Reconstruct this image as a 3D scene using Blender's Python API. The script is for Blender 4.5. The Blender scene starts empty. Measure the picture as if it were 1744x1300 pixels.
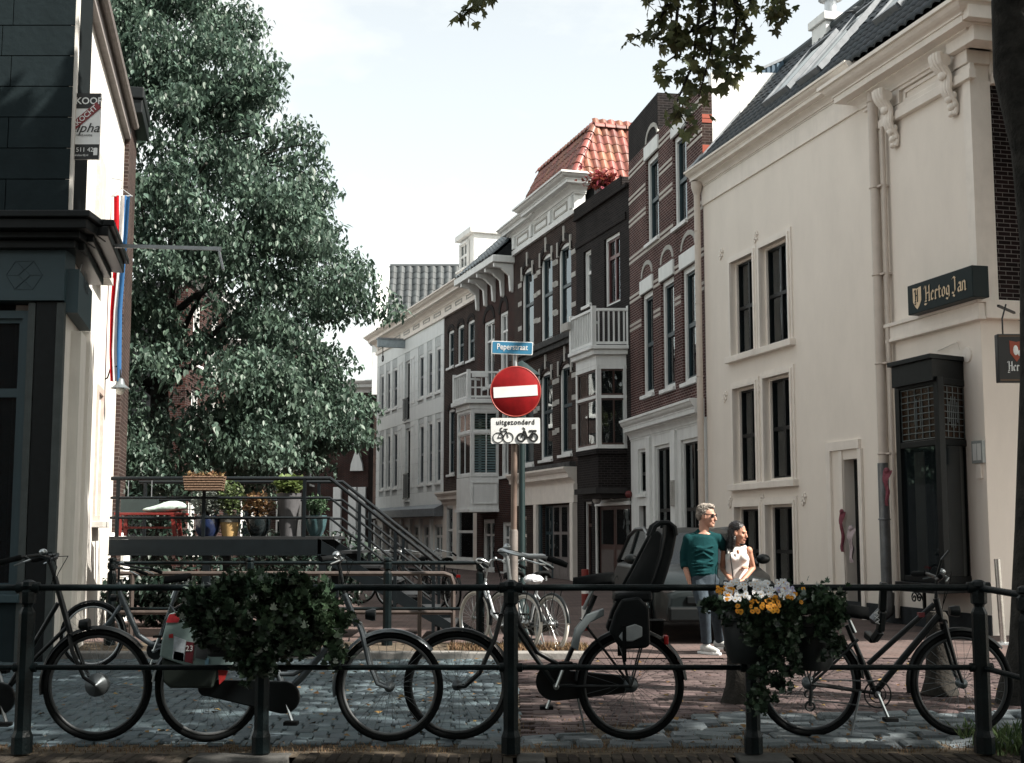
import bpy, bmesh, math, random
import numpy as np
from mathutils import Vector, Matrix
random.seed(7); rng = np.random.default_rng(7)
S = bpy.context.scene
COL = S.collection
rad = math.radians
# ------------------------------------------------------------------ camera
FPX, CX, CY, HOR, CH = 2250.0, 872.0, 650.0, 905.0, 1.36
PITCH = math.atan((HOR - CY) / FPX)
cd = bpy.data.cameras.new('camera'); cam = bpy.data.objects.new('camera', cd); COL.objects.link(cam)
cam.location = (0, 0, CH); cam.rotation_euler = (math.pi / 2 + PITCH, 0, 0)
cd.sensor_width = 36; cd.lens = 36 * FPX / 1744; cd.clip_start = 0.05; cd.clip_end = 2000
S.camera = cam
# ------------------------------------------------------------------ light
SUN = Vector((0.64, -0.27, 0.72)).normalized()
w = bpy.data.worlds.new('World'); S.world = w; w.use_nodes = True
nt = w.node_tree; bg = nt.nodes['Background']
sky = nt.nodes.new('ShaderNodeTexSky'); sky.sky_type = 'NISHITA'; sky.sun_disc = False
sky.sun_elevation = math.asin(SUN.z); sky.sun_rotation = math.atan2(SUN.x, SUN.y)
sky.altitude = 0; sky.air_density = 1.0; sky.dust_density = 2.0; sky.ozone_density = 1.0
tc = nt.nodes.new('ShaderNodeTexCoord'); mp = nt.nodes.new('ShaderNodeMapping'); mp.inputs['Scale'].default_value = (1, 1, 2.2)
mp.inputs['Location'].default_value = (4.1, 1.9, 0.1)
nz = nt.nodes.new('ShaderNodeTexNoise'); nz.inputs['Scale'].default_value = 2.6; nz.inputs['Detail'].default_value = 7; nz.inputs['Roughness'].default_value = 0.55
cr = nt.nodes.new('ShaderNodeValToRGB'); cr.color_ramp.elements[0].position = 0.44; cr.color_ramp.elements[1].position = 0.64; cr.color_ramp.elements[0].color = (.26, .26, .26, 1)
mx = nt.nodes.new('ShaderNodeMix'); mx.data_type = 'RGBA'
hs = nt.nodes.new('ShaderNodeHueSaturation'); hs.inputs['Saturation'].default_value = 0.5
nt.links.new(tc.outputs['Generated'], mp.inputs['Vector']); nt.links.new(mp.outputs[0], nz.inputs['Vector'])
nt.links.new(nz.outputs['Fac'], cr.inputs[0]); nt.links.new(sky.outputs[0], hs.inputs['Color'])
cmul = nt.nodes.new('ShaderNodeMath'); cmul.operation = 'MULTIPLY'; cmul.inputs[1].default_value = 0.8
nt.links.new(cr.outputs[0], cmul.inputs[0])
nt.links.new(cmul.outputs[0], mx.inputs['Factor']); nt.links.new(hs.outputs[0], mx.inputs[6])
mx.inputs[7].default_value = (4.7, 4.75, 4.7, 1)
mt_ = nt.nodes.new('ShaderNodeMix'); mt_.data_type = 'RGBA'; mt_.blend_type = 'MULTIPLY'; mt_.inputs['Factor'].default_value = 1.0; mt_.inputs[7].default_value = (1.0, 0.985, 0.895, 1)
nt.links.new(mx.outputs[2], mt_.inputs[6]); nt.links.new(mt_.outputs[2], bg.inputs['Color']); bg.inputs['Strength'].default_value = 0.122
sd = bpy.data.lights.new('sun', 'SUN'); sd.energy = 5.0; sd.angle = rad(0.55); sd.color = (1.0, 0.93, 0.84)
so = bpy.data.objects.new('sun', sd); COL.objects.link(so)
so.rotation_euler = (-SUN).to_track_quat('-Z', 'Y').to_euler(); so.location = (20, -10, 30)
S.view_settings.view_transform = 'Standard'; S.view_settings.look = 'None'; S.view_settings.gamma = 1
S.view_settings.exposure = 1.28; S.view_settings.use_curve_mapping = False
cy = S.cycles; cy.max_bounces = 6; cy.diffuse_bounces = 3; cy.glossy_bounces = 3; cy.transmission_bounces = 3; cy.transparent_max_bounces = 6; cy.caustics_reflective = False; cy.caustics_refractive = False
# ------------------------------------------------------------------ pixel <-> place
CT, ST = math.cos(PITCH), math.sin(PITCH)
def ray(px, py):
    a = (px - CX) / FPX; b = (CY - py) / FPX
    return Vector((a, CT - b * ST, ST + b * CT))
def at(px, py, Y):
    r = ray(px, py); return Vector((0, 0, CH)) + r * (Y / r.y)
def gnd(px, py, z=0.0):
    r = ray(px, py); return Vector((0, 0, CH)) + r * ((z - CH) / r.z)
def corner(px, k): return Vector(((px - CX) / k, 1.0064 * FPX / k))
SZ = -0.10                                # street level beyond the bridge
# ------------------------------------------------------------------ materials
MATS = {}
def mat(name, col, rough=0.6, metal=0.0, var=0.18, scale=6.0, bump=0.0, rand=0.0, island=0.0, trans=0.0, spec=None, stretch=None, col2=None, coat=0.0, stain=0.0, sstr=(2.2, 2.2, 0.22)):
    if name in MATS: return MATS[name]
    m = bpy.data.materials.new(name); m.use_nodes = True; n = m.node_tree; b = n.nodes['Principled BSDF']
    L = n.links.new
    b.inputs['Roughness'].default_value = rough; b.inputs['Metallic'].default_value = metal
    b.inputs['Specular IOR Level'].default_value = spec if spec is not None else (0.12 if rough >= 0.8 else 0.3 if rough >= 0.6 else 0.5)
    if coat: b.inputs['Coat Weight'].default_value = coat; b.inputs['Coat Roughness'].default_value = 0.08
    c = (*col, 1) if len(col) == 3 else col
    tcn = n.nodes.new('ShaderNodeTexCoord'); no = n.nodes.new('ShaderNodeTexNoise')
    no.inputs['Scale'].default_value = scale; no.inputs['Detail'].default_value = 5; no.inputs['Roughness'].default_value = 0.65
    vec = tcn.outputs['Object']
    if stretch:
        mm = n.nodes.new('ShaderNodeMapping'); mm.inputs['Scale'].default_value = stretch; L(vec, mm.inputs['Vector']); vec = mm.outputs[0]
    L(vec, no.inputs['Vector'])
    rp = n.nodes.new('ShaderNodeValToRGB'); rp.color_ramp.elements[0].position = 0.3; rp.color_ramp.elements[1].position = 0.72
    lo = tuple(x * (1 - var) for x in c[:3]) + (1,); hi = (tuple(min(1, x * (1 + var)) for x in c[:3]) if col2 is None else col2) + (1,)
    rp.color_ramp.elements[0].color = lo; rp.color_ramp.elements[1].color = hi
    L(no.outputs['Fac'], rp.inputs[0]); out = rp.outputs[0]
    if rand or island:
        if rand: src = n.nodes.new('ShaderNodeObjectInfo').outputs['Random']; amt = rand
        else: src = n.nodes.new('ShaderNodeNewGeometry').outputs['Random Per Island']; amt = island
        mr = n.nodes.new('ShaderNodeMapRange'); mr.inputs[3].default_value = 1 - amt; mr.inputs[4].default_value = 1 + amt; L(src, mr.inputs[0])
        hv = n.nodes.new('ShaderNodeHueSaturation'); L(mr.outputs[0], hv.inputs['Value']); L(out, hv.inputs['Color'])
        mr2 = n.nodes.new('ShaderNodeMapRange'); mr2.inputs[3].default_value = 0.5 - amt * 0.05; mr2.inputs[4].default_value = 0.5 + amt * 0.04
        fr = n.nodes.new('ShaderNodeMath'); fr.operation = 'FRACT'; ml = n.nodes.new('ShaderNodeMath'); ml.operation = 'MULTIPLY'; ml.inputs[1].default_value = 7.31
        L(src, ml.inputs[0]); L(ml.outputs[0], fr.inputs[0]); L(fr.outputs[0], mr2.inputs[0]); L(mr2.outputs[0], hv.inputs['Hue']); out = hv.outputs[0]
    if stain:                                         # rain streaks, grime and faded patches
        sm_ = n.nodes.new('ShaderNodeMapping'); sm_.inputs['Scale'].default_value = sstr; L(tcn.outputs['Object'], sm_.inputs['Vector'])
        sn_ = n.nodes.new('ShaderNodeTexNoise'); sn_.inputs['Scale'].default_value = 1.6; sn_.inputs['Detail'].default_value = 8; sn_.inputs['Roughness'].default_value = 0.7; L(sm_.outputs[0], sn_.inputs['Vector'])
        sr = n.nodes.new('ShaderNodeMapRange'); sr.inputs[1].default_value = 0.46; sr.inputs[2].default_value = 0.78; sr.inputs[3].default_value = 1.0; sr.inputs[4].default_value = 1 - stain; L(sn_.outputs['Fac'], sr.inputs[0])
        sv = n.nodes.new('ShaderNodeHueSaturation'); L(sr.outputs[0], sv.inputs['Value']); L(out, sv.inputs['Color']); out = sv.outputs[0]
    L(out, b.inputs['Base Color'])
    if bump:
        bp = n.nodes.new('ShaderNodeBump'); bp.inputs['Strength'].default_value = bump; bp.inputs['Distance'].default_value = 0.02
        n2 = n.nodes.new('ShaderNodeTexNoise'); n2.inputs['Scale'].default_value = scale * 5; n2.inputs['Detail'].default_value = 4; L(vec, n2.inputs['Vector'])
        L(n2.outputs['Fac'], bp.inputs['Height']); L(bp.outputs[0], b.inputs['Normal'])
    if trans:
        tr = n.nodes.new('ShaderNodeBsdfTranslucent'); ms = n.nodes.new('ShaderNodeMixShader'); ms.inputs[0].default_value = trans
        L(out, tr.inputs['Color']); L(b.outputs[0], ms.inputs[1]); L(tr.outputs[0], ms.inputs[2]); L(ms.outputs[0], n.nodes['Material Output'].inputs[0])
    MATS[name] = m; return m
def brickmat(name, c1, c2, mortar, bw=0.21, bh=0.065, ms=0.009, rough=0.85, sc=1.0, flat=False):
    if name in MATS: return MATS[name]
    m = bpy.data.materials.new(name); m.use_nodes = True; n = m.node_tree; b = n.nodes['Principled BSDF']; L = n.links.new
    tcn = n.nodes.new('ShaderNodeTexCoord'); sp = n.nodes.new('ShaderNodeSeparateXYZ'); cb = n.nodes.new('ShaderNodeCombineXYZ'); ad = n.nodes.new('ShaderNodeMath')
    L(tcn.outputs['Object'], sp.inputs[0]); L(sp.outputs[0], ad.inputs[0]); L(sp.outputs[1], ad.inputs[1]); L(sp.outputs[0] if flat else ad.outputs[0], cb.inputs[0]); L(sp.outputs[1 if flat else 2], cb.inputs[1])
    bt = n.nodes.new('ShaderNodeTexBrick'); L(cb.outputs[0], bt.inputs['Vector'])
    bt.inputs['Scale'].default_value = sc; bt.inputs['Brick Width'].default_value = bw; bt.inputs['Row Height'].default_value = bh
    bt.inputs['Mortar Size'].default_value = ms; bt.inputs['Mortar Smooth'].default_value = 0.2; bt.inputs['Bias'].default_value = -0.1
    bt.inputs['Color1'].default_value = (*c1, 1); bt.inputs['Color2'].default_value = (*c2, 1); bt.inputs['Mortar'].default_value = (*mortar, 1)
    no = n.nodes.new('ShaderNodeTexNoise'); no.inputs['Scale'].default_value = 1.3; no.inputs['Detail'].default_value = 6; L(tcn.outputs['Object'], no.inputs['Vector'])
    mr = n.nodes.new('ShaderNodeMapRange'); mr.inputs[1].default_value = 0.3; mr.inputs[2].default_value = 0.7; mr.inputs[3].default_value = 0.72; mr.inputs[4].default_value = 1.25; L(no.outputs['Fac'], mr.inputs[0])
    hv = n.nodes.new('ShaderNodeHueSaturation'); L(mr.outputs[0], hv.inputs['Value']); L(bt.outputs[0], hv.inputs['Color']); L(hv.outputs[0], b.inputs['Base Color'])
    bp = n.nodes.new('ShaderNodeBump'); bp.inputs['Strength'].default_value = 0.6; bp.inputs['Distance'].default_value = 0.01; bp.invert = True
    L(bt.outputs['Fac'], bp.inputs['Height']); L(bp.outputs[0], b.inputs['Normal']); b.inputs['Roughness'].default_value = rough; b.inputs['Specular IOR Level'].default_value = 0.12
    MATS[name] = m; return m
def glassmat(name, tint=(0.02, 0.03, 0.035), clear=0.82):
    if name in MATS: return MATS[name]
    m = bpy.data.materials.new(name); m.use_nodes = True; n = m.node_tree; n.nodes.clear(); L = n.links.new
    o = n.nodes.new('ShaderNodeOutputMaterial'); t = n.nodes.new('ShaderNodeBsdfTransparent'); t.inputs[0].default_value = (0.75, 0.8, 0.8, 1)
    d = n.nodes.new('ShaderNodeBsdfDiffuse'); d.inputs[0].default_value = (*tint, 1)
    g = n.nodes.new('ShaderNodeBsdfGlossy'); g.inputs['Roughness'].default_value = 0.02; g.inputs[0].default_value = (0.9, 0.95, 0.97, 1)
    no = n.nodes.new('ShaderNodeTexNoise'); no.inputs['Scale'].default_value = 1.2; bp = n.nodes.new('ShaderNodeBump'); bp.inputs['Strength'].default_value = 0.12; bp.inputs['Distance'].default_value = 0.03
    L(no.outputs['Fac'], bp.inputs['Height']); L(bp.outputs[0], g.inputs['Normal'])
    f = n.nodes.new('ShaderNodeFresnel'); f.inputs[0].default_value = 1.85
    m1 = n.nodes.new('ShaderNodeMixShader'); m1.inputs[0].default_value = clear; L(d.outputs[0], m1.inputs[1]); L(t.outputs[0], m1.inputs[2])
    m2 = n.nodes.new('ShaderNodeMixShader'); L(f.outputs[0], m2.inputs[0]); L(m1.outputs[0], m2.inputs[1]); L(g.outputs[0], m2.inputs[2]); L(m2.outputs[0], o.inputs[0])
    MATS[name] = m; return m
# ------------------------------------------------------------------ mesh building
class MB:
    def __init__(s): s.v = []; s.f = []
    def add(s, vs, fs):
        o = len(s.v); s.v += [tuple(v) for v in vs]; s.f += [tuple(i + o for i in f) for f in fs]; return s
    def box(s, x0, x1, y0, y1, z0, z1):
        x0, x1 = min(x0, x1), max(x0, x1); y0, y1 = min(y0, y1), max(y0, y1); z0, z1 = min(z0, z1), max(z0, z1)
        return s.add([(x0,y0,z0),(x1,y0,z0),(x1,y1,z0),(x0,y1,z0),(x0,y0,z1),(x1,y0,z1),(x1,y1,z1),(x0,y1,z1)],
                     [(0,3,2,1),(4,5,6,7),(0,1,5,4),(1,2,6,5),(2,3,7,6),(3,0,4,7)])
    def hexa(s, p): return s.add(p, [(0,3,2,1),(4,5,6,7),(0,1,5,4),(1,2,6,5),(2,3,7,6),(3,0,4,7)])
    def bar(s, a, b, wx, wz, up=(0,0,1)):            # a rectangular bar from a to b
        a, b = Vector(a), Vector(b); t = (b - a).normalized(); u = Vector(up)
        if abs(t.dot(u)) > 0.97: u = Vector((0, 1, 0))
        r = t.cross(u).normalized() * wx / 2; q = r.cross(t).normalized() * wz / 2
        return s.hexa([a - r - q, a + r - q, a + r + q, a - r + q, b - r - q, b + r - q, b + r + q, b - r + q])
    def tube(s, pts, r, n=8, cap=True, closed=False, flat=1.0):
        pts = [Vector(p) for p in pts]; m = len(pts); rr = r if hasattr(r, '__len__') else [r] * m
        o = len(s.v); ref = None
        for i, p in enumerate(pts):
            if closed: t = pts[(i + 1) % m] - pts[i - 1]
            else: t = pts[min(i + 1, m - 1)] - pts[max(i - 1, 0)]
            t = t.normalized() if t.length > 1e-9 else Vector((0, 0, 1))
            if ref is None:
                ref = Vector((0, 1, 0)) if abs(t.y) < 0.9 else Vector((1, 0, 0))
            u = (ref - t * ref.dot(t)); u = u.normalized() if u.length > 1e-6 else t.orthogonal().normalized(); ref = u
            vv = t.cross(u)
            for j in range(n):
                a = 2 * math.pi * j / n; s.v.append(tuple(p + u * (math.cos(a) * rr[i]) + vv * (math.sin(a) * rr[i] * flat)))
        for i in range(m if closed else m - 1):
            i2 = (i + 1) % m
            for j in range(n):
                j2 = (j + 1) % n; s.f.append((o + i * n + j, o + i * n + j2, o + i2 * n + j2, o + i2 * n + j))
        if cap and not closed:
            s.f.append(tuple(o + j for j in range(n))[::-1]); s.f.append(tuple(o + (m - 1) * n + j for j in range(n)))
        return s
    def lathe(s, prof, c=(0, 0, 0), n=16, axis='z', a0=0, a1=2 * math.pi):
        o = len(s.v); full = abs(a1 - a0) > 6.28; nn = n if full else n + 1
        for r, h in prof:
            for j in range(nn):
                a = a0 + (a1 - a0) * j / n; p = (r * math.cos(a), r * math.sin(a), h)
                if axis == 'y': p = (p[0], p[2], p[1])
                elif axis == 'x': p = (p[2], p[0], p[1])
                s.v.append((p[0] + c[0], p[1] + c[1], p[2] + c[2]))
        for i in range(len(prof) - 1):
            for j in range(n):
                j2 = (j + 1) % nn; s.f.append((o + i * nn + j, o + i * nn + j2, o + (i + 1) * nn + j2, o + (i + 1) * nn + j))
        return s
    def ball(s, c, r, n=10, m=7):
        r = r if hasattr(r, '__len__') else (r, r, r); o = len(s.v)
        for i in range(m + 1):
            th = math.pi * i / m
            for j in range(n):
                a = 2 * math.pi * j / n; s.v.append((c[0] + r[0] * math.sin(th) * math.cos(a), c[1] + r[1] * math.sin(th) * math.sin(a), c[2] + r[2] * math.cos(th)))
        for i in range(m):
            for j in range(n):
                j2 = (j + 1) % n; s.f.append((o + i * n + j, o + (i + 1) * n + j, o + (i + 1) * n + j2, o + i * n + j2))
        return s
    def prism(s, poly, y0, y1, ax='xz'):              # outline in (x,z) [or other plane] pulled from y0 to y1
        n = len(poly); o = len(s.v)
        for y in (y0, y1):
            for a, b in poly: s.v.append((a, y, b) if ax == 'xz' else (y, a, b) if ax == 'yz' else (a, b, y))
        s.f.append(tuple(o + i for i in range(n))); s.f.append(tuple(o + n + i for i in range(n))[::-1])
        for i in range(n): j = (i + 1) % n; s.f.append((o + i, o + n + i, o + n + j, o + j))
        return s
    def torus(s, c, R, r, n=48, m=8, axis='y', flat=1.0):
        pts = []
        for i in range(n):
            a = 2 * math.pi * i / n; p = (R * math.cos(a), 0, R * math.sin(a)) if axis == 'y' else (R * math.cos(a), R * math.sin(a), 0) if axis == 'z' else (0, R * math.cos(a), R * math.sin(a))
            pts.append((c[0] + p[0], c[1] + p[1], c[2] + p[2]))
        return s.tube(pts, r, m, closed=True, flat=flat)
    def quad(s, a, b, c, d): return s.add([a, b, c, d], [(0, 1, 2, 3)])
    def mesh(s, name):
        me = bpy.data.meshes.new(name); me.from_pydata(s.v, [], s.f)
        bm = bmesh.new(); bm.from_mesh(me); bmesh.ops.recalc_face_normals(bm, faces=bm.faces); bm.to_mesh(me); bm.free()
        return me
    def obj(s, name, m, parent=None, smooth=False, bevel=0.0):
        return mkobj(name, s.mesh(name), m, parent, smooth, bevel)
def mkobj(name, me, m, parent=None, smooth=False, bevel=0.0):
    if m is not None and not me.materials: me.materials.append(m)
    if smooth:
        me.polygons.foreach_set('use_smooth', [True] * len(me.polygons))
        if smooth != 'all':
            try: me.set_sharp_from_angle(angle=rad(40))
            except Exception: pass
    o = bpy.data.objects.new(name, me); COL.objects.link(o)
    if parent is not None: o.parent = parent
    if bevel:
        b = o.modifiers.new('bevel', 'BEVEL'); b.width = bevel; b.segments = 2; b.limit_method = 'ANGLE'
    return o
def inst(name, me, parent, loc=(0,0,0), rot=(0,0,0), sc=(1,1,1)):
    o = bpy.data.objects.new(name, me); COL.objects.link(o); o.parent = parent; o.location = loc; o.rotation_euler = rot; o.scale = sc; return o
def tag(o, label, cat, group=None):
    o['label'] = label; o['category'] = cat
    if group: o['group'] = group
    return o
def thing(name, label, cat, loc=(0,0,0), rz=0, group=None):
    o = bpy.data.objects.new(name, None); COL.objects.link(o); o.empty_display_size = 0.2
    o.location = loc; o.rotation_euler = (0, 0, rz); return tag(o, label, cat, group)
def struct(o): o['kind'] = 'structure'; return o
def stuff(o): o['kind'] = 'stuff'; return o
def copy_tree(o, parent=None):
    c = o.copy(); COL.objects.link(c); c.parent = parent
    for ch in list(o.children): copy_tree(ch, c)
    return c
def scatter(name, tv, tf, pos, rot, sc, m, parent=None, smooth=False):
    # many small copies of one template as a single mesh
    tv = np.asarray(tv, float); tf = np.asarray(tf, int); N = len(pos)
    V = np.einsum('nij,kj->nki', rot, tv) * np.asarray(sc).reshape(N, 1, -1) + np.asarray(pos)[:, None, :]
    F = tf[None] + (np.arange(N) * len(tv))[:, None, None]
    k = tf.shape[1]; F = F.reshape(-1, k); V = V.reshape(-1, 3)
    me = bpy.data.meshes.new(name); me.vertices.add(len(V)); me.vertices.foreach_set('co', V.ravel())
    me.loops.add(F.size); me.loops.foreach_set('vertex_index', F.ravel())
    me.polygons.add(len(F)); me.polygons.foreach_set('loop_start', np.arange(len(F)) * k); me.polygons.foreach_set('loop_total', np.full(len(F), k))
    me.update(); me.validate()
    return mkobj(name, me, m, parent, smooth='all' if smooth else False)
def rots(z, tilt, roll):
    # matrices Rz(z) * Rx(tilt) * Ry(roll) for arrays of angles
    z, tilt, roll = map(np.asarray, (z, tilt, roll)); n = len(z); M = np.zeros((3, n, 3, 3))
    c, s = np.cos(z), np.sin(z); M[0,:,0,0] = c; M[0,:,0,1] = -s; M[0,:,1,0] = s; M[0,:,1,1] = c; M[0,:,2,2] = 1
    c, s = np.cos(tilt), np.sin(tilt); M[1,:,1,1] = c; M[1,:,1,2] = -s; M[1,:,2,1] = s; M[1,:,2,2] = c; M[1,:,0,0] = 1
    c, s = np.cos(roll), np.sin(roll); M[2,:,0,0] = c; M[2,:,0,2] = s; M[2,:,2,0] = -s; M[2,:,2,2] = c; M[2,:,1,1] = 1
    return M[0] @ M[1] @ M[2]
def text(body, size, m, name, parent, loc, rot, depth=0.002, sx=1.0, shear=0, align='CENTER', bold=0.0, sp=1.0):
    cu = bpy.data.curves.new(name, 'FONT'); cu.body = body; cu.size = size; cu.extrude = depth; cu.align_x = align; cu.align_y = 'CENTER'; cu.shear = shear; cu.offset = bold; cu.resolution_u = 3; cu.space_character = sp
    t = bpy.data.objects.new(name, cu); COL.objects.link(t); dg = bpy.context.evaluated_depsgraph_get()
    me = bpy.data.meshes.new_from_object(t.evaluated_get(dg)); bpy.data.objects.remove(t); bpy.data.curves.remove(cu); me.materials.clear()
    o = mkobj(name, me, m, parent); o.location = loc; o.rotation_euler = rot; o.scale = (sx, 1, 1); return o
# ------------------------------------------------------------------ common materials
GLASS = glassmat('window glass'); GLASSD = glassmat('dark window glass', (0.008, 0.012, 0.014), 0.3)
WHITE = mat('white paint', (0.76, 0.775, 0.765), 0.55, var=0.06, scale=3, bump=0.05, stain=0.18)
WHITEB = mat('cool white boarding', (0.77, 0.80, 0.795), 0.6, var=0.05, scale=2, bump=0.05, rand=0.03, stain=0.1)
CREAMT = mat('cream trim paint', (0.85, 0.79, 0.725), 0.6, var=0.06, scale=3, stain=0.1)
CREAM = mat('cream painted render', (0.85, 0.785, 0.715), 0.85, var=0.05, scale=0.9, bump=0.12, stretch=(1, 1, 0.5), stain=0.07, sstr=(0.7, 0.7, 0.25))
BLACKP = mat('black gloss paint', (0.006, 0.008, 0.009), 0.4, var=0.3, scale=10, spec=0.22)
TEALP = mat('petrol green paint', (0.02, 0.045, 0.055), 0.45, var=0.15)
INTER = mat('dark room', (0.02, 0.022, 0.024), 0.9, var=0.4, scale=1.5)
CURT = mat('net curtain', (0.72, 0.74, 0.73), 0.9, var=0.25, scale=9, stretch=(6, 1, 0.2))
BR_RED = brickmat('maroon brick', (0.044, 0.015, 0.014), (0.075, 0.025, 0.021), (0.24, 0.19, 0.18), ms=0.010)
BR_DARK = brickmat('dark brown brick', (0.026, 0.018, 0.016), (0.05, 0.031, 0.027), (0.085, 0.07, 0.064))
BR_BLACK = brickmat('sooty brick', (0.010, 0.0088, 0.009), (0.02, 0.016, 0.0155), (0.04, 0.036, 0.036))
BR_MIX = brickmat('red brown brick', (0.05, 0.018, 0.014), (0.027, 0.0155, 0.015), (0.08, 0.068, 0.064))
BR_END = brickmat('purple black brick', (0.012, 0.0085, 0.009), (0.024, 0.0145, 0.015), (0.17, 0.155, 0.15), ms=0.006)
STONE = mat('grey sandstone', (0.44, 0.43, 0.405), 0.8, var=0.15, scale=6, bump=0.2)
GRANITE = mat('granite sett', (0.10, 0.12, 0.13), 0.75, var=0.25, scale=25, bump=0.4, rand=0.25)
CLINK = mat('clinker paver', (0.085, 0.065, 0.063), 0.8, var=0.25, scale=20, bump=0.3, island=0.35, stain=0.5, sstr=(.8, .8, .8))
LEAD = mat('lead sheet', (0.20, 0.22, 0.24), 0.5, metal=0.3, var=0.2)
IRON = mat('painted iron railing', (0.003, 0.0065, 0.0075), 0.42, var=0.5, scale=14, bump=0.2, spec=0.16)
# ================================================================== ground, road, quay
def zr(Y): return 0.0 if Y <= 9.6 else SZ if Y >= 14.2 else SZ * (Y - 9.6) / 4.6
PAVE = brickmat('street clinker', (0.12, 0.085, 0.078), (0.095, 0.075, 0.072), (0.07, 0.06, 0.055), bw=0.21, bh=0.1, ms=0.008, flat=True)
SAND = mat('sandy joint soil', (0.075, 0.062, 0.05), 0.95, var=0.5, scale=14, bump=0.6, col2=(0.16, 0.13, 0.095))
struct(MB().box(-250, 250, 8.3, 700, -1.0, SZ - 0.03).obj('ground', SAND))
g = MB(); ys = [8.3, 9.6, 10.8, 12, 13.1, 14.2, 15.6]
for a, b in zip(ys, ys[1:]): g.quad((-40, a, zr(a) - 0.016), (40, a, zr(a) - 0.016), (40, b, zr(b) - 0.016), (-40, b, zr(b) - 0.016))
ROAD = struct(g.obj('bridge_road', SAND))
g = MB().quad((-40, 15.6, SZ), (60, 15.6, SZ), (60, 260, SZ), (-40, 260, SZ)); STREET = struct(g.obj('street', PAVE))
WATER = mat('canal water', (0.012, 0.02, 0.018), 0.08, var=0.3, scale=2, bump=0.15)
struct(MB().quad((-200, 1.6, -1.6), (200, 1.6, -1.6), (200, 8.3, -1.6), (-200, 8.3, -1.6)).obj('canal_water', WATER))
struct(MB().box(-200, 200, -120, 1.6, -3, -0.25).obj('near_quay', PAVE))
struct(MB().box(-200, 200, 8.16, 8.32, -3, -0.245).obj('quay_wall', BR_BLACK))
def stone_mesh(name, lx, ly, h, r, j, seed, m):
    q = random.Random(seed); b = MB(); c = [(-1, -1), (1, -1), (1, 1), (-1, 1)]
    base = [((x * lx / 2 + q.uniform(-j, j)), (y * ly / 2 + q.uniform(-j, j))) for x, y in c]
    lv = [(1, -h), (1, -r), (1 - 1.6 * r / min(lx, ly), 0)]
    vs = []
    for s_, z in lv:
        for x, y in base: vs.append((x * s_, y * s_, z + (q.uniform(-r, r) * 0.35 if z == 0 else 0)))
    fs = [(8, 9, 10, 11)] + [(i * 4 + k, i * 4 + (k + 1) % 4, (i + 1) * 4 + (k + 1) % 4, (i + 1) * 4 + k) for i in range(2) for k in range(4)]
    me = b.add(vs, fs).mesh(name); me.materials.append(m); return me
# grey interlocking pavers on the left of the road: columns running away, each shifted a little
PAVER = mat('grey concrete paver', (0.06, 0.085, 0.097), 0.7, var=0.22, scale=22, bump=0.35, rand=0.25)
PAVERI = mat('grey concrete paver far', (0.06, 0.084, 0.096), 0.7, var=0.22, scale=22, bump=0.35, island=0.25, stain=0.5, sstr=(.8, .8, .8))
pm = [stone_mesh('paver', 0.100, 0.196, 0.05, 0.007, 0.002, i, PAVER) for i in range(4)]
pl = []
for c in range(-64, 3):
    for r_ in range(34):
        y = 8.78 + 0.2 * r_ + (0.1 if c % 2 else 0); x = c * 0.106 - 0.12 * (y - 8.78) * 0.5 + (0.011 if r_ % 2 else -0.011)
        if y > 15.5 or x > 0.03 or x < -0.42 * y - 0.2: continue
        pl.append((x, y, random.uniform(-0.004, 0.004) + zr(y), random.uniform(-0.015, 0.015)))
pl.sort(key=lambda p: p[1]); near = pl[:280]; far = pl[280:]
for x, y, z, a in near: inst('paver', random.choice(pm), ROAD, (x, y, z), (random.uniform(-.012, .012), random.uniform(-.012, .012), a + 0.06))
def me_arrays(me):
    v = np.array([tuple(q.co) for q in me.vertices]); f = np.array([list(p.vertices) for p in me.polygons]); return v, f
v_, f_ = me_arrays(pm[0]); fa = np.array(far)
stuff(scatter('paver_field', v_, f_, fa[:, :3], rots(fa[:, 3] + 0.06, rng.uniform(-.012, .012, len(fa)), rng.uniform(-.012, .012, len(fa))), np.ones(len(fa)), PAVERI, ROAD))
# clinker bricks on the right of the road, courses across
bk = stone_mesh('clinker', 0.200, 0.098, 0.05, 0.006, 0.002, 9, CLINK); v_, f_ = me_arrays(bk); bl = []
def sett_front(x): return 9.05 if x < 0.3 else 9.05 + (x - 0.3) * 0.95 if x < 1.5 else 10.2 + 0.05 * x
for r_ in range(66):
    y = 8.9 + r_ * 0.104
    if y > 15.55: break
    for c in range(0, 46):
        x = 0.16 + c * 0.206 + (0.1 if r_ % 2 else 0)
        if x > 0.42 * y + 0.6 or y < sett_front(x) + 0.02: continue
        bl.append((x, y, zr(y) + random.uniform(-.005, .004)))
bl = np.array(bl); n_ = len(bl)
stuff(scatter('clinker_field', v_, f_, bl, rots(rng.uniform(-.03, .03, n_), rng.uniform(-.015, .015, n_), rng.uniform(-.015, .015, n_)), np.ones(n_), CLINK, ROAD))
# loose granite setts between the coping and the clinkers
gm = [stone_mesh('granite_sett', 0.21, 0.165, 0.07, 0.018, 0.014, 30 + i, GRANITE) for i in range(6)]
y = 8.72; row = 0
while y < 10.5:
    x = -0.25 + random.uniform(-.05, .05)
    while x < 4.6:
        wv = random.choice((0.85, 1.0, 1.0, 1.2))
        if y < sett_front(x) - 0.06:
            inst('granite_sett', random.choice(gm), ROAD, (x, y + random.uniform(-.012, .012) + 0.02 * math.sin(x * 2), 0.004 + random.uniform(-.012, .014)), (random.uniform(-.06, .06), random.uniform(-.06, .06), random.uniform(-.1, .1)), (wv, 1, 1))
        x += 0.225 * wv + 0.006
    y += 0.18; row += 1
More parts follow.
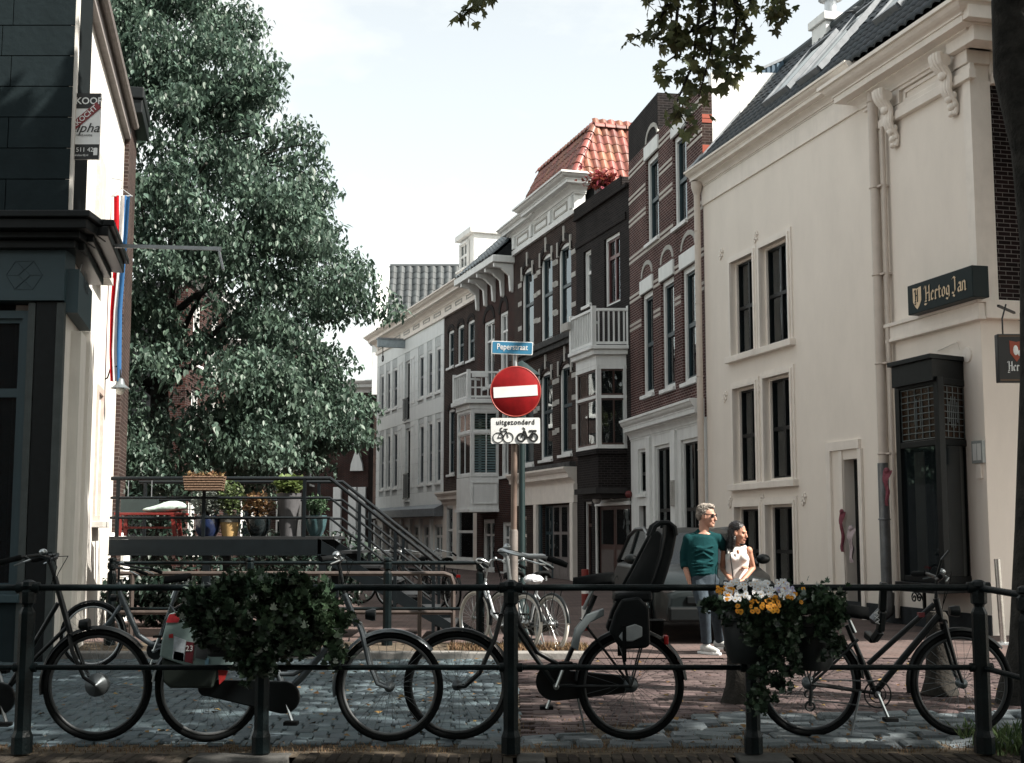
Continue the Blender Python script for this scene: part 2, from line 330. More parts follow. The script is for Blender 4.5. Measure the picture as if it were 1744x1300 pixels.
# brick coping along the quay edge with concrete blocks under some posts
COPB = mat('worn coping brick', (0.04, 0.034, 0.028), 0.9, var=0.35, scale=18, bump=0.4, rand=0.35)
CONC = mat('weathered concrete block', (0.07, 0.07, 0.067), 0.9, var=0.2, scale=12, bump=0.3)
cop = struct(MB().box(-40, 40, 8.145, 8.6, -0.24, -0.075).obj('quay_coping', SAND))
cm = [stone_mesh('coping_brick', 0.062, 0.30, 0.21, 0.006, 0.002, 50 + i, COPB) for i in range(4)]
blocks = [(1253, 1342), (330, 492), (880, 928)]; bx = [((a - CX) / 278, (b - CX) / 278) for a, b in blocks]
x = -3.55
while x < 3.5:
    if not any(a - 0.03 < x < b + 0.03 for a, b in bx): inst('coping_brick', random.choice(cm), cop, (x, 8.27, -0.012 + random.uniform(-.006, .006)), (random.uniform(-.01, .01), 0, random.uniform(-.02, .02)))
    x += 0.0665
for a, b in bx: MB().box(a, b, 8.12, 8.43, -0.22, -0.008).obj('concrete_block', CONC, cop, bevel=0.012)
# kerb stones and bare strip at the far railing
kerb = struct(MB().box(-7.2, 0.95, 15.62, 17.5, SZ - 0.2, SZ + 0.02).obj('kerb_strip', SAND))
km = stone_mesh('kerb_stone', 0.98, 0.22, 0.14, 0.012, 0.003, 77, mat('pale kerb stone', (0.2, 0.195, 0.185), 0.8, var=0.2, scale=12, bump=0.3, rand=0.12))
for i in range(8): inst('kerb_stone', km, kerb, (0.4 - i, 15.55, SZ + 0.075), (0, 0, random.uniform(-.006, .006)))
def blades(name, area, n, hmin, hmax, m, parent=None, w=0.006):
    tv = [(-1, 0, 0), (1, 0, 0), (0.5, 0.12, 0.6), (0, 0.4, 1)]; tf = [(0, 1, 2), (0, 2, 3)]
    p = np.array([area() for _ in range(n)]); h = rng.uniform(hmin, hmax, n)
    sc = np.stack([np.full(n, w), h, h], 1)
    R_ = rots(rng.uniform(0, 6.28, n), rng.uniform(-.4, .4, n), rng.uniform(-.3, .3, n))
    tvn = np.asarray(tv)[None] * sc[:, None, :]
    V = np.einsum('nij,nkj->nki', R_, tvn) + p[:, None, :]
    F = (np.asarray(tf)[None] + (np.arange(n) * 4)[:, None, None]).reshape(-1, 3)
    me = bpy.data.meshes.new(name); me.from_pydata(V.reshape(-1, 3).tolist(), [], F.tolist())
    return stuff(mkobj(name, me, m, parent))
DRY = mat('dry grass', (0.14, 0.095, 0.055), 0.9, var=0.4, scale=4, island=0.5)
WEED = mat('weed green', (0.055, 0.085, 0.035), 0.8, var=0.4, scale=4, island=0.5, trans=0.2)
def tuft(x0, x1, y0, y1):
    def f():
        x = random.uniform(x0, x1); y = random.uniform(y0, y1)
        return (x, y, zr(y) - 0.012 if y < 15.5 else SZ + 0.015)
    return f
o = blades('dry_weeds', tuft(-3.4, 3.5, 8.42, 8.74), 2600, 0.008, 0.034, DRY, w=0.003); tag(o, 'dry weeds and chaff growing along the brick coping under the railing', 'weeds')
o = blades('verge_grass', tuft(-0.75, 0.9, 15.75, 16.6), 4200, 0.03, 0.12, DRY); tag(o, 'patch of dry grass under the white-tyred bicycles', 'grass')
o = blades('tall_weeds', tuft(2.95, 3.6, 8.3, 9.2), 900, 0.03, 0.13, WEED); tag(o, 'taller green weeds at the foot of the right corner post', 'weeds')
o = blades('joint_grass', tuft(0.0, 3.6, 8.75, 10.1), 2200, 0.012, 0.03, DRY, w=0.004); tag(o, 'thin dry grass in the joints of the granite setts', 'grass')

LITT = mat('fallen leaf', (0.16, 0.10, 0.04), 0.8, var=0.4, island=0.5); n_ = 420; lx = rng.uniform(-4, 4.5, n_); ly = rng.uniform(8.5, 15.3, n_)
o = stuff(scatter('fallen_leaves', [(0, 0, 0), (0.5, 0.4, 0.15), (0, 1, 0.05), (-0.5, 0.4, 0.2)], [(0, 1, 2, 3)], np.stack([lx, ly, np.array([zr(q_) + .012 for q_ in ly])], 1), rots(rng.uniform(0, 6.28, n_), rng.uniform(-.3, .3, n_), rng.uniform(-.3, .3, n_)), rng.uniform(.03, .07, n_), LITT)); tag(o, 'dry leaves scattered over the road paving', 'leaves')
# ================================================================== houses
class Facade:
    def __init__(s, name, label, L, R, group=None, deep=8.0):
        s.O = Vector((L.x, L.y)); d = Vector((R.x - L.x, R.y - L.y)); s.W = d.length; s.d = d.normalized(); s.n = Vector((-s.d.y, s.d.x))
        s.e = thing(name, label, 'house', (L.x, L.y, 0), math.atan2(s.d.y, s.d.x), group); s.deep = deep
    def uz(s, px, py, off=0.0):                       # pixel -> (along, height) on the plane lying `off` in front of the wall
        r = ray(px, py); o = s.O - s.n * off; den = r.x * s.n.x + r.y * s.n.y; t = (o.x * s.n.x + o.y * s.n.y) / den
        p = Vector((r.x * t, r.y * t)); return (p - o).dot(s.d), CH + r.z * t
    def rect(s, xl, xr, yt, yb, off=0.0):             # left/right edge pixels, top/bottom measured at the left edge
        u0, z1 = s.uz(xl, yt, off); _, z0 = s.uz(xl, yb, off); ym = (yt + yb) / 2; u1, _ = s.uz(xr, ym, off); u0, _ = s.uz(xl, ym, off); return u0, u1, z0, z1
    def wall(s, m, z0, z1, holes=(), u0=0.0, u1=None, name='wall', rev=0.22, y=0.0):
        u1 = s.W if u1 is None else u1; H = [h for h in holes if h[0] < u1 and h[1] > u0]
        us = sorted(set([u0, u1] + [min(max(v, u0), u1) for h in H for v in h[:2]])); zs = sorted(set([z0, z1] + [min(max(v, z0), z1) for h in H for v in h[2:4]]))
        b = MB()
        for a, c in zip(us, us[1:]):
            run = None
            for e, f in zip(zs, zs[1:]):
                mu, mz = (a + c) / 2, (e + f) / 2
                if any(h[0] < mu < h[1] and h[2] < mz < h[3] for h in H):
                    if run is not None: b.quad((a, y, run), (c, y, run), (c, y, e), (a, y, e)); run = None
                elif run is None: run = e
            if run is not None: b.quad((a, y, run), (c, y, run), (c, y, z1), (a, y, z1))
        for h in H:
            a, c, e, f = h[:4]
            b.quad((a, y, e), (a, y, f), (a, y + rev, f), (a, y + rev, e)); b.quad((c, y, e), (c, y + rev, e), (c, y + rev, f), (c, y, f))
            b.quad((a, y, f), (c, y, f), (c, y + rev, f), (a, y + rev, f)); b.quad((a, y, e), (a, y + rev, e), (c, y + rev, e), (c, y, e))
        b.quad((u0, y, z0), (u0, y, z1), (u0, 0.6, z1), (u0, 0.6, z0)); b.quad((u1, y, z0), (u1, 0.6, z0), (u1, 0.6, z1), (u1, y, z1)); b.quad((u0, y, z1), (u1, y, z1), (u1, 0.6, z1), (u0, 0.6, z1))
        me = bpy.data.meshes.new(name); me.from_pydata(b.v, [], b.f); return mkobj(name, me, m, s.e)
    def core(s, z1, m=None, u0=0.02, u1=None, z0=SZ):
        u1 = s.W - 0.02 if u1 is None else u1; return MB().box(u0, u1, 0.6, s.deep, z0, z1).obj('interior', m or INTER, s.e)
    def box(s, name, m, u0, u1, z0, z1, out=0.0, back=0.02, parent=None, bevel=0.0):
        return MB().box(u0, u1, -out, back, z0, z1).obj(name, m, parent or s.e, bevel=bevel)
    def cornice(s, name, m, u0, u1, z0, z1, out, steps=4, ends=True):
        # a classical moulding: fillet, cove, corona, cyma
        pr = [(.10,0),(.10,.08),(.16,.09),(.17,.15),(.21,.22),(.28,.29),(.37,.34),(.40,.35),(.40,.40),(.66,.42),(.66,.60),(.70,.61),(.70,.66),(.74,.69),(.80,.72),(.86,.77),(.90,.83),(.92,.88),(1,.89),(1,1)]
        b = MB(); n = len(pr); D = 0.3; h = z1 - z0
        for q in range(4):
            for f, g in pr:
                o = out * f; e = o if ends else 0.0
                b.v.append({0: (u0 - e, D), 1: (u0 - e, -o), 2: (u1 + e, -o), 3: (u1 + e, D)}[q] + (z0 + h * g,))
        for q in range(3):
            for i in range(n - 1): b.f.append((q * n + i, (q + 1) * n + i, (q + 1) * n + i + 1, q * n + i + 1))
        b.f.append((n - 1, 2 * n - 1, 3 * n - 1, 4 * n - 1)); b.f.append((0, 3 * n, 2 * n, n))
        return b.obj(name, m, s.e)
    def window(s, r, frame=WHITE, sash=None, rails=(0.5,), mull=0, depth=0.14, fw=0.07, sw=0.05, sill=WHITE, glass=None, curtain=0, name='window', sillout=0.08, y=0.0):
        u0, u1, z0, z1 = r; sash = sash or frame; b = MB(); y0 = y + depth - 0.07; y1 = y + depth + 0.02
        b.box(u0, u0 + fw, y0, y1, z0, z1); b.box(u1 - fw, u1, y0, y1, z0, z1); b.box(u0 + fw, u1 - fw, y0, y1, z1 - fw, z1); b.box(u0 + fw, u1 - fw, y0, y1, z0, z0 + fw * 0.8)
        w = b.obj(name, frame, s.e); a, c, e, f = u0 + fw, u1 - fw, z0 + fw * 0.8, z1 - fw
        sb = MB(); us = [a + (c - a) * i / (mull + 1) for i in range(mull + 2)]; zs = [e] + [e + (f - e) * q for q in rails] + [f]
        ys0, ys1 = y1 - 0.045, y1 + 0.03
        for i in range(mull + 1):
            for j in range(len(zs) - 1):
                p, q, g_, h = us[i], us[i + 1], zs[j], zs[j + 1]; t = sw
                sb.box(p, p + t, ys0, ys1, g_, h); sb.box(q - t, q, ys0, ys1, g_, h); sb.box(p + t, q - t, ys0, ys1, h - t, h); sb.box(p + t, q - t, ys0, ys1, g_, g_ + t)
                MB().box(p + t, q - t, y1, y1 + 0.012, g_ + t, h - t).obj('pane', glass or GLASS, w)
        sb.obj('sash', sash, w)
        if sill: MB().box(u0 - 0.05, u1 + 0.05, y - sillout, y + depth, z0 - 0.09, z0).obj('sill', sill, w, bevel=0.008)
        if curtain:
            cb = MB(); n = 14; W_ = (c - a)
            for (p, q) in ((a, a + W_ * curtain), (c - W_ * curtain, c)):
                for i in range(n):
                    x0 = p + (q - p) * i / n; x1 = p + (q - p) * (i + 1) / n; d0 = 0.02 * (i % 2); d1 = 0.02 * ((i + 1) % 2)
                    cb.quad((x0, y1 + 0.1 + d0, e), (x1, y1 + 0.1 + d1, e), (x1, y1 + 0.1 + d1, f), (x0, y1 + 0.1 + d0, f))
            cb.obj('curtain', CURT, w)
        return w
    def arch(s, name, m, u0, u1, z0, rise, th, out=0.03, n=8):
        b = MB(); c = (u0 + u1) / 2; h = (u1 - u0) / 2; po, pi_ = [], []
        for i in range(n + 1):
            a = math.pi * i / n; po.append((c - math.cos(a) * h, z0 + math.sin(a) * rise)); pi_.append((c - math.cos(a) * (h - th), z0 + math.sin(a) * (rise - th)))
        for i in range(n): b.prism([pi_[i], pi_[i + 1], po[i + 1], po[i]], -out, 0.03)
        return b.obj(name, m, s.e)
    def arch_top(s, m, u0, u1, ztop, rise, y=-0.002, depth=0.12, n=8):       # wall filling above a segmental window head
        b = MB(); c = (u0 + u1) / 2; h = (u1 - u0) / 2; pts = [(c - math.cos(math.pi * i / n) * h, ztop - rise + math.sin(math.pi * i / n) * rise) for i in range(n + 1)]
        for i in range(n): b.prism([pts[i], pts[i + 1], (pts[i + 1][0], ztop + 0.02), (pts[i][0], ztop + 0.02)], y, y + depth)
        return b.obj('arch_infill', m, s.e)
def tilemesh(name, w, l, m, wave=0.03):
    # one pantile: wavy cross-section, a lip at the lower end; x across, y up the slope, z out
    b = MB(); n = 7; vs = []
    for j, (y, z) in enumerate(((0, -0.02), (0, 0.022), (l * 1.06, 0.002))):
        for i in range(n):
            t = i / (n - 1); zz = wave * (math.sin(t * math.pi * 1.25) if t < 0.8 else -0.7 * math.sin((t - 0.8) / 0.2 * math.pi)) ; vs.append((t * w * 1.04, y, z + zz))
    fs = [(j * n + i, j * n + i + 1, (j + 1) * n + i + 1, (j + 1) * n + i) for j in range(2) for i in range(n - 1)]
    me = b.add(vs, fs).mesh(name); me.materials.append(m); me.polygons.foreach_set('use_smooth', [False] * len(me.polygons)); return me
def tile_plane(parent, me, O, U, V, nu, nv, w, l, m, clip=None, cap=290, jit=0.008):
    """lay nu x nv tiles on the plane O + U*across + V*upslope (building coordinates)"""
    U, V = Vector(U).normalized(), Vector(V).normalized(); N = U.cross(V); B = Matrix((U, V, N)).transposed(); E = B.to_euler(); cells = []
    for j in range(nv):
        for i in range(nu):
            if clip and not clip((i + 0.5) * w, (j + 0.5) * l): continue
            cells.append((i, j))
    big = cells[-cap:] if len(cells) > cap else cells; rest = cells[:-cap] if len(cells) > cap else []
    for i, j in big:
        inst('roof_tile', me, parent, Vector(O) + U * (i * w + random.uniform(-jit, jit)) + V * (j * l + random.uniform(-jit, jit)) + N * random.uniform(0, jit), (E.x, E.y, E.z + random.uniform(-.012, .012)))
    if rest:
        v, f = me_arrays(me); P = np.array([list(Vector(O) + U * i * w + V * j * l) for i, j in rest]); Rm = np.repeat(np.array(B)[None], len(rest), 0)
        stuff(scatter('roof_tile_field', v, f, P, Rm, np.ones(len(rest)), m, parent))
c0, c1, c2, c3, c4, c5, c6, c7 = (corner(1684, 120), corner(1207, 78.9), corner(1077, 64.6), corner(984, 57.7), corner(876, 49.75), corner(812, 45.5), corner(755, 41.7), corner(640, 34.3))
ZB = SZ - 0.05
# ---------------------------------------------------------------- cream corner house
F = Facade('corner_house', 'cream rendered corner house with dark tiled roof and black shop bay window', c1, c0, deep=7.0)
CR = F; W = F.W
_, ZE = F.uz(1200, 318)                                   # underside of the gutter cornice
wins = [F.rect(*q) for q in ((1247,1286,448,607),(1297,1345,423,592),(1252,1290,663,824),(1304,1350,645,819),(1255,1297,864,1012),(1308,1355,860,1018))]
door = F.rect(1440, 1468, 783, 1050); door = (door[0], door[1], SZ + 0.02, door[3])
bayhole = F.rect(1545, 1636, 640, 990)
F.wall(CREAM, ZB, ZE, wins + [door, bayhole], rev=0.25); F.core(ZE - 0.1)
for i, r in enumerate(wins):
    F.window(r, CREAMT, BLACKP, rails=(0.5,), mull=1, depth=0.16, fw=0.05, sw=0.035, sill=None, curtain=0.0 if i > 3 else 0.22)
    u0, u1, z0, z1 = r; b = MB()                             # moulded surround
    for k_, (g_, o_) in enumerate(((0.14, 0.03), (0.07, 0.055))):
        b.box(u0 - g_, u0 - (g_ - 0.07), -o_, 0.01, z0 - 0.02, z1 + g_); b.box(u1 + g_ - 0.07, u1 + g_, -o_, 0.01, z0 - 0.02, z1 + g_); b.box(u0 - g_ + 0.07, u1 + g_ - 0.07, -o_, 0.01, z1 + g_ - 0.07, z1 + g_)
    b.obj('window_surround', CREAMT, F.e)
    MB().box(u0 - 0.2, u1 + 0.2, -0.12, 0.01, z0 - 0.15, z0 - 0.021).obj('sill', CREAMT, F.e, bevel=0.01)
u0, u1, z0, z1 = door                                        # house door in its recess
b = MB()
b.box(u0 - 0.55, u0 - 0.4, -0.05, 0.02, SZ, z1 + 0.32); b.box(u0 - 0.4, u1 + 0.06, -0.05, 0.02, z1 + 0.17, z1 + 0.32); b.box(u0 - 0.12, u0 - 0.01, -0.03, 0.02, SZ, z1 + 0.16); b.box(u1 + 0.005, u1 + 0.12, -0.05, 0.02, SZ, z1 + 0.16)
b.obj('door_surround', CREAMT, F.e)
dd = MB().box(u0, u1, 0.2, 0.26, z0, z1).obj('door', BLACKP, F.e)
MB().box(u0 + 0.12, u1 - 0.12, 0.19, 0.2, z0 + 1.2, z1 - 0.2).obj('door_pane', GLASSD, dd); MB().box(u0 + 0.1, u1 - 0.1, 0.188, 0.2, z0 + 0.25, z0 + 1.0).obj('door_panel', BLACKP, dd, bevel=0.006)
MB().box(-0.0, W, -0.02, 0.0, ZB, SZ + 0.28).obj('plinth', mat('dark grey plinth', (0.035, 0.04, 0.045), 0.8, var=0.3), F.e)
us, _ = F.uz(1497, 135)                                    # downpipe station: the shop end starts here
us = F.uz(1512, 500)[0]
ug = F.uz(1466, 120)[0]
F.cornice('gutter_cornice', CREAMT, -0.1, ug + 0.2, ZE - 0.02, ZE + 0.34, 0.42, 5, ends=False)
F.box('gutter_frieze', CREAMT, 0, ug + 0.2, ZE - 0.42, ZE - 0.03, 0.04)
# tall entablature over the shop end
zt = F.uz(1600, 18, 0.5)[1]; zbm = F.uz(1520, 212)[1]; EU0, EU1 = us - 0.25, W + 0.02
F.wall(CREAM, ZE, zt - 0.3, (), EU0 + 0.2, W, 'frieze_wall')
MB().box(EU0 + 0.22, W - 0.02, 0.6, F.deep, ZE - 0.1, zt - 0.1).obj('upper_interior', INTER, F.e)
F.cornice('entablature_cornice', CREAMT, EU0 - 0.2, W + 0.05, zt - 0.55, zt, 0.62, 6)
b = MB(); b.box(EU0 + 0.2, W + 0.12, -0.10, 0.02, zbm, zbm + 0.14); b.box(EU0 + 0.2, W + 0.08, -0.06, 0.02, zbm + 0.145, zbm + 0.24); b.obj('architrave', CREAMT, F.e, bevel=0.008)
pu = [F.uz(1520, 160)[0] + 0.1, F.uz(1625, 95)[0]]
for a, c in ((pu[0] + 0.28, pu[1] - 0.28), (pu[1] + 0.28, W - 0.1)):
    b = MB(); z0, z1 = zbm + 0.38, zt - 0.72
    b.box(a, c, -0.03, 0.01, z0, z0 + 0.05); b.box(a, c, -0.03, 0.01, z1 - 0.05, z1); b.box(a, a + 0.05, -0.03, 0.01, z0 + 0.051, z1 - 0.051); b.box(c - 0.05, c, -0.03, 0.01, z0 + 0.051, z1 - 0.051); b.obj('frieze_panel', CREAMT, F.e)
for uc in pu:                                               # carved acanthus consoles
    b = MB(); top = zt - 0.5; bot = zbm - 0.42
    prof = []
    for i in range(13):
        t = i / 12; z = top + (bot - top) * t; o_ = 0.27 * (1 - t) ** 1.4 + 0.07 + 0.035 * math.sin(t * 13); prof.append((z, o_))
    for k_, dx in enumerate((-0.10, -0.035, 0.035, 0.10)):
        pts = [(uc + dx * (1 - 0.45 * i / 12), -o_ + 0.02 * abs(dx) * 10, z) for i, (z, o_) in enumerate(prof)]
        b.tube(pts, [0.055 - 0.02 * i / 12 for i in range(13)], 7)
    b.lathe([(0, -0.14), (0.09, -0.14), (0.11, -0.1), (0.11, 0.1), (0.09, 0.14), (0, 0.14)], (uc, -0.24, top - 0.12), 14, 'x'); b.torus((uc - 0.14, -0.24, top - 0.12), 0.07, 0.02, 16, 6, 'x')
    for t, r_ in ((0.35, 0.10), (0.55, 0.085), (0.72, 0.1), (0.86, 0.08), (0.97, 0.06)):
        r_ *= .75; z = top + (bot - top) * t; o_ = 0.27 * (1 - t) ** 1.4 + 0.07; b.ball((uc, -o_, z), (r_ * 1.3, 0.055, r_), 9, 6)
        for sgn in (-1, 1): b.ball((uc + sgn * r_ * 1.2, -o_ + 0.03, z + 0.03), (0.035, 0.04, 0.06), 7, 5)
    b.box(uc - 0.2, uc + 0.2, -0.06, 0.01, zbm + 0.25, top + 0.02)
    b.obj('console_bracket', CREAMT, F.e, smooth=True)
# string course and corner strip of the shop end
zs0 = F.uz(1679, 541)[1]; zs1 = F.uz(1679, 511)[1]
b = MB(); b.box(us + 0.1, W + 0.1, -0.09, 0.02, zs0 + 0.03, zs1 - 0.03); b.box(us + 0.05, W + 0.14, -0.13, 0.02, zs1 - 0.029, zs1 + 0.03); b.box(us + 0.05, W + 0.12, -0.11, 0.02, zs0 - 0.02, zs0 + 0.029); b.obj('string_course', CREAMT, F.e, bevel=0.006)
MB().box(W - 0.16, W + 0.03, -0.035, 0.3, zs1 + 0.031, zbm - 0.001).obj('corner_strip', CREAMT, F.e)
# gable end towards the quay: brick above, render below
EW = 9.0; b = MB()
b.quad((W + 0.001, 0.3, zs1), (W + 0.001, EW, zs1), (W + 0.001, EW, zbm), (W + 0.001, 0.3, zbm)); b.obj('brick_end_wall', BR_END, F.e)
b = MB(); b.box(W - 0.25, W + 0.004, 0.001, EW, ZB, zs0); b.obj('rendered_end_wall', CREAM, F.e)
b = MB(); b.box(W - 0.3, W + 0.06, 0.3, EW, zbm - 0.01, zt - 0.56); b.box(W - 0.3, W + 0.42, -0.2, EW, zt - 0.55, zt - 0.3); b.box(W - 0.3, W + 0.6, -0.4, EW, zt - 0.299, zt - 0.001); b.box(W - 0.2, W + 0.1, 0.3, EW, zbm - 0.05, zbm + 0.12); b.box(W - 0.3, W + 0.055, -0.09, 0.299, zbm + 0.25, zt - 0.551); b.obj('end_entablature', CREAMT, F.e, bevel=0.01)
b = MB(); b.box(W - 0.2, W + 0.13, 0.021, 0.62, zs0 + 0.0, zs1 + 0.02); b.box(W - 0.2, W + 0.45, 0.72, 3.2, zs0 + 0.08, zs1 + 0.01); b.box(W - 0.2, W + 0.32, 0.78, 3.1, zs0 - 0.08, zs0 + 0.079); b.box(W - 0.2, W + 0.22, 0.84, 3.0, zs0 - 0.2, zs0 - 0.081); b.obj('shop_cornice', CREAMT, F.e, bevel=0.01)
b = MB(); b.box(W, W + 0.06, 1.05, 2.9, SZ + 0.05, zs0 - 0.21); b.obj('shop_front_panel', BLACKP, F.e)
MB().box(W - 0.05, W + 0.05, 0.9, 1.04, 1.9, 2.9).obj('menu_box', BLACKP, F.e)
# roof of the corner house
RB, RH = 2.05, F.uz(1368, 86, -2.05)[1]
b = MB(); ze = ZE + 0.30
b.hexa([(0.0, 0.0, ze - 0.15), (W, 0.0, ze - 0.15), (W, 2 * RB, ze - 0.15), (0, 2 * RB, ze - 0.15), (0.0, RB - 0.02, RH - 0.12), (W, RB - 0.02, RH - 0.12), (W, RB + 0.02, RH - 0.12), (0, RB + 0.02, RH - 0.12)])
SLATE = mat('blue black tile', (0.012, 0.02, 0.028), 0.55, var=0.35, scale=7, rand=0.35); roof = b.obj('roof', BLACKP, F.e)
sl = math.hypot(RB + 0.35, RH - ze); V = Vector((0, RB + 0.35, RH - ze)).normalized(); w_, l_ = 0.24, 0.30
SLI = mat('blue black tile field', (0.012, 0.02, 0.028), 0.55, var=0.35, scale=7, island=0.35); tm = tilemesh('roof_tile', w_, l_, SLATE, 0.035)
tile_plane(roof, tm, (0.05, -0.30, ze + 0.03), (1, 0, 0), V, int(W / w_), int(sl / l_) + 1, w_, l_, SLI)
b = MB(); b.tube([(0, RB, RH + 0.02), (W, RB, RH + 0.02)], 0.11, 8); b.obj('ridge', SLATE, roof, smooth=True)
b = MB(); b.bar((-0.06, -0.3, ze + 0.08), (-0.06, RB, RH + 0.1), 0.28, 0.06); b.obj('verge_flashing', LEAD, roof)
sn = Vector((0, -V.z, V.y))
def on_roof(u, s_, h=0.0): return Vector((u, -0.30, ze + 0.03)) + V * s_ + sn * h
for (p0, p1, p2) in (((1308, 183), (1343, 160), (1366, 108)), ((1366, 147), (1404, 119), (1424, 64)), ((1497, 44), (1533, 20), (1568, -48))):
    # each roof light: lower left, lower right, upper corner
    def rp(px, py):
        r = ray(px, py); o_ = Vector((F.O.x, F.O.y, 0)); lo = Matrix.Rotation(-math.atan2(F.d.y, F.d.x), 3, 'Z'); C_ = lo @ (Vector((0, 0, CH)) - o_); d_ = lo @ r
        t = (on_roof(0, 0) - C_).dot(sn) / d_.dot(sn); q = C_ + d_ * t; return q.x, (q - on_roof(0, 0)).dot(V)
    (ua, sa), (ub, _), (_, sb_) = rp(*p0), rp(*p1), rp(*p2); sb_ = min(sb_, sl - 0.15); b = MB()
    if ub - ua < 0.6: ub = ua + 0.7
    for A, B_, w1 in (((ua, sa), (ub, sa), 0.09), ((ua, sb_), (ub, sb_), 0.09), ((ua, sa), (ua, sb_), 0.07), ((ub, sa), (ub, sb_), 0.07)): b.bar(on_roof(*A, 0.09), on_roof(*B_, 0.09), w1, 0.12, up=sn)
    q = b.obj('roof_light', LEAD, roof)
    b = MB(); a4 = [on_roof(ua, sa, 0.115), on_roof(ub, sa, 0.115), on_roof(ub, sb_, 0.115), on_roof(ua, sb_, 0.115)]; b.hexa([p - sn * 0.02 for p in a4] + a4); b.obj('pane', GLASSD, q)
chx = F.uz(1409, 70, -RB)[0]
b = MB(); zc = F.uz(1409, 70, -RB)[1]; zc1 = F.uz(1409, 32, -RB)[1]
b.box(chx - 0.32, chx + 0.32, RB - 0.2, RB + 0.4, RH - 0.5, zc1 - 0.16); b.box(chx - 0.38, chx + 0.38, RB - 0.26, RB + 0.46, zc1 - 0.16, zc1 + 0.02); ch = b.obj('chimney', WHITE, roof, bevel=0.02)
b = MB(); b.lathe([(0.13, zc1), (0.13, zc1 + 0.42), (0.26, zc1 + 0.44), (0.24, zc1 + 0.5), (0.05, zc1 + 0.6), (0.0, zc1 + 0.6)], (chx, RB + 0.1, 0), 14); b.obj('flue', mat('zinc', (0.5, 0.52, 0.54), 0.35, metal=0.8), ch, smooth=True)
# downpipes
PIPE = mat('cream pipe paint', (0.60, 0.53, 0.47), 0.5, var=0.06)
b = MB(); b.tube([(us - 0.05, -0.14, ZE + 0.1), (us - 0.05, -0.14, 2.35)], 0.085, 12); b.tube([(us + 0.14, -0.09, zbm), (us + 0.14, -0.09, SZ + 0.1)], 0.04, 10)
for z in np.linspace(2.6, ZE - 0.5, 5): b.torus((us - 0.05, -0.14, z), 0.088, 0.014, 14, 6, 'z'); b.box(us - 0.05, us + 0.16, -0.16, 0, z - 0.015, z + 0.015)
b.obj('downpipe', PIPE, F.e, smooth=True)
b = MB(); b.tube([(us - 0.03, -0.17, 2.45), (us - 0.03, -0.17, SZ + 0.35)], 0.085, 12); b.torus((us - 0.03, -0.17, 1.55), 0.09, 0.014, 14, 6, 'z')
b.tube([(us - 0.03, -0.17, SZ + 0.5), (us - 0.03, -0.2, SZ + 0.2), (us - 0.05, -0.42, SZ + 0.02)], [0.12, 0.13, 0.1], 10); b.obj('iron_standpipe', mat('galvanised pipe', (0.17, 0.18, 0.19), 0.45, metal=0.4, var=0.25), F.e, smooth=True)
b = MB(); b.tube([(0.03, -0.16, ZE - 0.05), (0.03, -0.16, SZ)], 0.07, 12); b.lathe([(0.13, 0.0), (0.13, -0.1), (0.075, -0.28)], (0.03, -0.16, ZE + 0.1), 12)
for z in np.linspace(1.5, ZE - 1, 5): b.torus((0.03, -0.16, z), 0.073, 0.013, 12, 6, 'z')
b.obj('downpipe', PIPE, F.e, smooth=True)
# cast wall anchors
ANCH = [(1229, 433), (1288, 404), (1236, 676), (1294, 661), (1245, 856), (1299, 852), (1370, 850)]
for px, py in ANCH:
    u, z = F.uz(px, py); b = MB()
    for a in range(6): b.ball((u + 0.075 * math.cos(a * 1.047), -0.02, z + 0.09 * math.sin(a * 1.047 + 0.5)), (0.032, 0.025, 0.035), 7, 5)
    b.ball((u, -0.02, z), 0.03, 7, 5); b.obj('wall_anchor', CREAMT, F.e, smooth=True)
# black shop bay window
bd = 0.62; ba, _ = F.uz(1531, 800, bd); bb, _ = F.uz(1598, 800, bd); bz0 = F.uz(1536, 990, bd)[1]; bz1 = F.uz(1531, 620, bd)[1]; bw = F.uz(1643, 800)[0]; zm = F.uz(1531, 760, bd)[1]
P = [(ba - 0.1, 0.0), (ba, -bd), (bb, -bd), (bw, 0.0)]
b = MB(); b.prism([(x, y) for x, y in [(ba - 0.16, 0.05), (ba - 0.08, -bd - 0.1), (bb + 0.05, -bd - 0.1), (bw + 0.1, 0.05)]], bz1 - 0.04, bz1 + 0.03, 'xy'); b.prism([(ba - 0.12, 0.05), (ba - 0.03, -bd - 0.06), (bb + 0.03, -bd - 0.06), (bw + 0.05, 0.05)], bz1 - 0.36, bz1 - 0.04, 'xy')
b.prism([(ba - 0.12, 0.05), (ba - 0.05, -bd - 0.1), (bb + 0.05, -bd - 0.1), (bw + 0.08, 0.05)], bz0 - 0.14, bz0, 'xy')
for (x, y) in P: b.box(x - 0.06, x + 0.06, y - 0.0, y + 0.1, bz0, bz1 - 0.3)
for A, B_ in zip(P, P[1:]):
    for z in (zm, bz0 + 0.05, bz1 - 0.36): b.bar((A[0], A[1] + 0.05, z), (B_[0], B_[1] + 0.05, z), 0.09, 0.09)
bay = b.obj('bay_window', BLACKP, F.e, bevel=0.006)
LEADED = mat('leaded stained glass', (0.018, 0.010, 0.006), 0.25, var=0.5, scale=5, col2=(0.04, 0.02, 0.011), spec=.3); CAME = mat('lead came', (0.10, 0.125, 0.13), 0.5, var=0.1)
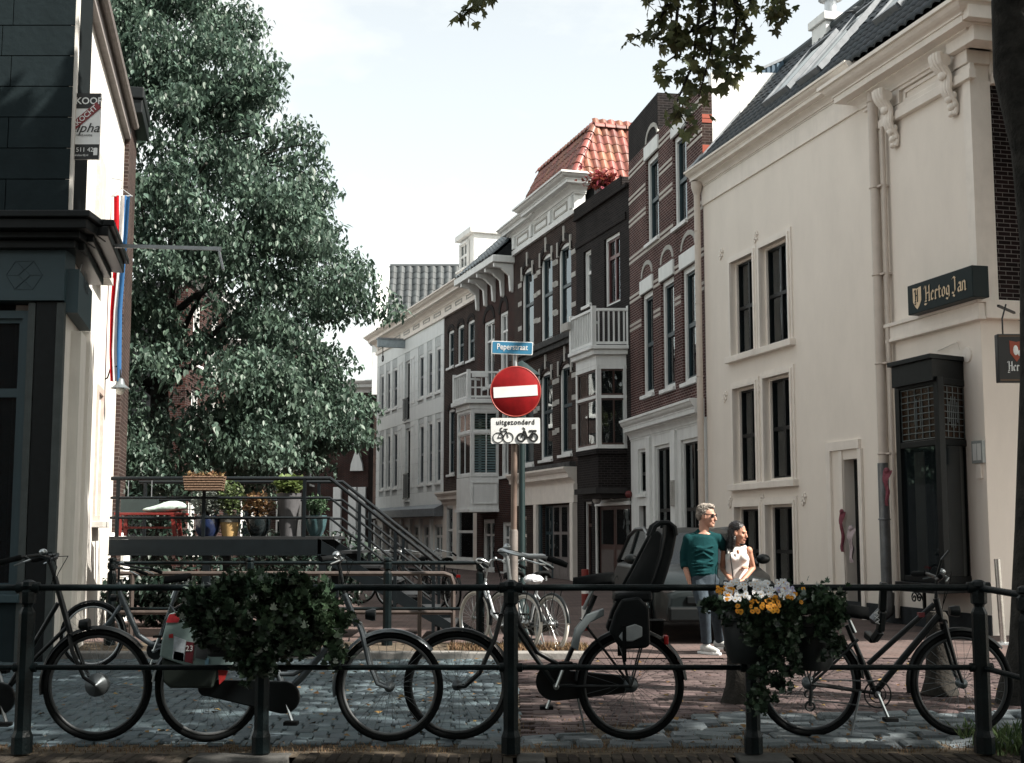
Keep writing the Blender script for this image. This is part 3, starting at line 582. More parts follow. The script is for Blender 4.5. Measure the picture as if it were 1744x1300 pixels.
for A, B_ in zip(P, P[1:]):
    A_, B2 = Vector((A[0], A[1] + 0.05, 0)), Vector((B_[0], B_[1] + 0.05, 0)); t = (B2 - A_).normalized(); A_ += t * 0.06; B2 -= t * 0.06
    for (z0, z1, m_) in ((zm + 0.05, bz1 - 0.4, LEADED), (bz0 + 0.1, zm - 0.05, GLASSD)):
        MB().quad(A_ + Vector((0, 0, z0)), B2 + Vector((0, 0, z0)), B2 + Vector((0, 0, z1)), A_ + Vector((0, 0, z1))).obj('pane', m_, bay)
    z0, z1 = zm + 0.07, bz1 - 0.42; b = MB(); nrm = t.cross(Vector((0, 0, 1))) * 0.008
    L_ = (B2 - A_).length; nv = max(4, int(L_ / 0.16))
    for i in range(nv + 1): q = A_ + t * (L_ * i / nv) + nrm; b.bar(q + Vector((0, 0, z0)), q + Vector((0, 0, z1)), 0.012, 0.012)
    for i in range(9): z = z0 + (z1 - z0) * i / 8; b.bar(A_ + nrm + Vector((0, 0, z)), B2 + nrm + Vector((0, 0, z)), 0.012, 0.012)
    mid = A_ + t * L_ / 2 + nrm * 1.3
    for dx, za, zb_ in ((-0.1, .3, .7), (0.1, .3, .7), (-0.05, .2, .8), (0.05, .2, .8)): b.bar(mid + t * dx + Vector((0, 0, z0 + (z1 - z0) * za)), mid + t * dx + Vector((0, 0, z0 + (z1 - z0) * zb_)), 0.012, 0.012)
    b.obj('lead_came', CAME, bay)
MB().prism([(ba - 0.05, 0.3), (ba + 0.05, -bd + 0.12), (bb - 0.05, -bd + 0.12), (bw - 0.1, 0.3)], bz0 - 0.02, bz0 + 0.02, 'xy').obj('window_board', BLACKP, bay)
MB().box(ba + 0.10, ba + 0.36, -bd + 0.2, -bd + 0.22, bz0 + 0.1, zm - 0.1).obj('blind', CREAMT, bay)
for px in (1553, 1690):                                      # iron scroll bracket under the bay
    pass
u_, z_ = F.uz(1572, 1010, 0.3); b = MB(); b.box(u_ - 0.02, u_ + 0.02, -0.3, -0.26, SZ + 0.25, bz0 - 0.14)
for cx_, r_ in ((-0.28, 0.09), (-0.14, 0.07)):
    b.tube([(u_ + cx_ + r_ * (1 - i / 16) * math.cos(i * 0.7), -0.28, bz0 - 0.26 + r_ * (1 - i / 16) * math.sin(i * 0.7)) for i in range(15)], 0.012, 6)
b.tube([(u_ - 0.3, -0.28, bz0 - 0.15), (u_ - 0.1, -0.28, bz0 - 0.2), (u_, -0.28, bz0 - 0.34)], 0.013, 6); b.obj('scroll_bracket', BLACKP, bay)
u_, z_ = F.uz(1669, 770); b = MB(); b.box(u_ - 0.13, u_ + 0.13, -0.05, 0, z_ - 0.16, z_ + 0.16); tagbox = b.obj('notice_frame', mat('notice frame', (0.30, 0.33, 0.33), 0.5), F.e)
MB().box(u_ - 0.1, u_ - 0.01, -0.055, -0.05, z_ - 0.12, z_ + 0.12).obj('notice_sheet', WHITE, tagbox); MB().box(u_ + 0.01, u_ + 0.1, -0.055, -0.05, z_ - 0.12, z_ + 0.12).obj('notice_sheet', WHITE, tagbox); MB().box(u_ - 0.05, u_ + 0.06, -0.04, 0, z_ - 0.38, z_ - 0.17).obj('letter_slot', CREAMT, F.e)
b = MB(); u_, z_ = F.uz(1648, 605); b.lathe([(0, 0), (0.11, 0.01), (0.12, 0.03)], (u_, -0.03, z_), 14, 'y'); b.tube([(u_ - 0.12, -0.05, z_ + 0.1), (u_ - 0.16, -0.05, z_ + 0.22), (u_ - 0.75, -0.03, z_ + 0.16)], 0.008, 5); b.obj('wall_socket', CREAMT, F.e)
# ---------------------------------------------------------------- maroon brick house
F = Facade('brick_house', 'maroon brick house with pale joints, white bands and a white shop front', c2, c1, deep=8.0)
W = F.W; top = F.uz(1205, 133)[1]; topL = F.uz(1073, 213)[1]; zc_ = F.uz(1075, 745)[1]
w3 = [F.rect(*q) for q in ((1101,1122,274,419), (1147,1170,236,392))]; w2 = [F.rect(*q) for q in ((1094,1113,503,676), (1127,1149,481,666), (1162,1188,460,655))]
shop = [F.rect(*q) for q in ((1088,1101,766,842), (1117,1143,760,960), (1162,1196,750,965))]; dr = F.rect(1090, 1102, 862, 990); dr = (dr[0], dr[1], SZ, dr[3])
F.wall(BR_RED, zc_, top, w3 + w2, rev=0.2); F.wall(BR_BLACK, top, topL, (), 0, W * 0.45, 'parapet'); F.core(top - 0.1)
F.wall(WHITE, ZB, zc_, shop + [dr], name='shop_front', y=-0.02)
zc2 = F.uz(1075, 770)[1]; zc3 = F.uz(1072, 735, .3)[1]; F.cornice('shop_cornice', WHITE, 0, W - 0.15, zc_ - 0.12, zc_ + 0.42, 0.34, 5, ends=False)
for r in w3 + w2:
    F.window(r, WHITE, TEALP, rails=(0.5,), depth=0.13, fw=0.13, sw=0.05, sill=WHITE, curtain=0.25)
    F.box('lintel', WHITE, r[0] - 0.06, r[1] + 0.06, r[3], r[3] + 0.36, 0.05, bevel=0.01); F.arch('relieving_arch', STONE, r[0] - 0.02, r[1] + 0.02, r[3] + 0.44, 0.38, 0.11, 0.02)
for r in shop: F.window(r, WHITE, BLACKP, rails=(0.45,), mull=1 if r[1] - r[0] > 0.8 else 0, depth=0.1, fw=0.08, sw=0.04, sill=WHITE, curtain=0.32)
MB().box(dr[0], dr[1], 0.1, 0.15, dr[2], dr[3]).obj('door', BLACKP, F.e)
for px in (1109, 1152): u_, _ = F.uz(px, 850); F.box('pilaster', WHITE, u_ - 0.16, u_ + 0.16, SZ, zc_ - 0.13, 0.09, bevel=0.01)
u_, z_ = F.uz(1147, 840, .1); b = MB(); b.box(u_ - 0.16, u_ + 0.06, -0.13, -0.085, z_ - 0.3, z_ + 0.3)
for i in range(11): b.box(u_ - 0.15, u_ + 0.05, -0.145, -0.13, z_ - 0.27 + i * 0.052, z_ - 0.245 + i * 0.052)
b.obj('vent_grille', STONE, F.e)
BAND = mat('pale glazed brick band', (0.46, 0.42, 0.38), 0.6, var=0.15, scale=10)
allw = w3 + w2
for y_ in (293, 301, 338, 346, 377, 385, 441, 449, 508, 516, 556, 564):
    z = F.uz(1074, y_)[1]; e = [0.0] + sorted(v for r in allw if r[2] - 0.12 < z < r[3] + 0.4 for v in (r[0] - 0.07, r[1] + 0.07)) + [W]
    for a, c in zip(e[::2], e[1::2]):
        if c - a > 0.05: F.box('brick_band', BAND, a, c, z - 0.035, z + 0.035, 0.012)
ORB = mat('orange red glazed brick', (0.30, 0.055, 0.025), 0.5, var=0.15)
MB().quad((W + 0.002, 0, zc_), (W + 0.002, 0.24, zc_), (W + 0.002, 0.24, top), (W + 0.002, 0, top)).obj('brick_pier_side', BR_DARK, F.e)
for y_ in (186, 194, 240, 247): z = F.uz(1207, y_)[1]; MB().box(W - 0.05, W + 0.014, 0.002, 0.235, z - 0.045, z + 0.045).obj('brick_band', ORB, F.e)
b = MB(); b.add([(W + 0.004, 0.24, 5), (W + 0.004, 4.2, 5), (W + 0.004, 4.2, top + 0.5), (W + 0.004, 0.24, top + 0.3), (W - 0.25, 0.24, 5), (W - 0.25, 4.2, 5), (W - 0.25, 4.2, top + 0.5), (W - 0.25, 0.24, top + 0.3)], [(0, 1, 2, 3), (4, 5, 6, 7), (3, 2, 6, 7), (0, 4, 7, 3), (1, 2, 6, 5)])
b.obj('party_wall', mat('rough white plaster', (0.74, 0.75, 0.74), 0.9, var=0.08, scale=3, bump=0.5), F.e)
BLU = mat('blue corrugated metal', (0.07, 0.12, 0.17), 0.45, var=0.2); b = MB(); ww = 0; zt_ = F.uz(1364, 82, -2.3)[1]
zq = top + .35; b.prism([(1.25, zq), (2.6, zq), (2.6, zt_ + .1)], W - .09, W - .03, 'yz'); roofs = b.obj('roof_screen', BLU, F.e)
for i in range(10): yy = 1.45 + i * .115; MB().box(W - .03, W - .005, yy, yy + .055, zq, zq + (zt_ + .1 - zq) * (yy - 1.25) / 1.35).obj('screen_rib', BLU, roofs)
MB().bar((W - .05, 1.2, zq), (W - .05, 2.62, zt_ + .14), .1, .06).obj('screen_coping', LEAD, roofs)
# ---------------------------------------------------------------- sooty house with a white balcony on a bay
def bay(F, x1, x2, x3, ytop, ymid, ybot, d, frame, upper, lower, sashm, rail_frac=0.66, panel=None, mull=1, glass=None):
    """two-faced oriel: front face x1..x2, angled return x2..x3; heights measured at the front corner x2"""
    a = F.uz(x1, (ytop + ybot) / 2, d)[0]; c = F.uz(x2, (ytop + ybot) / 2, d)[0]; e = F.uz(x3, (ytop + ybot) / 2)[0]
    zt, zb = F.uz(x2, ytop, d)[1], F.uz(x2, ybot, d)[1]; P = [(a - 0.25, 0.05), (a, -d), (c, -d), (max(e, c + 0.15), 0.05)]
    b = MB(); w = b
    for x, y in P[1:3]: b.box(x - 0.06, x + 0.06, y - 0.02, y + 0.1, zb, zt)
    b.box(P[3][0] - 0.1, P[3][0] + 0.02, -0.08, 0.02, zb, zt); b.box(P[0][0], P[0][0] + 0.1, -0.08, 0.02, zb, zt)
    zr_ = zb + (zt - zb) * rail_frac
    for A, B_ in zip(P, P[1:]):
        for z, h in ((zb + 0.05, 0.1), (zr_, 0.08), (zt - 0.05, 0.1)): b.bar((A[0], A[1] + 0.02, z), (B_[0], B_[1] + 0.02, z), 0.1, h)
    o = b.obj('bay_window', frame, F.e)
    for A, B_ in zip(P, P[1:]):
        A_, B2 = Vector((A[0], A[1] + 0.03, 0)), Vector((B_[0], B_[1] + 0.03, 0)); t = (B2 - A_).normalized(); A_ += t * 0.07; B2 -= t * 0.07; sb = MB()
        for z0, z1 in ((zb + 0.1, zr_ - 0.04), (zr_ + 0.04, zt - 0.1)):
            for q in (0, 1): X = A_ if q == 0 else B2; sb.bar(X + Vector((0, 0, z0)), X + Vector((0, 0, z1)), 0.05, 0.05)
            for z in (z0 + 0.025, z1 - 0.025): sb.bar(A_ + Vector((0, 0, z)), B2 + Vector((0, 0, z)), 0.05, 0.05)
            if mull: M_ = (A_ + B2) / 2; sb.bar(M_ + Vector((0, 0, z0)), M_ + Vector((0, 0, z1)), 0.04, 0.04)
            MB().quad(A_ + Vector((0, 0.0, z0)), B2 + Vector((0, 0.0, z0)), B2 + Vector((0, 0.0, z1)), A_ + Vector((0, 0.0, z1))).obj('pane', glass or GLASS, o)
        sb.obj('sash', sashm, o)
    q = [(P[0][0] + 0.1, 0.2), (a + 0.08, -d + 0.14), (c - 0.1, -d + 0.14), (P[3][0] - 0.15, 0.2)]
    return o, P, zb, zt, q
def ring(P, g):                                    # grow a bay outline outwards
    (a, y0), (b_, y1), (c, y2), (e, y3) = P; return [(a - g, y0), (b_ - g * 0.7, y1 - g), (c + g * 0.7, y2 - g), (e + g, y3)]
F = Facade('balcony_house', 'narrow sooty brick house with a white balcony above a two-sided bay window', c3, c2)
W = F.W; top = F.uz(1066, 318)[1]; r1 = F.rect(1029, 1056, 408, 525); r2 = F.rect(994, 1007, 430, 524); zg = F.uz(1040, 845)[1]
g1 = F.rect(995, 1008, 855, 985); g2 = F.rect(1016, 1074, 852, 985); g1 = (g1[0], g1[1], SZ, g1[3]); g2 = (g2[0], min(g2[1], W - 0.05), SZ, g2[3])
F.wall(BR_BLACK, ZB, top, [r1, r2, g1, g2]); F.core(top - 0.1)
pt = F.uz(1066, 300)[1]; b = MB(); b.box(0, W * 0.95, -0.04, 0.3, top - 0.9, top - 0.7); b.box(0.02, W * 0.9, -0.07, 0.3, top + 0.0, pt + 0.05); b.box(0, W, -0.1, 0.34, top - 0.05, top + 0.05); b.obj('parapet', BR_BLACK, F.e)
F.window(r1, WHITE, mat('oxblood paint', (0.10, 0.03, 0.03), 0.4), rails=(0.72,), mull=1, fw=0.09, sill=None, curtain=0.3); F.window(r2, WHITE, WHITE, rails=(0.62,), fw=0.07)
BROWN = mat('dark brown paint', (0.06, 0.03, 0.025), 0.4)
o, P, zb, zt, q = bay(F, 983, 1017, 1067, 622, 650, 764, 0.75, WHITE, None, None, BROWN, 0.62)
b = MB(); b.prism([(x, y + 0.06) for x, y in q], zb, zb + 0.02, 'xy'); b.box(q[0][0], q[3][0], 0.15, 0.2, zb, zt); b.obj('blind', mat('grey blind', (0.34, 0.36, 0.37), 0.8, var=0.2), o)
b = MB(); b.prism(ring(P, 0.03), zt, zt + 0.28, 'xy'); b.prism(ring(P, 0.14), zt + 0.281, zt + 0.42, 'xy'); b.prism(ring(P, 0.22), zt + 0.421, zt + 0.52, 'xy'); b.obj('bay_entablature', WHITE, F.e, bevel=0.012)
b = MB(); b.prism(ring(P, 0.05), zb - 0.14, zb - 0.02, 'xy'); b.prism(ring(P, -0.02), zb - 1.05, zb - 0.141, 'xy'); b.obj('bay_base', BR_BLACK, F.e)
b = MB(); b.prism(ring(P, 0.08), zb - 1.2, zb - 1.051, 'xy'); b.prism(ring(P, -0.1), zb - 1.32, zb - 1.201, 'xy'); b.obj('bay_soffit', mat('sooty timber', (0.04, 0.038, 0.038), 0.8), F.e)
def balcony(F, P, z0, h, m, name, gap=0.13):
    b = MB(); R_ = ring(P, 0.12); zt_ = z0 + h
    for A, B_ in zip(R_, R_[1:]):
        A_, B2 = Vector((*A, 0)), Vector((*B_, 0)); L_ = (B2 - A_).length; n = max(2, int(L_ / gap))
        b.bar(A_ + Vector((0, 0, zt_)), B2 + Vector((0, 0, zt_)), 0.09, 0.07); b.bar(A_ + Vector((0, 0, z0 + 0.07)), B2 + Vector((0, 0, z0 + 0.07)), 0.07, 0.07)
    bal = b.obj(name, m, F.e)
    for A, B_ in zip(R_, R_[1:]):
        A_, B2 = Vector((*A, 0)), Vector((*B_, 0)); n = max(2, int((B2 - A_).length / gap))
        for i in range(1, n): p = A_ + (B2 - A_) * i / n; MB().bar(p + Vector((0, 0, z0 + 0.1)), p + Vector((0, 0, zt_ - 0.03)), 0.04, 0.04).obj('baluster', m, bal)
    for A in R_[1:]: MB().box(A[0] - 0.06, A[0] + 0.06, A[1] - 0.06, A[1] + 0.06, z0, zt_ + 0.1).obj('corner_post', m, bal)
    return bal, R_
bal, R_ = balcony(F, P, zt + 0.52, 0.98, WHITE, 'balcony')
b = MB(); A = R_[1]; b.box(A[0] - 0.5, A[0] + 0.1, A[1] - 0.16, A[1] - 0.05, zt + 1.2, zt + 1.42); b.obj('window_box', STONE, bal)
F.window(g1, WHITE, BROWN, rails=(0.72,), sill=None, fw=0.06, glass=GLASSD); 
u0, u1, z0, z1 = g2; F.window((u0, u1, z0 + 2.25, z1), WHITE, BROWN, rails=(), mull=2, sill=WHITE, fw=0.08, glass=GLASSD, sillout=0.04)
for i in range(2):
    a = u0 + 0.08 + (u1 - u0 - 0.16) * i / 2; c = a + (u1 - u0 - 0.16) / 2; d_ = MB().box(a, c - 0.02, 0.08, 0.14, z0, z0 + 2.24).obj('door', BROWN, F.e)
    MB().box(a + 0.12, c - 0.14, 0.07, 0.08, z0 + 1.1, z0 + 2.05).obj('pane', GLASSD, d_); MB().box(a + 0.12, c - 0.14, 0.07, 0.08, z0 + 0.2, z0 + 0.95).obj('door_panel', mat('grey brown paint', (0.10, 0.085, 0.08), 0.5), d_)
F.box('door_frame', WHITE, u0, u0 + 0.08, SZ, z0 + 2.25, 0.03); 
b = MB(); u_, z_ = F.uz(1019, 848, .3); b.ball((u_, -0.34, z_ - 0.05), 0.13, 12, 8); b.tube([(u_ + 0.5, -0.02, z_ - 0.1), (u_ + 0.4, -0.3, z_ + 0.12), (u_, -0.34, z_ + 0.06)], 0.018, 6); b.obj('globe_lamp', WHITE, F.e, smooth=True)
b = MB(); u_, z_ = F.uz(1073, 842, .1); b.ball((u_ - 0.1, -0.1, z_), 0.1, 8, 6); b.obj('alarm_bell', mat('red plastic', (0.12, 0.012, 0.012), 0.5), F.e)
# ---------------------------------------------------------------- house with the ornate white cornice and red roof
F = Facade('ornate_house', 'dark brick house with ornate white cornice, arched windows and red tiled mansard', c4, c3)
W = F.W; zf = F.uz(877, 436)[1]; zft = F.uz(984, 306)[1]; ws = [F.rect(*q) for q in ((889,909,463,596), (921,941,439,586), (951,973,421,576))]; wl = [F.rect(*q) for q in ((889,909,650,794), (920,941,636,785), (953,974,623,776))]
zsh = F.uz(899, 858)[1]; sd_ = F.rect(924, 978, 862, 1000); sd_ = (sd_[0], sd_[1], SZ, sd_[3]); s0 = F.rect(884, 897, 880, 1000); s0 = (s0[0], s0[1], SZ + 0.4, s0[3])
F.wall(BR_DARK, ZB, zf, ws + wl + [sd_, s0]); F.core(zft - 0.1)
for r in ws + wl:
    F.window(r, WHITE, TEALP, rails=(0.55,), fw=0.12, depth=0.12, sill=WHITE, curtain=0.0, glass=GLASSD); F.arch_top(BR_DARK, r[0], r[1], r[3], 0.32)
    F.arch('window_arch', BR_BLACK, r[0] - 0.12, r[1] + 0.12, r[3] - 0.3, 0.62, 0.18, 0.03); c_ = (r[0] + r[1]) / 2
    for dx, z_ in ((0, 0.30), (-0.62, -0.1), (0.62, -0.1)):
        F.box('arch_stone', STONE, c_ + dx - 0.06, c_ + dx + 0.06, r[3] + z_ - 0.24, r[3] + z_ + 0.24, 0.05, bevel=0.01)
    for f_ in (0.33, 0.70, 0.98):
        z = r[2] + (r[3] - 0.4 - r[2]) * f_; F.box('stone_band', STONE, r[1] + 0.02, min(r[1] + 0.42, W), z - 0.075, z + 0.075, 0.015); F.box('stone_band', STONE, max(0, r[0] - 0.42), r[0] - 0.02, z - 0.075, z + 0.075, 0.015)
DST = mat('dark weathered ledge', (0.07, 0.07, 0.07), 0.9, var=0.4, bump=0.4)
for r in (ws[0], wl[0]): b = MB(); b.box(0.1, W - 0.1, -0.22, 0.02, r[2] - 0.32, r[2] - 0.12); b.box(0.15, W - 0.15, -0.14, 0.02, r[2] - 0.48, r[2] - 0.321); b.obj('sill_ledge', DST, F.e, bevel=0.015)
b = MB(); b.box(0, W + 0.02, -0.1, 0.3, zf, zf + 0.16); b.box(0, W, -0.05, 0.3, zf + 0.161, zft - 0.40); b.obj('frieze', WHITE, F.e)
for i in range(3):
    a = W * (0.08 + 0.31 * i); c = a + W * 0.2; z0, z1 = zf + 0.24, zft - 0.46; b = MB(); b.box(a, c, -0.075, -0.04, z0, z0 + 0.06); b.box(a, c, -0.075, -0.04, z1 - 0.06, z1); b.box(a, a + 0.06, -0.075, -0.04, z0 + 0.061, z1 - 0.061); b.box(c - 0.06, c, -0.075, -0.04, z0 + 0.061, z1 - 0.061); b.obj('frieze_panel', STONE, F.e)
for i in range(4): a = W * (0.02 + 0.31 * i); F.box('frieze_bracket', WHITE, a, a + 0.22, zf + 0.18, zft - 0.42, 0.14, bevel=0.02)
F.cornice('cornice', WHITE, -0.15, W * 0.42, zft - 0.42, zft, 0.5, 5); F.cornice('cornice', WHITE, W * 0.42, W + 0.02, zft - 0.40, zft + 0.12, 0.7, 5)
# mansard: street slope, hipped end towards the quay
RED = mat('red clay pantile', (0.20, 0.07, 0.045), 0.5, var=0.4, scale=5, rand=0.35, stain=0.4); zr1 = F.uz(1011, 216, -1.0)[1]; zr0 = zft + 0.1; ue = F.uz(1011, 216, -1.0)[0]; ul = F.uz(917, 292, -1.0)[0]
e0 = W - 0.1; b = MB(); b.hexa([(-0.1, -0.1, zr0 - 0.2), (e0, -0.1, zr0 - 0.2), (e0, 6, zr0 - 0.2), (-0.1, 6, zr0 - 0.2), (ul, 1.0, zr1 - 0.05), (ue, 1.0, zr1 - 0.05), (ue, 6, zr1 - 0.05), (ul, 6, zr1 - 0.05)])
rf = b.obj('mansard_roof', mat('roof underlay', (0.10, 0.03, 0.02), 0.9), F.e); tw, tl = 0.27, 0.34; tmr = tilemesh('roof_tile', tw, tl, RED, 0.05); REDI = mat('red clay pantile field', (0.25, 0.075, 0.042), 0.42, var=0.25, scale=6, island=0.22)
Vs = Vector((0, 1.1, zr1 - zr0 + 0.15)); L_ = Vs.length
tile_plane(rf, tmr, (-0.1, -0.12, zr0 - 0.16), (1, 0, 0), Vs, int((e0 + 0.1) / tw) + 1, int(L_ / tl) + 1, tw, tl, REDI, clip=lambda u, s_: (-0.1 + (ul + 0.1) * s_ / L_) - 0.1 < u - 0.1 < e0 + (ue - e0) * s_ / L_ + 0.05)
Ve = Vector((ue - e0, 0, zr1 - zr0 + 0.15)); L2 = Ve.length
tile_plane(rf, tmr, (e0 + 0.02, -0.1, zr0 - 0.16), (0, 1, 0), Ve, int(6 / tw), int(L2 / tl) + 1, tw, tl, REDI, clip=lambda u, s_: u - 0.1 > 1.1 * s_ / L2 - 0.1)
def ridge_tiles(parent, A, B_, r, m, l=0.34):
    A, B_ = Vector(A), Vector(B_); n = int((B_ - A).length / l); me = None; q = (B_ - A).to_track_quat('Y', 'Z').to_euler()
    b = MB(); pr = [(-r + 0.0, -0.02)] + [(r * math.cos(math.pi - math.pi * i / 8), r * math.sin(math.pi * i / 8)) for i in range(9)] + [(r, -0.02)]
    for (y, s_) in ((0, 1.18), (0.06, 1.18), (0.07, 1.0), (l * 1.03, 0.96)):
        for x, z in pr: b.v.append((x * s_, y, z * s_))
    k = len(pr)
    for j in range(3):
        for i in range(k - 1): b.f.append((j * k + i, j * k + i + 1, (j + 1) * k + i + 1, (j + 1) * k + i))
    b.f.append(tuple(range(k))); me = b.mesh('ridge_tile'); me.materials.append(m)
    for i in range(n): inst('ridge_tile', me, parent, A + (B_ - A) * i / n, q)
ridge_tiles(rf, (e0 + 0.03, -0.12, zr0 - 0.1), (ue, 1.0, zr1), 0.13, RED); ridge_tiles(rf, (ue, 1.0, zr1), (ue, 6, zr1), 0.14, RED); ridge_tiles(rf, (ue, 1.0, zr1), (ul, 1.0, zr1), 0.13, RED)
# shop front of the ornate house
z0_ = zsh; b = MB(); b.box(0.35, W - 0.02, -0.12, 0.02, sd_[3] + 0.05, z0_ + 0.5); b.obj('shop_fascia', CREAMT, F.e); F.cornice('shop_cornice', CREAMT, 0.3, W - 0.05, z0_ + 0.45, z0_ + 1.0, 0.42, 5, ends=False)
for u_ in (sd_[0] - 0.5, sd_[1] + 0.02): F.box('column', CREAMT, u_, u_ + 0.26, SZ, sd_[3] + 0.04, 0.16, bevel=0.02)
F.box('side_pilaster', TEALP, sd_[0] - 0.24, sd_[0] - 0.01, SZ, sd_[3] + 0.04, 0.06)
n = 4; a0_ = sd_[0]; ww = (sd_[1] - sd_[0]) / n; PINK = mat('old grey door paint', (0.20, 0.18, 0.175), 0.45, var=0.2); b = MB()
for i in range(n):
    a = a0_ + ww * i; d_ = MB().box(a + 0.01, a + ww - 0.01, 0.1, 0.16, sd_[2], sd_[3]).obj('folding_door', TEALP if i == 0 else PINK, F.e); h = sd_[3] - sd_[2]
    for z0, z1, m_ in ((0.30, 0.60, GLASSD), (0.64, 0.97, GLASSD), (0.04, 0.26, PINK)): MB().box(a + 0.14, a + ww - 0.14, 0.085, 0.1, sd_[2] + h * z0, sd_[2] + h * z1).obj('pane' if m_ is GLASSD else 'door_panel', m_, d_)
F.window(s0, CREAMT, CREAMT, rails=(0.6,), fw=0.06, sill=CREAMT, glass=GLASSD)
# ---------------------------------------------------------------- brown house with bracketed eaves
F = Facade('bracketed_house', 'small red brown brick house with bracketed eaves and dormer', c5, c4)
W = F.W; ze = F.uz(872, 452)[1]; wv = [F.rect(*q) for q in ((824,842,551,662), (851,865,535,640))]; gl = [F.rect(*q) for q in ((853,866,700,812), (822,842,885,1000), (855,872,890,1000))]; gl[1:] = [(r[0], r[1], SZ + 0.05, r[3]) for r in gl[1:]]
F.wall(BR_MIX, ZB, ze, wv + gl); F.core(ze - 0.1)
for r in wv + gl: F.window(r, WHITE, WHITE, rails=(0.72,), mull=1, fw=0.1, sw=0.04, depth=0.12, curtain=0.2)
for r in wv: F.arch('window_arch', BR_BLACK, r[0] - 0.1, r[1] + 0.1, r[3], 0.6, 0.2, 0.025)
b = MB(); b.box(-0.5, W + 0.05, -0.8, 0.2, ze + 0.03, ze + 0.28); b.obj('eaves', WHITE, F.e, bevel=0.02)
for i in range(5):
    u = 0.12 + (W - 0.35) * i / 4; b = MB(); b.prism([(-0.72, ze + 0.02), (0.0, ze + 0.02), (0.0, ze - 1.0), (-0.12, ze - 0.95), (-0.16, ze - 0.4), (-0.45, ze - 0.16), (-0.72, ze - 0.12)], u, u + 0.16, 'yz'); b.obj('eaves_bracket', WHITE, F.e, bevel=0.015)
BLT = mat('blue grey pantile', (0.055, 0.07, 0.08), 0.4, var=0.3, scale=5, rand=0.25); tb = tilemesh('roof_tile', 0.36, 0.42, BLT, 0.06)
zr1 = F.uz(872, 398, -1.2)[1]; b = MB(); b.hexa([(-0.3, -0.75, ze + 0.2), (W, -0.75, ze + 0.2), (W, 5, ze + 0.2), (-0.3, 5, ze + 0.2), (0.4, 1.2, zr1), (W, 1.2, zr1), (W, 5, zr1), (0.4, 5, zr1)]); rf = b.obj('roof', INTER, F.e)
Vv = Vector((0, 1.95, zr1 - ze - 0.2)); tile_plane(rf, tb, (-0.3, -0.8, ze + 0.27), (1, 0, 0), Vv, int((W + .3) / .36), int(Vv.length / 0.42) + 1, 0.36, 0.42, BLT)
b = MB(); tile_end = Vector((W - 0.02, 0, 0))
o, P, zb, zt, q = bay(F, 780, 802, 849, 697, 740, 812, 0.95, WHITE, None, None, WHITE, 0.66, mull=1)
SHUT = mat('pale blue louvre', (0.36, 0.47, 0.50), 0.5, var=0.08)
for A, B_ in zip(q[1:], q[2:]):
    A_, B2 = Vector((*A, 0)), Vector((*B_, 0)); n = 24
    for i in range(n): z = zb + 0.12 + (zt - zb - 0.25) * i / (n - 1); MB().bar(A_ + Vector((0, 0, z)), B2 + Vector((0, 0, z)), 0.05, (zt - zb) / n * 0.6).obj('louvre_slat', SHUT, o)
b = MB(); b.prism(ring(P, 0.04), zb - 1.15, zb - 0.02, 'xy'); b.prism(ring(P, 0.1), zb - 1.25, zb - 1.151, 'xy'); b.obj('bay_apron', WHITE, F.e)
A, B_ = Vector((*ring(P, 0.06)[2], 0)), Vector((*ring(P, 0.06)[3], 0)); t = B_ - A; b = MB()
for z in (zb - 0.95, zb - 0.2): b.bar(A + t * 0.1 + Vector((0, 0, z)), A + t * 0.9 + Vector((0, 0, z)), 0.04, 0.05)
for f_ in (0.1, 0.9): b.bar(A + t * f_ + Vector((0, 0, zb - 0.95)), A + t * f_ + Vector((0, 0, zb - 0.2)), 0.04, 0.05)
b.obj('apron_panel', WHITE, F.e)
b = MB(); b.prism(ring(P, 0.08), zt, zt + 0.2, 'xy'); b.prism(ring(P, 0.24), zt + 0.201, zt + 0.36, 'xy'); b.obj('bay_cornice', WHITE, F.e, bevel=0.015)
bal2, R_ = balcony(F, P, zt + 0.37, 0.95, WHITE, 'balcony', gap=0.22)
A, B_ = Vector((*R_[2], zt + 1.22)), Vector((*R_[3], zt + 1.22)); b = MB(); b.bar(A + (B_ - A) * 0.2 + Vector((0, -0.12, 0)), A + (B_ - A) * 0.7 + Vector((0, -0.12, 0)), 0.16, 0.16); b.obj('window_box', WHITE, bal2)
b = MB(); b.bar(A + Vector((0, 0, -0.45)), B_ + Vector((0, 0, -0.45)), 0.05, 0.05); b.obj('balcony_rail', WHITE, bal2)
# ---------------------------------------------------------------- dark house and white boarded house under one cornice
def cap_cornice(F, zb_, zt_, panels):
    W = F.W; F.box('frieze', CREAMT, -0.02, W + 0.02, zb_, zt_ - 0.5, 0.06); F.cornice('cornice', CREAMT, -0.1, W + 0.1, zt_ - 0.5, zt_, 0.75, 5, ends=False); F.box('architrave', CREAMT, -0.02, W + 0.02, zb_ - 0.02, zb_ + 0.14, 0.12)
    for i in range(panels):
        a = W * (i + 0.2) / panels; c = W * (i + 0.8) / panels; z0, z1 = zb_ + 0.3, zt_ - 0.65; b = MB(); b.box(a, c, -0.085, -0.05, z0, z0 + 0.05); b.box(a, c, -0.085, -0.05, z1 - 0.05, z1); b.box(a, a + 0.05, -0.085, -0.05, z0 + 0.051, z1 - 0.051); b.box(c - 0.05, c, -0.085, -0.05, z0 + 0.051, z1 - 0.051); b.obj('frieze_panel', STONE, F.e)
F = Facade('dark_brick_house', 'slim dark brick house between the white house and the bracketed eaves', c6, c5)
zct = F.uz(806, 460, .5)[1]; zcb = F.uz(810, 511)[1]; W = F.W
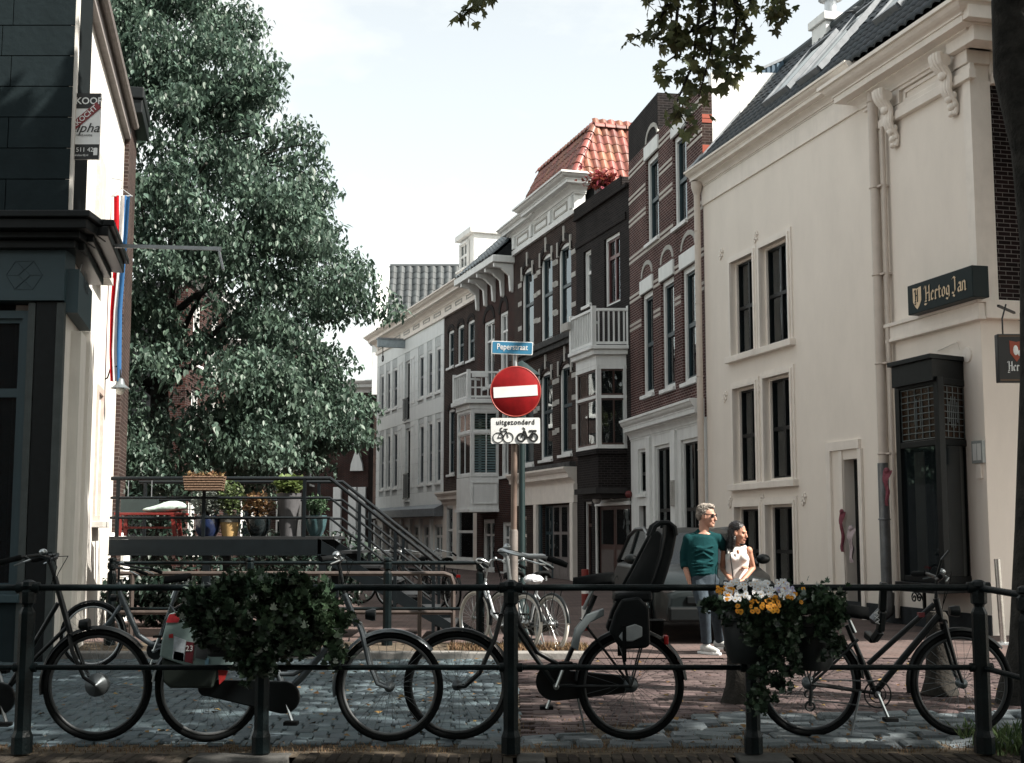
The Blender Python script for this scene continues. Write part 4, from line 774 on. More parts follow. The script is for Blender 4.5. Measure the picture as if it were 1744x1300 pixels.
wv = [F.rect(*q) for q in ((763,773,566,628), (779,790,557,622), (796,808,549,616))]; wl = [F.rect(763, 774, 699, 809)]; sh = [F.rect(*q) for q in ((760,771,862,990), (777,806,866,990))]; sh = [(r[0], r[1], SZ + 0.35, r[3]) for r in sh]; zs = F.uz(757, 850)[1]
F.wall(BR_DARK, zs, zcb, wv + wl); F.wall(CREAMT, ZB, zs, sh, name='shop_front'); F.core(zcb); cap_cornice(F, zcb, zct, 3)
for r in wv + wl: F.window(r, WHITE, TEALP, rails=(0.5,), fw=0.1, depth=0.12, curtain=0.0); F.arch('window_arch', BR_BLACK, r[0] - 0.08, r[1] + 0.08, r[3] - 0.05, 0.32, 0.16, 0.02)
for r in sh: F.window(r, WHITE, WHITE, rails=(0.55,), fw=0.08, depth=0.08, sill=WHITE, curtain=0.25)
F.cornice('shop_cornice', CREAMT, 0, W, zs - 0.25, zs + 0.25, 0.4, 4, ends=False)
F = Facade('white_boarded_house', 'long white boarded house with tall slit windows and a hoist beam', c7, c6)
zct2 = F.uz(650, 552, .5)[1]; W = F.W; cols = [(647,654), (658,665), (669,677), (713,722), (728,736.5), (742,751)]
t1, b1 = [641,635,629,605,599,591], [707,702,699,678,673,667]; t2, b2 = [746,742,738,721,717,713], [838,835,831,826,823,820]
wv = [F.rect(c_[0], c_[1], t, bb_) for c_, t, bb_ in zip(cols, t1, b1)] + [F.rect(c_[0], c_[1], t, bb_) for c_, t, bb_ in zip(cols, t2, b2)]
zA = (min(r[2] for r in wv[:6]), max(r[3] for r in wv[:6])); m1 = [sum(r[i] for r in wv[:6]) / 6 for i in (2, 3)]; m2 = [sum(r[i] for r in wv[6:]) / 6 for i in (2, 3)]
wv = [(r[0], r[1], m1[0], m1[1]) for r in wv[:6]] + [(r[0], r[1], m2[0], m2[1]) for r in wv[6:]]
drs = [F.rect(690, 698.5, 617, 718), F.rect(690.5, 699, 731, 852)]; zs = F.uz(752, 862)[1]
F.wall(mat('board backing', (0.55, 0.58, 0.58), 0.8), zs, zcb, wv + drs); F.core(zcb)
nb = 12; hb = (zcb - zs) / nb                              # boards, cut at the openings
for i in range(nb):
    z0, z1 = zs + hb * i, zs + hb * (i + 1) - 0.014; e = [0.0] + sorted(v for r in wv + drs if r[2] < z1 and r[3] > z0 for v in (r[0] - 0.02, r[1] + 0.02)) + [W]
    for a, c in zip(e[::2], e[1::2]):
        if c - a > 0.03: MB().box(a, c, -0.025, 0.02, z0, z1).obj('board', WHITEB, F.e)
for r in wv: F.window(r, WHITE, LEAD, rails=(0.5,), fw=0.12, sw=0.05, depth=0.1, sill=WHITE, glass=GLASSD)
for r in drs:
    F.window(r, WHITE, BLACKP, rails=(0.3,), fw=0.1, depth=0.14, sill=WHITE, glass=GLASSD); b = MB(); zz = r[2] + (r[3] - r[2]) * 0.36
    for j in range(5): x = r[0] + 0.06 + (r[1] - r[0] - 0.12) * j / 4; b.bar((x, -0.1, r[2] + 0.05), (x, -0.1, zz), 0.03, 0.03)
    b.bar((r[0], -0.1, zz), (r[1], -0.1, zz), 0.05, 0.06); b.bar((r[0], -0.1, r[2] + 0.06), (r[1], -0.1, r[2] + 0.06), 0.05, 0.06); b.obj('door_railing', BLACKP, F.e)
for (xa, xb, k_) in ((680, 686, 0), (701, 707, 0), (680, 686, 1), (701, 707, 1)):
    ua, ub = F.uz(xa, 700)[0], F.uz(xb, 700)[0]; mm = (m1, m2)[k_]; b = MB(); z0, z1 = mm[0], mm[1]; b.box(ua, ub, -0.05, 0.01, z0 - 0.1, z0); b.box(ua, ub, -0.05, 0.01, z1, z1 + 0.08); b.box(ua, ua + 0.06, -0.045, 0.01, z0, z1); b.box(ub - 0.06, ub, -0.045, 0.01, z0, z1); b.obj('blind_panel', WHITE, F.e)
cap_cornice(F, zcb, zct, 7)
ub, zb_ = F.uz(690, 585); b = MB(); b.box(ub - 0.12, ub + 0.12, -1.3, 0.1, zb_ - 0.22, zb_ + 0.12); hb_ = b.obj('hoist_beam', mat('grey blue beam', (0.28, 0.33, 0.36), 0.6), F.e); b = MB(); b.box(ub - 0.15, ub + 0.15, -1.33, 0.08, zb_ + 0.121, zb_ + 0.2); b.obj('beam_cap', LEAD, hb_)
b = MB(); b.tube([(ub, -1.05, zb_ - 0.22), (ub, -1.05, zb_ - 0.6)], 0.02, 6); b.torus((ub, -1.05, zb_ - 0.75), 0.14, 0.025, 16, 6); b.obj('hook', BLACKP, hb_)
n = 7; e = [W * i / n for i in range(n + 1)]; holes = [(a + 0.3, c - 0.15, SZ + 0.5, zs - 0.75) for a, c in zip(e, e[1:])]
F.wall(CREAMT, ZB, zs, holes, name='shop_front')
for h in holes: F.window(h, WHITE, WHITE, rails=(0.62,), mull=1, fw=0.07, depth=0.1, sill=WHITE, glass=GLASS, curtain=0.2)
for a in e[:-1]: F.box('pilaster', WHITE, a + 0.02, a + 0.24, SZ, zs - 0.5, 0.12, bevel=0.015)
b = MB(); N_ = 14
for i in range(N_):
    a, c = W * i / N_, W * (i + 1) / N_; o0 = 0.4 + 0.35 * math.sin(math.pi * i / N_); o1 = 0.4 + 0.35 * math.sin(math.pi * (i + 1) / N_)
    b.hexa([(a, -o0, zs - 0.42), (c, -o1, zs - 0.42), (c, 0.02, zs - 0.42), (a, 0.02, zs - 0.42), (a, -o0, zs - 0.1), (c, -o1, zs - 0.1), (c, 0.02, zs + 0.1), (a, 0.02, zs + 0.1)])
b.obj('shop_canopy', LEAD, F.e)
FW = F
# dormer standing on the dark house roof
F = Facade('dormer_roof_house', 'white dormer with cornice standing on the roof above the dark house', corner(770, 41.7), corner(815, 44.5)); F.e['category'] = 'dormer'
r = F.rect(786, 800, 418, 456, -0.6); u0, u1, z0, z1 = r; b = MB(); b.box(u0 - 0.15, u1 + 0.6, 0.6, 2.8, z0 - 1.2, z1 + 0.15); b.obj('dormer_cheeks', WHITE, F.e); b = MB(); b.box(u0 - 0.35, u1 + 0.75, 0.4, 3.0, z1 + 0.15, z1 + 0.4); b.obj('dormer_cornice', WHITE, F.e, bevel=0.03)
F.window((u0, u1 - 0.02, z0 - 0.2, z1), WHITE, WHITE, rails=(0.5,), mull=1, y=0.42, fw=0.08)
# ---------------------------------------------------------------- house with the long grey pantiled roof at the back
GRT = mat('grey glazed pantile', (0.05, 0.058, 0.062), 0.6, var=0.25, scale=4, rand=0.2); GRTI = mat('grey glazed pantile field', (0.05, 0.058, 0.062), 0.6, var=0.3, scale=4, island=0.2)
k = 32.0; A, B_ = corner(634, k), corner(800, k); F = Facade('grey_roof_house', 'tall house at the back with long grey pantiled roof above the white house', A, B_, deep=9); W = F.W
ze = F.uz(640, 580)[1]; zr1 = F.uz(700, 455, -2.2)[1]; F.wall(BR_DARK, ZB, ze); F.core(ze)
b = MB(); b.prism([(0.0, ze), (2.3, zr1), (4.6, ze)], 0.1, W, 'yz'); rf = b.obj('roof', INTER, F.e); Vv = Vector((0, 2.3, zr1 - ze)); tw, tl = 0.44, 0.42; tg = tilemesh('roof_tile', tw, tl, GRT, 0.08)
tile_plane(rf, tg, (0.6, -0.1, ze), (1, 0, 0), Vv, int((W - .6) / tw), int(Vv.length / tl) + 1, tw, tl, GRTI); b = MB(); b.tube([(0.6, 2.3, zr1 + 0.05), (W, 2.3, zr1 + 0.05)], 0.14, 8); b.obj('ridge', GRT, rf, smooth=True)
b = MB(); b.prism([(-0.3, ze - 0.3), (2.3, zr1 - 0.5), (2.3, zr1 + 0.1), (-0.2, ze + 0.9)], 0.0, 0.6, 'yz'); b.box(-0.3, 1.8, -0.5, 0.9, ze - 0.2, ze + 0.25); b.box(-0.1, 1.6, -0.3, 0.8, ze - 3, ze - 0.201); b.obj('gable_shoulder', WHITE, F.e, bevel=0.03)
# ---------------------------------------------------------------- tall red brick house closing the street
A, B_ = corner(500, 28.6), corner(626, 29); F = Facade('red_brick_house', 'tall red brick house at the end of the street with white stone trim', A, B_, deep=5); W = F.W
zt = F.uz(620, 655)[1]; wv = [F.rect(*q) for q in ((596,605,705,735), (541,551,880,940), (560,572,880,940))]; F.wall(BR_MIX, ZB, zt, wv); F.core(zt - 0.1)
for r in wv: F.window(r, WHITE, WHITE, rails=(0.6,), mull=1, fw=0.1)
for y_ in (752,): z = F.uz(620, y_)[1]; F.box('stone_band', WHITE, 0, W, z - 0.15, z + 0.15, 0.1)
F.cornice('cornice', WHITE, 0, W, zt - 0.5, zt + 0.2, 0.7, 4); u_, z_ = F.uz(609, 785); b = MB(); b.prism([(u_ - 0.4, z_ - 0.6), (u_ + 0.4, z_ - 0.6), (u_ + 0.35, z_ - 0.2), (u_, z_ + .8), (u_ - 0.35, z_ - 0.2)], -0.2, 0.02); b.obj('stone_gablet', WHITE, F.e)
for px in (575, 601, 617): u_ = F.uz(px, 900)[0]; F.box('white_pier', WHITE, u_ - 0.25, u_ + 0.25, SZ, F.uz(px, 830)[1], 0.2, bevel=0.03)
# ================================================================== left side
LB = corner(96, 150); LBk = 150.0
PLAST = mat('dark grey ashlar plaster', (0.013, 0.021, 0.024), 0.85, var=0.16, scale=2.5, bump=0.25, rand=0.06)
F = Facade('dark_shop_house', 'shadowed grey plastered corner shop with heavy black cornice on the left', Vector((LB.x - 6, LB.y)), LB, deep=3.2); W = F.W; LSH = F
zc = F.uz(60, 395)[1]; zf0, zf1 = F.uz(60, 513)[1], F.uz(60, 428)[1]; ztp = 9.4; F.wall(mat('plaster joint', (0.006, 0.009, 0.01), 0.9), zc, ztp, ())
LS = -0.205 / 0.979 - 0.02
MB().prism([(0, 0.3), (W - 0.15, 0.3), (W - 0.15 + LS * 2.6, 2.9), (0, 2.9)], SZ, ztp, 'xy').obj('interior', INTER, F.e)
hh = F.uz(60, 0)[1]; ch_ = 56 / LBk
z = zc + 0.25; i = 0                                        # ashlar blocks, each proud of its joint
while z < ztp - 0.1:
    x = W; bw_ = 0.74; off = 0.0 if i % 2 else bw_ / 2
    xs = [W, W - bw_ + off * 0.0 - (0.12 if i % 2 else -0.0)]
    while xs[-1] > W - 2.4: xs.append(xs[-1] - (0.78 if i % 2 else 0.82))
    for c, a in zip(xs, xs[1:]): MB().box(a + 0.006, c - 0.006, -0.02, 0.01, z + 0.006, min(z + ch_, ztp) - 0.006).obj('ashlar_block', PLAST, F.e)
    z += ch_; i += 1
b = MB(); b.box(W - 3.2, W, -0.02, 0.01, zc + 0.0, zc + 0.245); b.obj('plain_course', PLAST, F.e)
FASC = mat('petrol shop fascia', (0.018, 0.042, 0.052), 0.55, var=0.1, scale=2)
b = MB(); F.box('shop_fascia', FASC, W - 6, W, zf0, zf1, 0.06, back=0.3)
b = MB()
for o_, z0, z1 in ((0.16, 0.0, 0.1), (0.26, 0.1, 0.18), (0.40, 0.18, 0.3), (0.46, 0.3, 0.38)): b.box(W - 6, W + o_ * 0.85, -o_, 0.35, zf1 + z0 + 0.001, zf1 + z1)
b.obj('shop_cornice', BLACKP, F.e, bevel=0.012)
fu, fz = F.uz(41, 469, .06); b = MB(); hx = [(fu + 0.21 * math.cos(a * math.pi / 3), fz + 0.19 * math.sin(a * math.pi / 3)) for a in range(6)]
for i in range(6): A, B_ = hx[i], hx[(i + 1) % 6]; b.bar((A[0], -0.062, A[1]), (B_[0], -0.062, B_[1]), 0.008, 0.008)
for A, B_ in ((hx[3], (fu - 0.07, fz)), ((fu + 0.07, fz), hx[0]), (hx[2], (fu + 0.07, fz)), (hx[1], (fu - 0.07, fz)), (hx[4], (fu + 0.07, fz)), (hx[5], (fu - 0.07, fz))): b.bar((A[0], -0.063, A[1]), (B_[0], -0.063, B_[1]), 0.008, 0.008)
b.obj('shop_emblem', mat('fine line print', (0.03, 0.05, 0.06), 0.6), F.e)
b = MB(); b.box(W - 0.09, W, -0.02, 0.05, SZ, zf0 - 0.02); b.box(W - 0.42, W - 0.34, -0.01, 0.1, SZ, zf0 - 0.02); b.obj('shop_pilaster', mat('grey pilaster', (0.05, 0.06, 0.06), 0.7), F.e)
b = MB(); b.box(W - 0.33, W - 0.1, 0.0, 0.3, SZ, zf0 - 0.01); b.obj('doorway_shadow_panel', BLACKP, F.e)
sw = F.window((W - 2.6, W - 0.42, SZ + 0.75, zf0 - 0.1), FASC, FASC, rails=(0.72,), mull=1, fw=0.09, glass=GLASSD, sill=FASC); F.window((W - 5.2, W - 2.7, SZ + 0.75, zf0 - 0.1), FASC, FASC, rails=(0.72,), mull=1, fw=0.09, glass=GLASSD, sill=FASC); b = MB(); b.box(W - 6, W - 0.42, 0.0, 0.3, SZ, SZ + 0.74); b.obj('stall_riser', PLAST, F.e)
# side of that shop and the white rendered house behind it
LE = corner(190, 103); s1 = LB + (LE - LB) * 0.34
SUNW = mat('white render', (0.66, 0.64, 0.60), 0.85, var=0.06, scale=1.5, bump=0.15, stain=0.25)
F = Facade('white_rendered_house', 'sunlit white rendered side wall running back from the corner shop', LB, LE, deep=6); W = F.W; LWH = F
zeb = F.uz(185, 110)[1]
wr = F.rect(161, 171, 650, 888); F.wall(SUNW, ZB, zeb, [wr], u0=0.4, rev=0.12); MB().quad((0.02, 0, SZ), (0.4, 0, SZ), (0.4, 0, 9.3), (0.02, 0, 9.3)).obj('corner_wall', SUNW, F.e); MB().box(1.6, W, 0.6, 6, SZ, zeb - 0.05).obj('interior', INTER, F.e)
F.window(wr, mat('pinkish frame', (0.45, 0.36, 0.32), 0.6), WHITE, rails=(), fw=0.1, sw=0.06, depth=0.04, sill=STONE, sillout=0.16, glass=mat('painted shutter', (0.66, 0.63, 0.58), 0.7))
b = MB(); b.box(0.4, W, -0.2, 0.1, zeb, zeb + 0.06); b.tube([(0.4, -0.17, zeb + 0.02), (W, -0.17, zeb + 0.02)], 0.06, 8); b.box(0.4, W, -0.1, 0.1, zeb - 0.22, zeb); b.obj('gutter', mat('brown grey gutter', (0.22, 0.20, 0.19), 0.6), F.e)
for px in (118, 134): u_ = F.uz(px, 800)[0]; F.box('render_pilaster', SUNW, u_ - 0.35, u_ + 0.22, SZ, F.uz(px, 560)[1], 0.12)
F.box('side_fascia', FASC, 0.02, F.uz(136, 540)[0], F.uz(96, 513)[1], F.uz(96, 430)[1], 0.14)
text('Hau', 0.3, mat('fascia lettering', (0.04, 0.06, 0.07), 0.5), 'fascia_lettering', F.e, (0.75, -0.146, (zf0 + zf1) / 2 + 0.05), (math.pi / 2, 0, 0))
b = MB()
for o_, z0, z1 in ((0.2, 0.0, 0.1), (0.30, 0.1, 0.18), (0.46, 0.18, 0.3), (0.52, 0.3, 0.38)): b.box(-0.05, F.uz(150, 470)[0], -o_, 0.05, zf1 + z0 + 0.012, zf1 + z1 + 0.01)
b.obj('shop_cornice', BLACKP, F.e, bevel=0.012)
F.box('corner_return', SUNW, 0.0, 0.22, zf1 + 0.4, 9.4, 0.03, back=0.05)
b = MB(); u_ = F.uz(169, 330)[0]; 
for (ya, yb_) in ((270, 470),):
    za, zb_ = F.uz(169, ya)[1], F.uz(169, yb_)[1]; b.box(u_ - 0.5, u_ + 0.5, -0.05, 0.01, zb_, za); b.box(u_ - 0.6, u_ + 0.6, -0.18, 0.01, zb_ - 0.1, zb_)
b.obj('upper_shutter', STONE, F.e)
zp = F.uz(186, 915)[1]; b = MB(); b.tube([(W - 0.1, 0.05, zp), (W - 0.1, -0.18, zp), (W - 0.1, -0.24, zp - 0.08), (W - 0.1, -0.24, SZ)], 0.075, 10); b.obj('drain_pipe', WHITE, F.e, smooth=True)
# small brick house next door
A, B_ = LE + Vector((0.08, 0.0)), corner(211, 96.5)
F = Facade('lamp_brick_house', 'narrow brown brick house with a flag and lamp beyond the white wall', A, B_, deep=6); W = F.W; zt = F.uz(205, 95)[1]; F.wall(BR_DARK, ZB, zt); MB().box(0.02, W - 0.01, 0.6, 6, SZ, zt - 0.1).obj('interior', BR_DARK, F.e); LBH = F
MB().box(W - 0.001, W + 0.01, 0.0, 6, ZB, zt).obj('side_wall', BR_DARK, F.e); b = MB(); b.box(-0.1, W + 0.1, -0.22, 0.5, zt, zt + 0.2); b.box(-0.05, W + 0.12, -0.2, 0.5, zt - 0.25, zt - 0.001); b.obj('eaves_cornice', BLACKP, F.e, bevel=0.02)

A, B_ = corner(120, 56), corner(520, 50)
F = Facade('garden_house', 'dark brick house almost hidden behind the big tree', A, B_, deep=6); W = F.W; wv = [(W * f_, W * f_ + 1.0, z_, z_ + 1.7) for f_ in (.3, .5, .7, .86) for z_ in (.9, 4.2)]; F.wall(BR_DARK, ZB, 7.6, wv); F.core(7.5)
for r in wv: F.window(r, WHITE, WHITE, rails=(.5,), mull=1)
F.cornice('eaves', WHITE, 0, W, 7.5, 7.9, .4, 3)

# unseen terrace behind the viewer, added to keep sky light off the foreground
for i, (xa, xb, h_) in enumerate(((-19, -7, 9.5), (-7, 4, 10.8), (4, 17, 9.0))):
    F = Facade('sky_block_house', ('unseen brick house added to block sky light, left of the viewer', 'unseen brick house added to block sky light, behind the viewer', 'unseen brick house added to block sky light, right of the viewer')[i], Vector((xb, -11.5)), Vector((xa, -11.5)), deep=8); W = F.W
    wv = [(W * f_, W * f_ + 1.2, z_, z_ + 1.9) for f_ in (.1, .35, .6, .82) for z_ in (.8, 4.0, 6.6)]; F.wall((BR_DARK, BR_MIX, BR_BLACK)[i], -.3, h_, wv); F.core(h_ - .1)
    for r in wv: F.window(r, WHITE, WHITE, rails=(.5,), mull=1)
    F.cornice('eaves', WHITE, 0, W, h_ - .1, h_ + .3, .4, 3)

# the left side of the street beyond the big tree
for i, (ya, yb, h_, m_) in enumerate(((37, 50, 8.5, BR_MIX), (50, 66, 9.5, BR_DARK))):
    F = Facade('street_house', ('red brown house on the left side of the street just beyond the big tree', 'dark brick house far down the left side of the street')[i], Vector((-9.2 - .02 * (ya - 37), ya)), Vector((-9.2 - .02 * (yb - 37), yb - .05)), deep=6); W = F.W
    wv = [(W * f_, W * f_ + 1.1, z_, z_ + 1.9) for f_ in (.06, .26, .46, .66, .86) for z_ in (.7, 3.6, 6.2)]; F.wall(m_, ZB, h_, wv); F.core(h_ - .1)
    for r in wv: F.window(r, WHITE, WHITE, rails=(.55,), mull=1, curtain=.2)
    F.cornice('eaves', WHITE, 0, W, h_ - .1, h_ + .3, .4, 3)
# ================================================================== trees and plants
LEAFD = mat('broad glossy leaf', (0.06, 0.108, 0.085), 0.45, var=0.3, scale=3, island=0.5, trans=0.3, col2=(0.11, 0.165, 0.125), spec=0.4)
PLANE = mat('plane tree leaf', (0.075, 0.105, 0.05), 0.5, var=0.3, scale=3, island=0.4, trans=0.35, col2=(0.11, 0.13, 0.05))
PLANER = mat('plane tree leaf single', (0.10, 0.13, 0.065), 0.5, var=0.3, scale=3, rand=0.5, trans=0.5, col2=(0.19, 0.19, 0.08))
IVY = mat('ivy leaf', (0.022, 0.045, 0.032), 0.35, var=0.3, scale=3, island=0.5, trans=0.12, col2=(0.05, 0.085, 0.045))
BARK = mat('plane bark', (0.018, 0.018, 0.017), 0.9, var=0.4, scale=7, bump=0.7, col2=(0.045, 0.044, 0.04))
ovate = ([(0, 0, 0), (0.21, 0.25, 0.03), (0.25, 0.5, 0.0), (0, 1.05, -0.16), (-0.25, 0.5, 0.0), (-0.21, 0.25, 0.03), (0, 0.5, -0.07)], [(0, 1, 6), (1, 2, 6), (2, 3, 6), (3, 4, 6), (4, 5, 6), (5, 0, 6)])
lobed = ([(0, 0, 0), (0.28, -0.05, 0.02), (0.55, 0.2, -0.03), (0.28, 0.38, 0.02), (0.42, 0.72, -0.04), (0.15, 0.62, 0.02), (0, 1.0, -0.06), (-0.15, 0.62, 0.02), (-0.42, 0.72, -0.04), (-0.28, 0.38, 0.02), (-0.55, 0.2, -0.03), (-0.28, -0.05, 0.02), (0, 0.35, 0.03)],
         [(i, (i + 1) % 12, 12) for i in range(12)])
simple = ([(0, 0, 0), (0.4, 0.45, 0.04), (0, 1, -0.08), (-0.4, 0.45, 0.04)], [(0, 1, 2), (0, 2, 3)])
def crown_points(n, c, prof, shell=0.35, lump=0.16, rs=0):
    """points in a lumpy body of revolution: prof = [(z, r)...]"""
    q = np.random.default_rng(rs); zs = np.array([p[0] for p in prof]); rsr = np.array([p[1] for p in prof]); out = []; ph = q.uniform(0, 6.28, 8)
    while len(out) < n:
        z = q.uniform(zs[0], zs[-1]); r = np.interp(z, zs, rsr); 
        if q.uniform(0, 1) > (r / rsr.max()) ** 1.3 + 0.08: continue
        a = q.uniform(0, 6.2832); L_ = 1 + lump * (math.sin(3 * a + z * 1.3 + ph[0]) + math.sin(5 * a - z * 1.9 + ph[1]) + 0.8 * math.sin(9 * a + z * 3.1 + ph[2]) + 0.7 * math.sin(z * 4.3 + 2 * a + ph[3])) * 0.6
        u = q.uniform(0, 1) ** shell * L_; out.append((c[0] + r * u * math.cos(a), c[1] + r * u * math.sin(a), z, a, u))
    return np.array(out)
def limb_tree(b, base, top, r0, forks, spread, seed):
    q = random.Random(seed); base, top = Vector(base), Vector(top); pts = [base + (top - base) * t + Vector((q.uniform(-.08, .08), q.uniform(-.08, .08), 0)) * (t > 0) for t in (0, .15, .35, .6, .8, 1)]
    b.tube([base - Vector((0, 0, 0.1))] + pts, [r0 * 1.5] + [r0 * f for f in (1.25, 1.0, .9, .8, .65, .5)], 12)
    for i in range(forks):
        p = pts[2] + (pts[5] - pts[2]) * q.uniform(.2, 1); a = 6.28 * i / forks + q.uniform(-.4, .4); l = spread * q.uniform(.6, 1); d = Vector((math.cos(a), math.sin(a), q.uniform(.25, .8)))
        pp = [p]; r_ = r0 * 0.42; rr = [r_]
        for k in range(4): d = (d + Vector((q.uniform(-.25, .25), q.uniform(-.25, .25), q.uniform(-.15, .2)))).normalized(); pp.append(pp[-1] + d * l / 4); r_ *= 0.72; rr.append(r_)
        b.tube(pp, rr, 7)
# the large glossy tree on the left
TR = thing('broadleaf_tree', 'large glossy broadleaf tree filling the left above the steel landing', 'tree', (-7.9, 29, SZ))
prof = [(2.2, 2.6), (2.7, 3.5), (3.5, 4.1), (5.8, 4.3), (7.5, 4.2), (8.7, 3.8), (9.5, 3.3), (10.9, 2.8), (11.9, 2.5), (12.5, 2.1), (13.3, 1.5), (14.2, 0.3)]
cc = crown_points(430, (0, 0), prof, shell=0.22, lump=0.16, rs=3); cc = cc[cc[:, 1] < 2.4]; g = np.random.default_rng(11); PP = []
for x, y, z, a, u in cc:                                    # boughs: flattened clumps that droop at the rim
    R0 = g.uniform(.45, .95); m_ = int(230 * R0 * R0 / .5); d = g.normal(0, 1, (m_, 3)); d /= np.linalg.norm(d, axis=1)[:, None]; d *= (g.uniform(0, 1, m_) ** .45)[:, None] * np.array([R0, R0, R0 * .55]); d[:, 2] -= .35 * (d[:, 0] ** 2 + d[:, 1] ** 2) / R0; PP.append(d + np.array([x, y, z]))
fill = crown_points(5200, (0, 0), prof, shell=0.5, lump=0.1, rs=5)[:, :3] * np.array([.86, .86, 1]); PP.append(fill)
P_ = np.concatenate(PP); k = 2; P_ = np.repeat(P_, k, 0) + g.normal(0, .05, (len(P_) * k, 3)); n = len(P_); P_[:, 2] -= SZ
stuff(scatter('crown', *ovate, P_, rots(g.uniform(0, 6.28, n), g.uniform(-1.35, -.25, n), g.uniform(-.6, .6, n)), g.uniform(.085, .165, n), LEAFD, TR))
b = MB(); limb_tree(b, (0, 0, 0), (0.3, 0, 8.5), 0.24, 14, 4.2, 5); b.obj('trunk', BARK, TR, smooth=True)
q = np.random.default_rng(8); twl = []; b = MB()                              # a few loose hanging sprays
for i in range(70):
    z = q.uniform(2.6, 11.5); r = np.interp(z, [p[0] for p in prof], [p[1] for p in prof]); a = q.uniform(-2.6, 0.9); c = Vector((r * 0.9 * math.cos(a), r * 0.9 * math.sin(a), z)); d = Vector((math.cos(a), math.sin(a), q.uniform(-.5, .6))).normalized(); L_ = q.uniform(.5, 1.0); b.tube([c - d * 0.5, c + d * L_ * .5, c + d * L_ + Vector((0, 0, -.1))], [0.02, 0.012, 0.006], 5)
    for j in range(22): t = q.uniform(.1, 1.05); twl.append(list(c + d * L_ * t + Vector(q.normal(0, .07, 3)) - Vector((0, 0, SZ + .04 * t))))
twl = np.array(twl); n = len(twl); stuff(scatter('outer_sprays', *ovate, twl, rots(rng.uniform(0, 6.28, n), rng.uniform(-1.2, -.2, n), rng.uniform(-.5, .5, n)), rng.uniform(.14, .23, n), LEAFD, TR)); stuff(b.obj('twigs', BARK, TR))
# dark hedge and shrubs behind and under the landing
for (x, y, w_, h_, d_, lab, sd) in ((-6.3, 23.6, 1.7, 2.3, 0.8, 'dark evergreen shrub behind the red bench on the landing', 1), (-4.0, 25.0, 1.5, 1.5, 0.9, 'loose shrub seen behind the flower pots on the landing', 2), (-5.2, 20.8, 1.3, 0.95, 0.5, 'low shadowed shrub growing underneath the steel landing', 3)):
    o = thing('shrub', lab, 'shrub', (x, y, SZ)); m_ = np.random.default_rng(sd); n = 2600; u = m_.normal(0, 1, (n, 3)); u /= np.linalg.norm(u, axis=1)[:, None]; u *= (m_.uniform(0, 1, n) ** 0.3)[:, None] * (1 + 0.15 * np.sin(u[:, :1] * 7 + u[:, 2:] * 5))
    p = u * np.array([w_, d_, h_ / 2]) + np.array([0, 0, h_ / 2]); stuff(scatter('foliage', *ovate, p, rots(m_.uniform(0, 6.28, n), m_.uniform(-1.2, .3, n), m_.uniform(-.5, .5, n)), m_.uniform(.09, .17, n), mat('dark shrub leaf', (.014, .027, .02), .45, island=.5, trans=.12, spec=.3), o))
    b = MB()
    for i in range(5): a = i * 1.256; b.tube([(0, 0, 0), (0.3 * w_ * math.cos(a), 0.3 * d_ * math.sin(a), h_ * .4), (0.6 * w_ * math.cos(a), .5 * d_ * math.sin(a), h_ * .75)], [.03, .022, .01], 6)
    b.obj('stem', BARK, o)
# plane trees on the quay: one trunk shows at the right edge, the crowns overhead shade the road
def plane_tree(name, label, x, y, crowns, n, seed, trunk_pts, radii, z0=0.0, leaf=0.17):
    o = thing(name, label, 'tree', (x, y, z0)); b = MB(); b.tube(trunk_pts, radii, 16); q = random.Random(seed); g = np.random.default_rng(seed); top = Vector(trunk_pts[-1])
    pts = []
    for (cx, cy, cz, rx, ry, rz, frac) in crowns:
        m_ = int(n * frac); u = g.normal(0, 1, (m_, 3)); u /= np.linalg.norm(u, axis=1)[:, None]; u *= (g.uniform(0, 1, m_) ** 0.4)[:, None]; p = u * np.array([rx, ry, rz]) + np.array([cx, cy, cz]); pts.append(p)
        for i in range(4):
            t = Vector(p[i * 7]); mid = (top + t) / 2 + Vector((q.uniform(-.5, .5), q.uniform(-.5, .5), .5)); b.tube([top - Vector((0, 0, .3)), mid, t], [radii[-1] * .6, radii[-1] * .4, 0.03], 7)
    b.obj('trunk', BARK, o, smooth=True); p = np.concatenate(pts); m_ = len(p)
    # leaves gather in clumps so that light falls through between them
    cl = g.integers(0, m_, m_); keep = p[cl[: m_ // 5]]; p2 = np.repeat(keep, 5, 0) + g.normal(0, 0.17, (len(keep) * 5, 3)); m_ = len(p2)
    stuff(scatter('crown', *lobed_s, p2, rots(g.uniform(0, 6.28, m_), g.uniform(-1.0, .5, m_), g.uniform(-.6, .6, m_)), g.uniform(leaf * .85, leaf * 1.6, m_), PLANE, o)); return o
lobed_s = ([(0, 0, 0), (0.55, 0.2, -0.03), (0.42, 0.72, -0.04), (0, 1.0, -0.06), (-0.42, 0.72, -0.04), (-0.55, 0.2, -0.03)], [(0, 1, 2), (0, 2, 3), (0, 3, 4), (0, 4, 5)])
tx, ty = 4.42, 11.0
def tp(px, py): p = at(px, py, ty); return (p.x - tx, 0.0, p.z)
P1 = plane_tree('plane_tree', 'dark plane tree trunk at the right edge with branches hanging into the sky', tx, ty, [(0.8, -2.2, 10.2, 4.6, 4.2, 3.0, .22), (-1.5, -4.5, 10.5, 4.5, 3.0, 2.2, .18), (-3.2, 0.3, 10.8, 4.0, 3.0, 2.2, .6)], 15000, 21,
    [tp(1768, 1215), tp(1762, 1180), tp(1768, 1100), tp(1772, 900), tp(1778, 650), tp(1778, 420), tp(1768, 250), tp(1748, 120), tp(1738, 0), tp(1735, -160)], [0.36, 0.29, 0.225, 0.2, 0.19, 0.19, 0.22, 0.27, 0.24, 0.2])
b = MB(); 
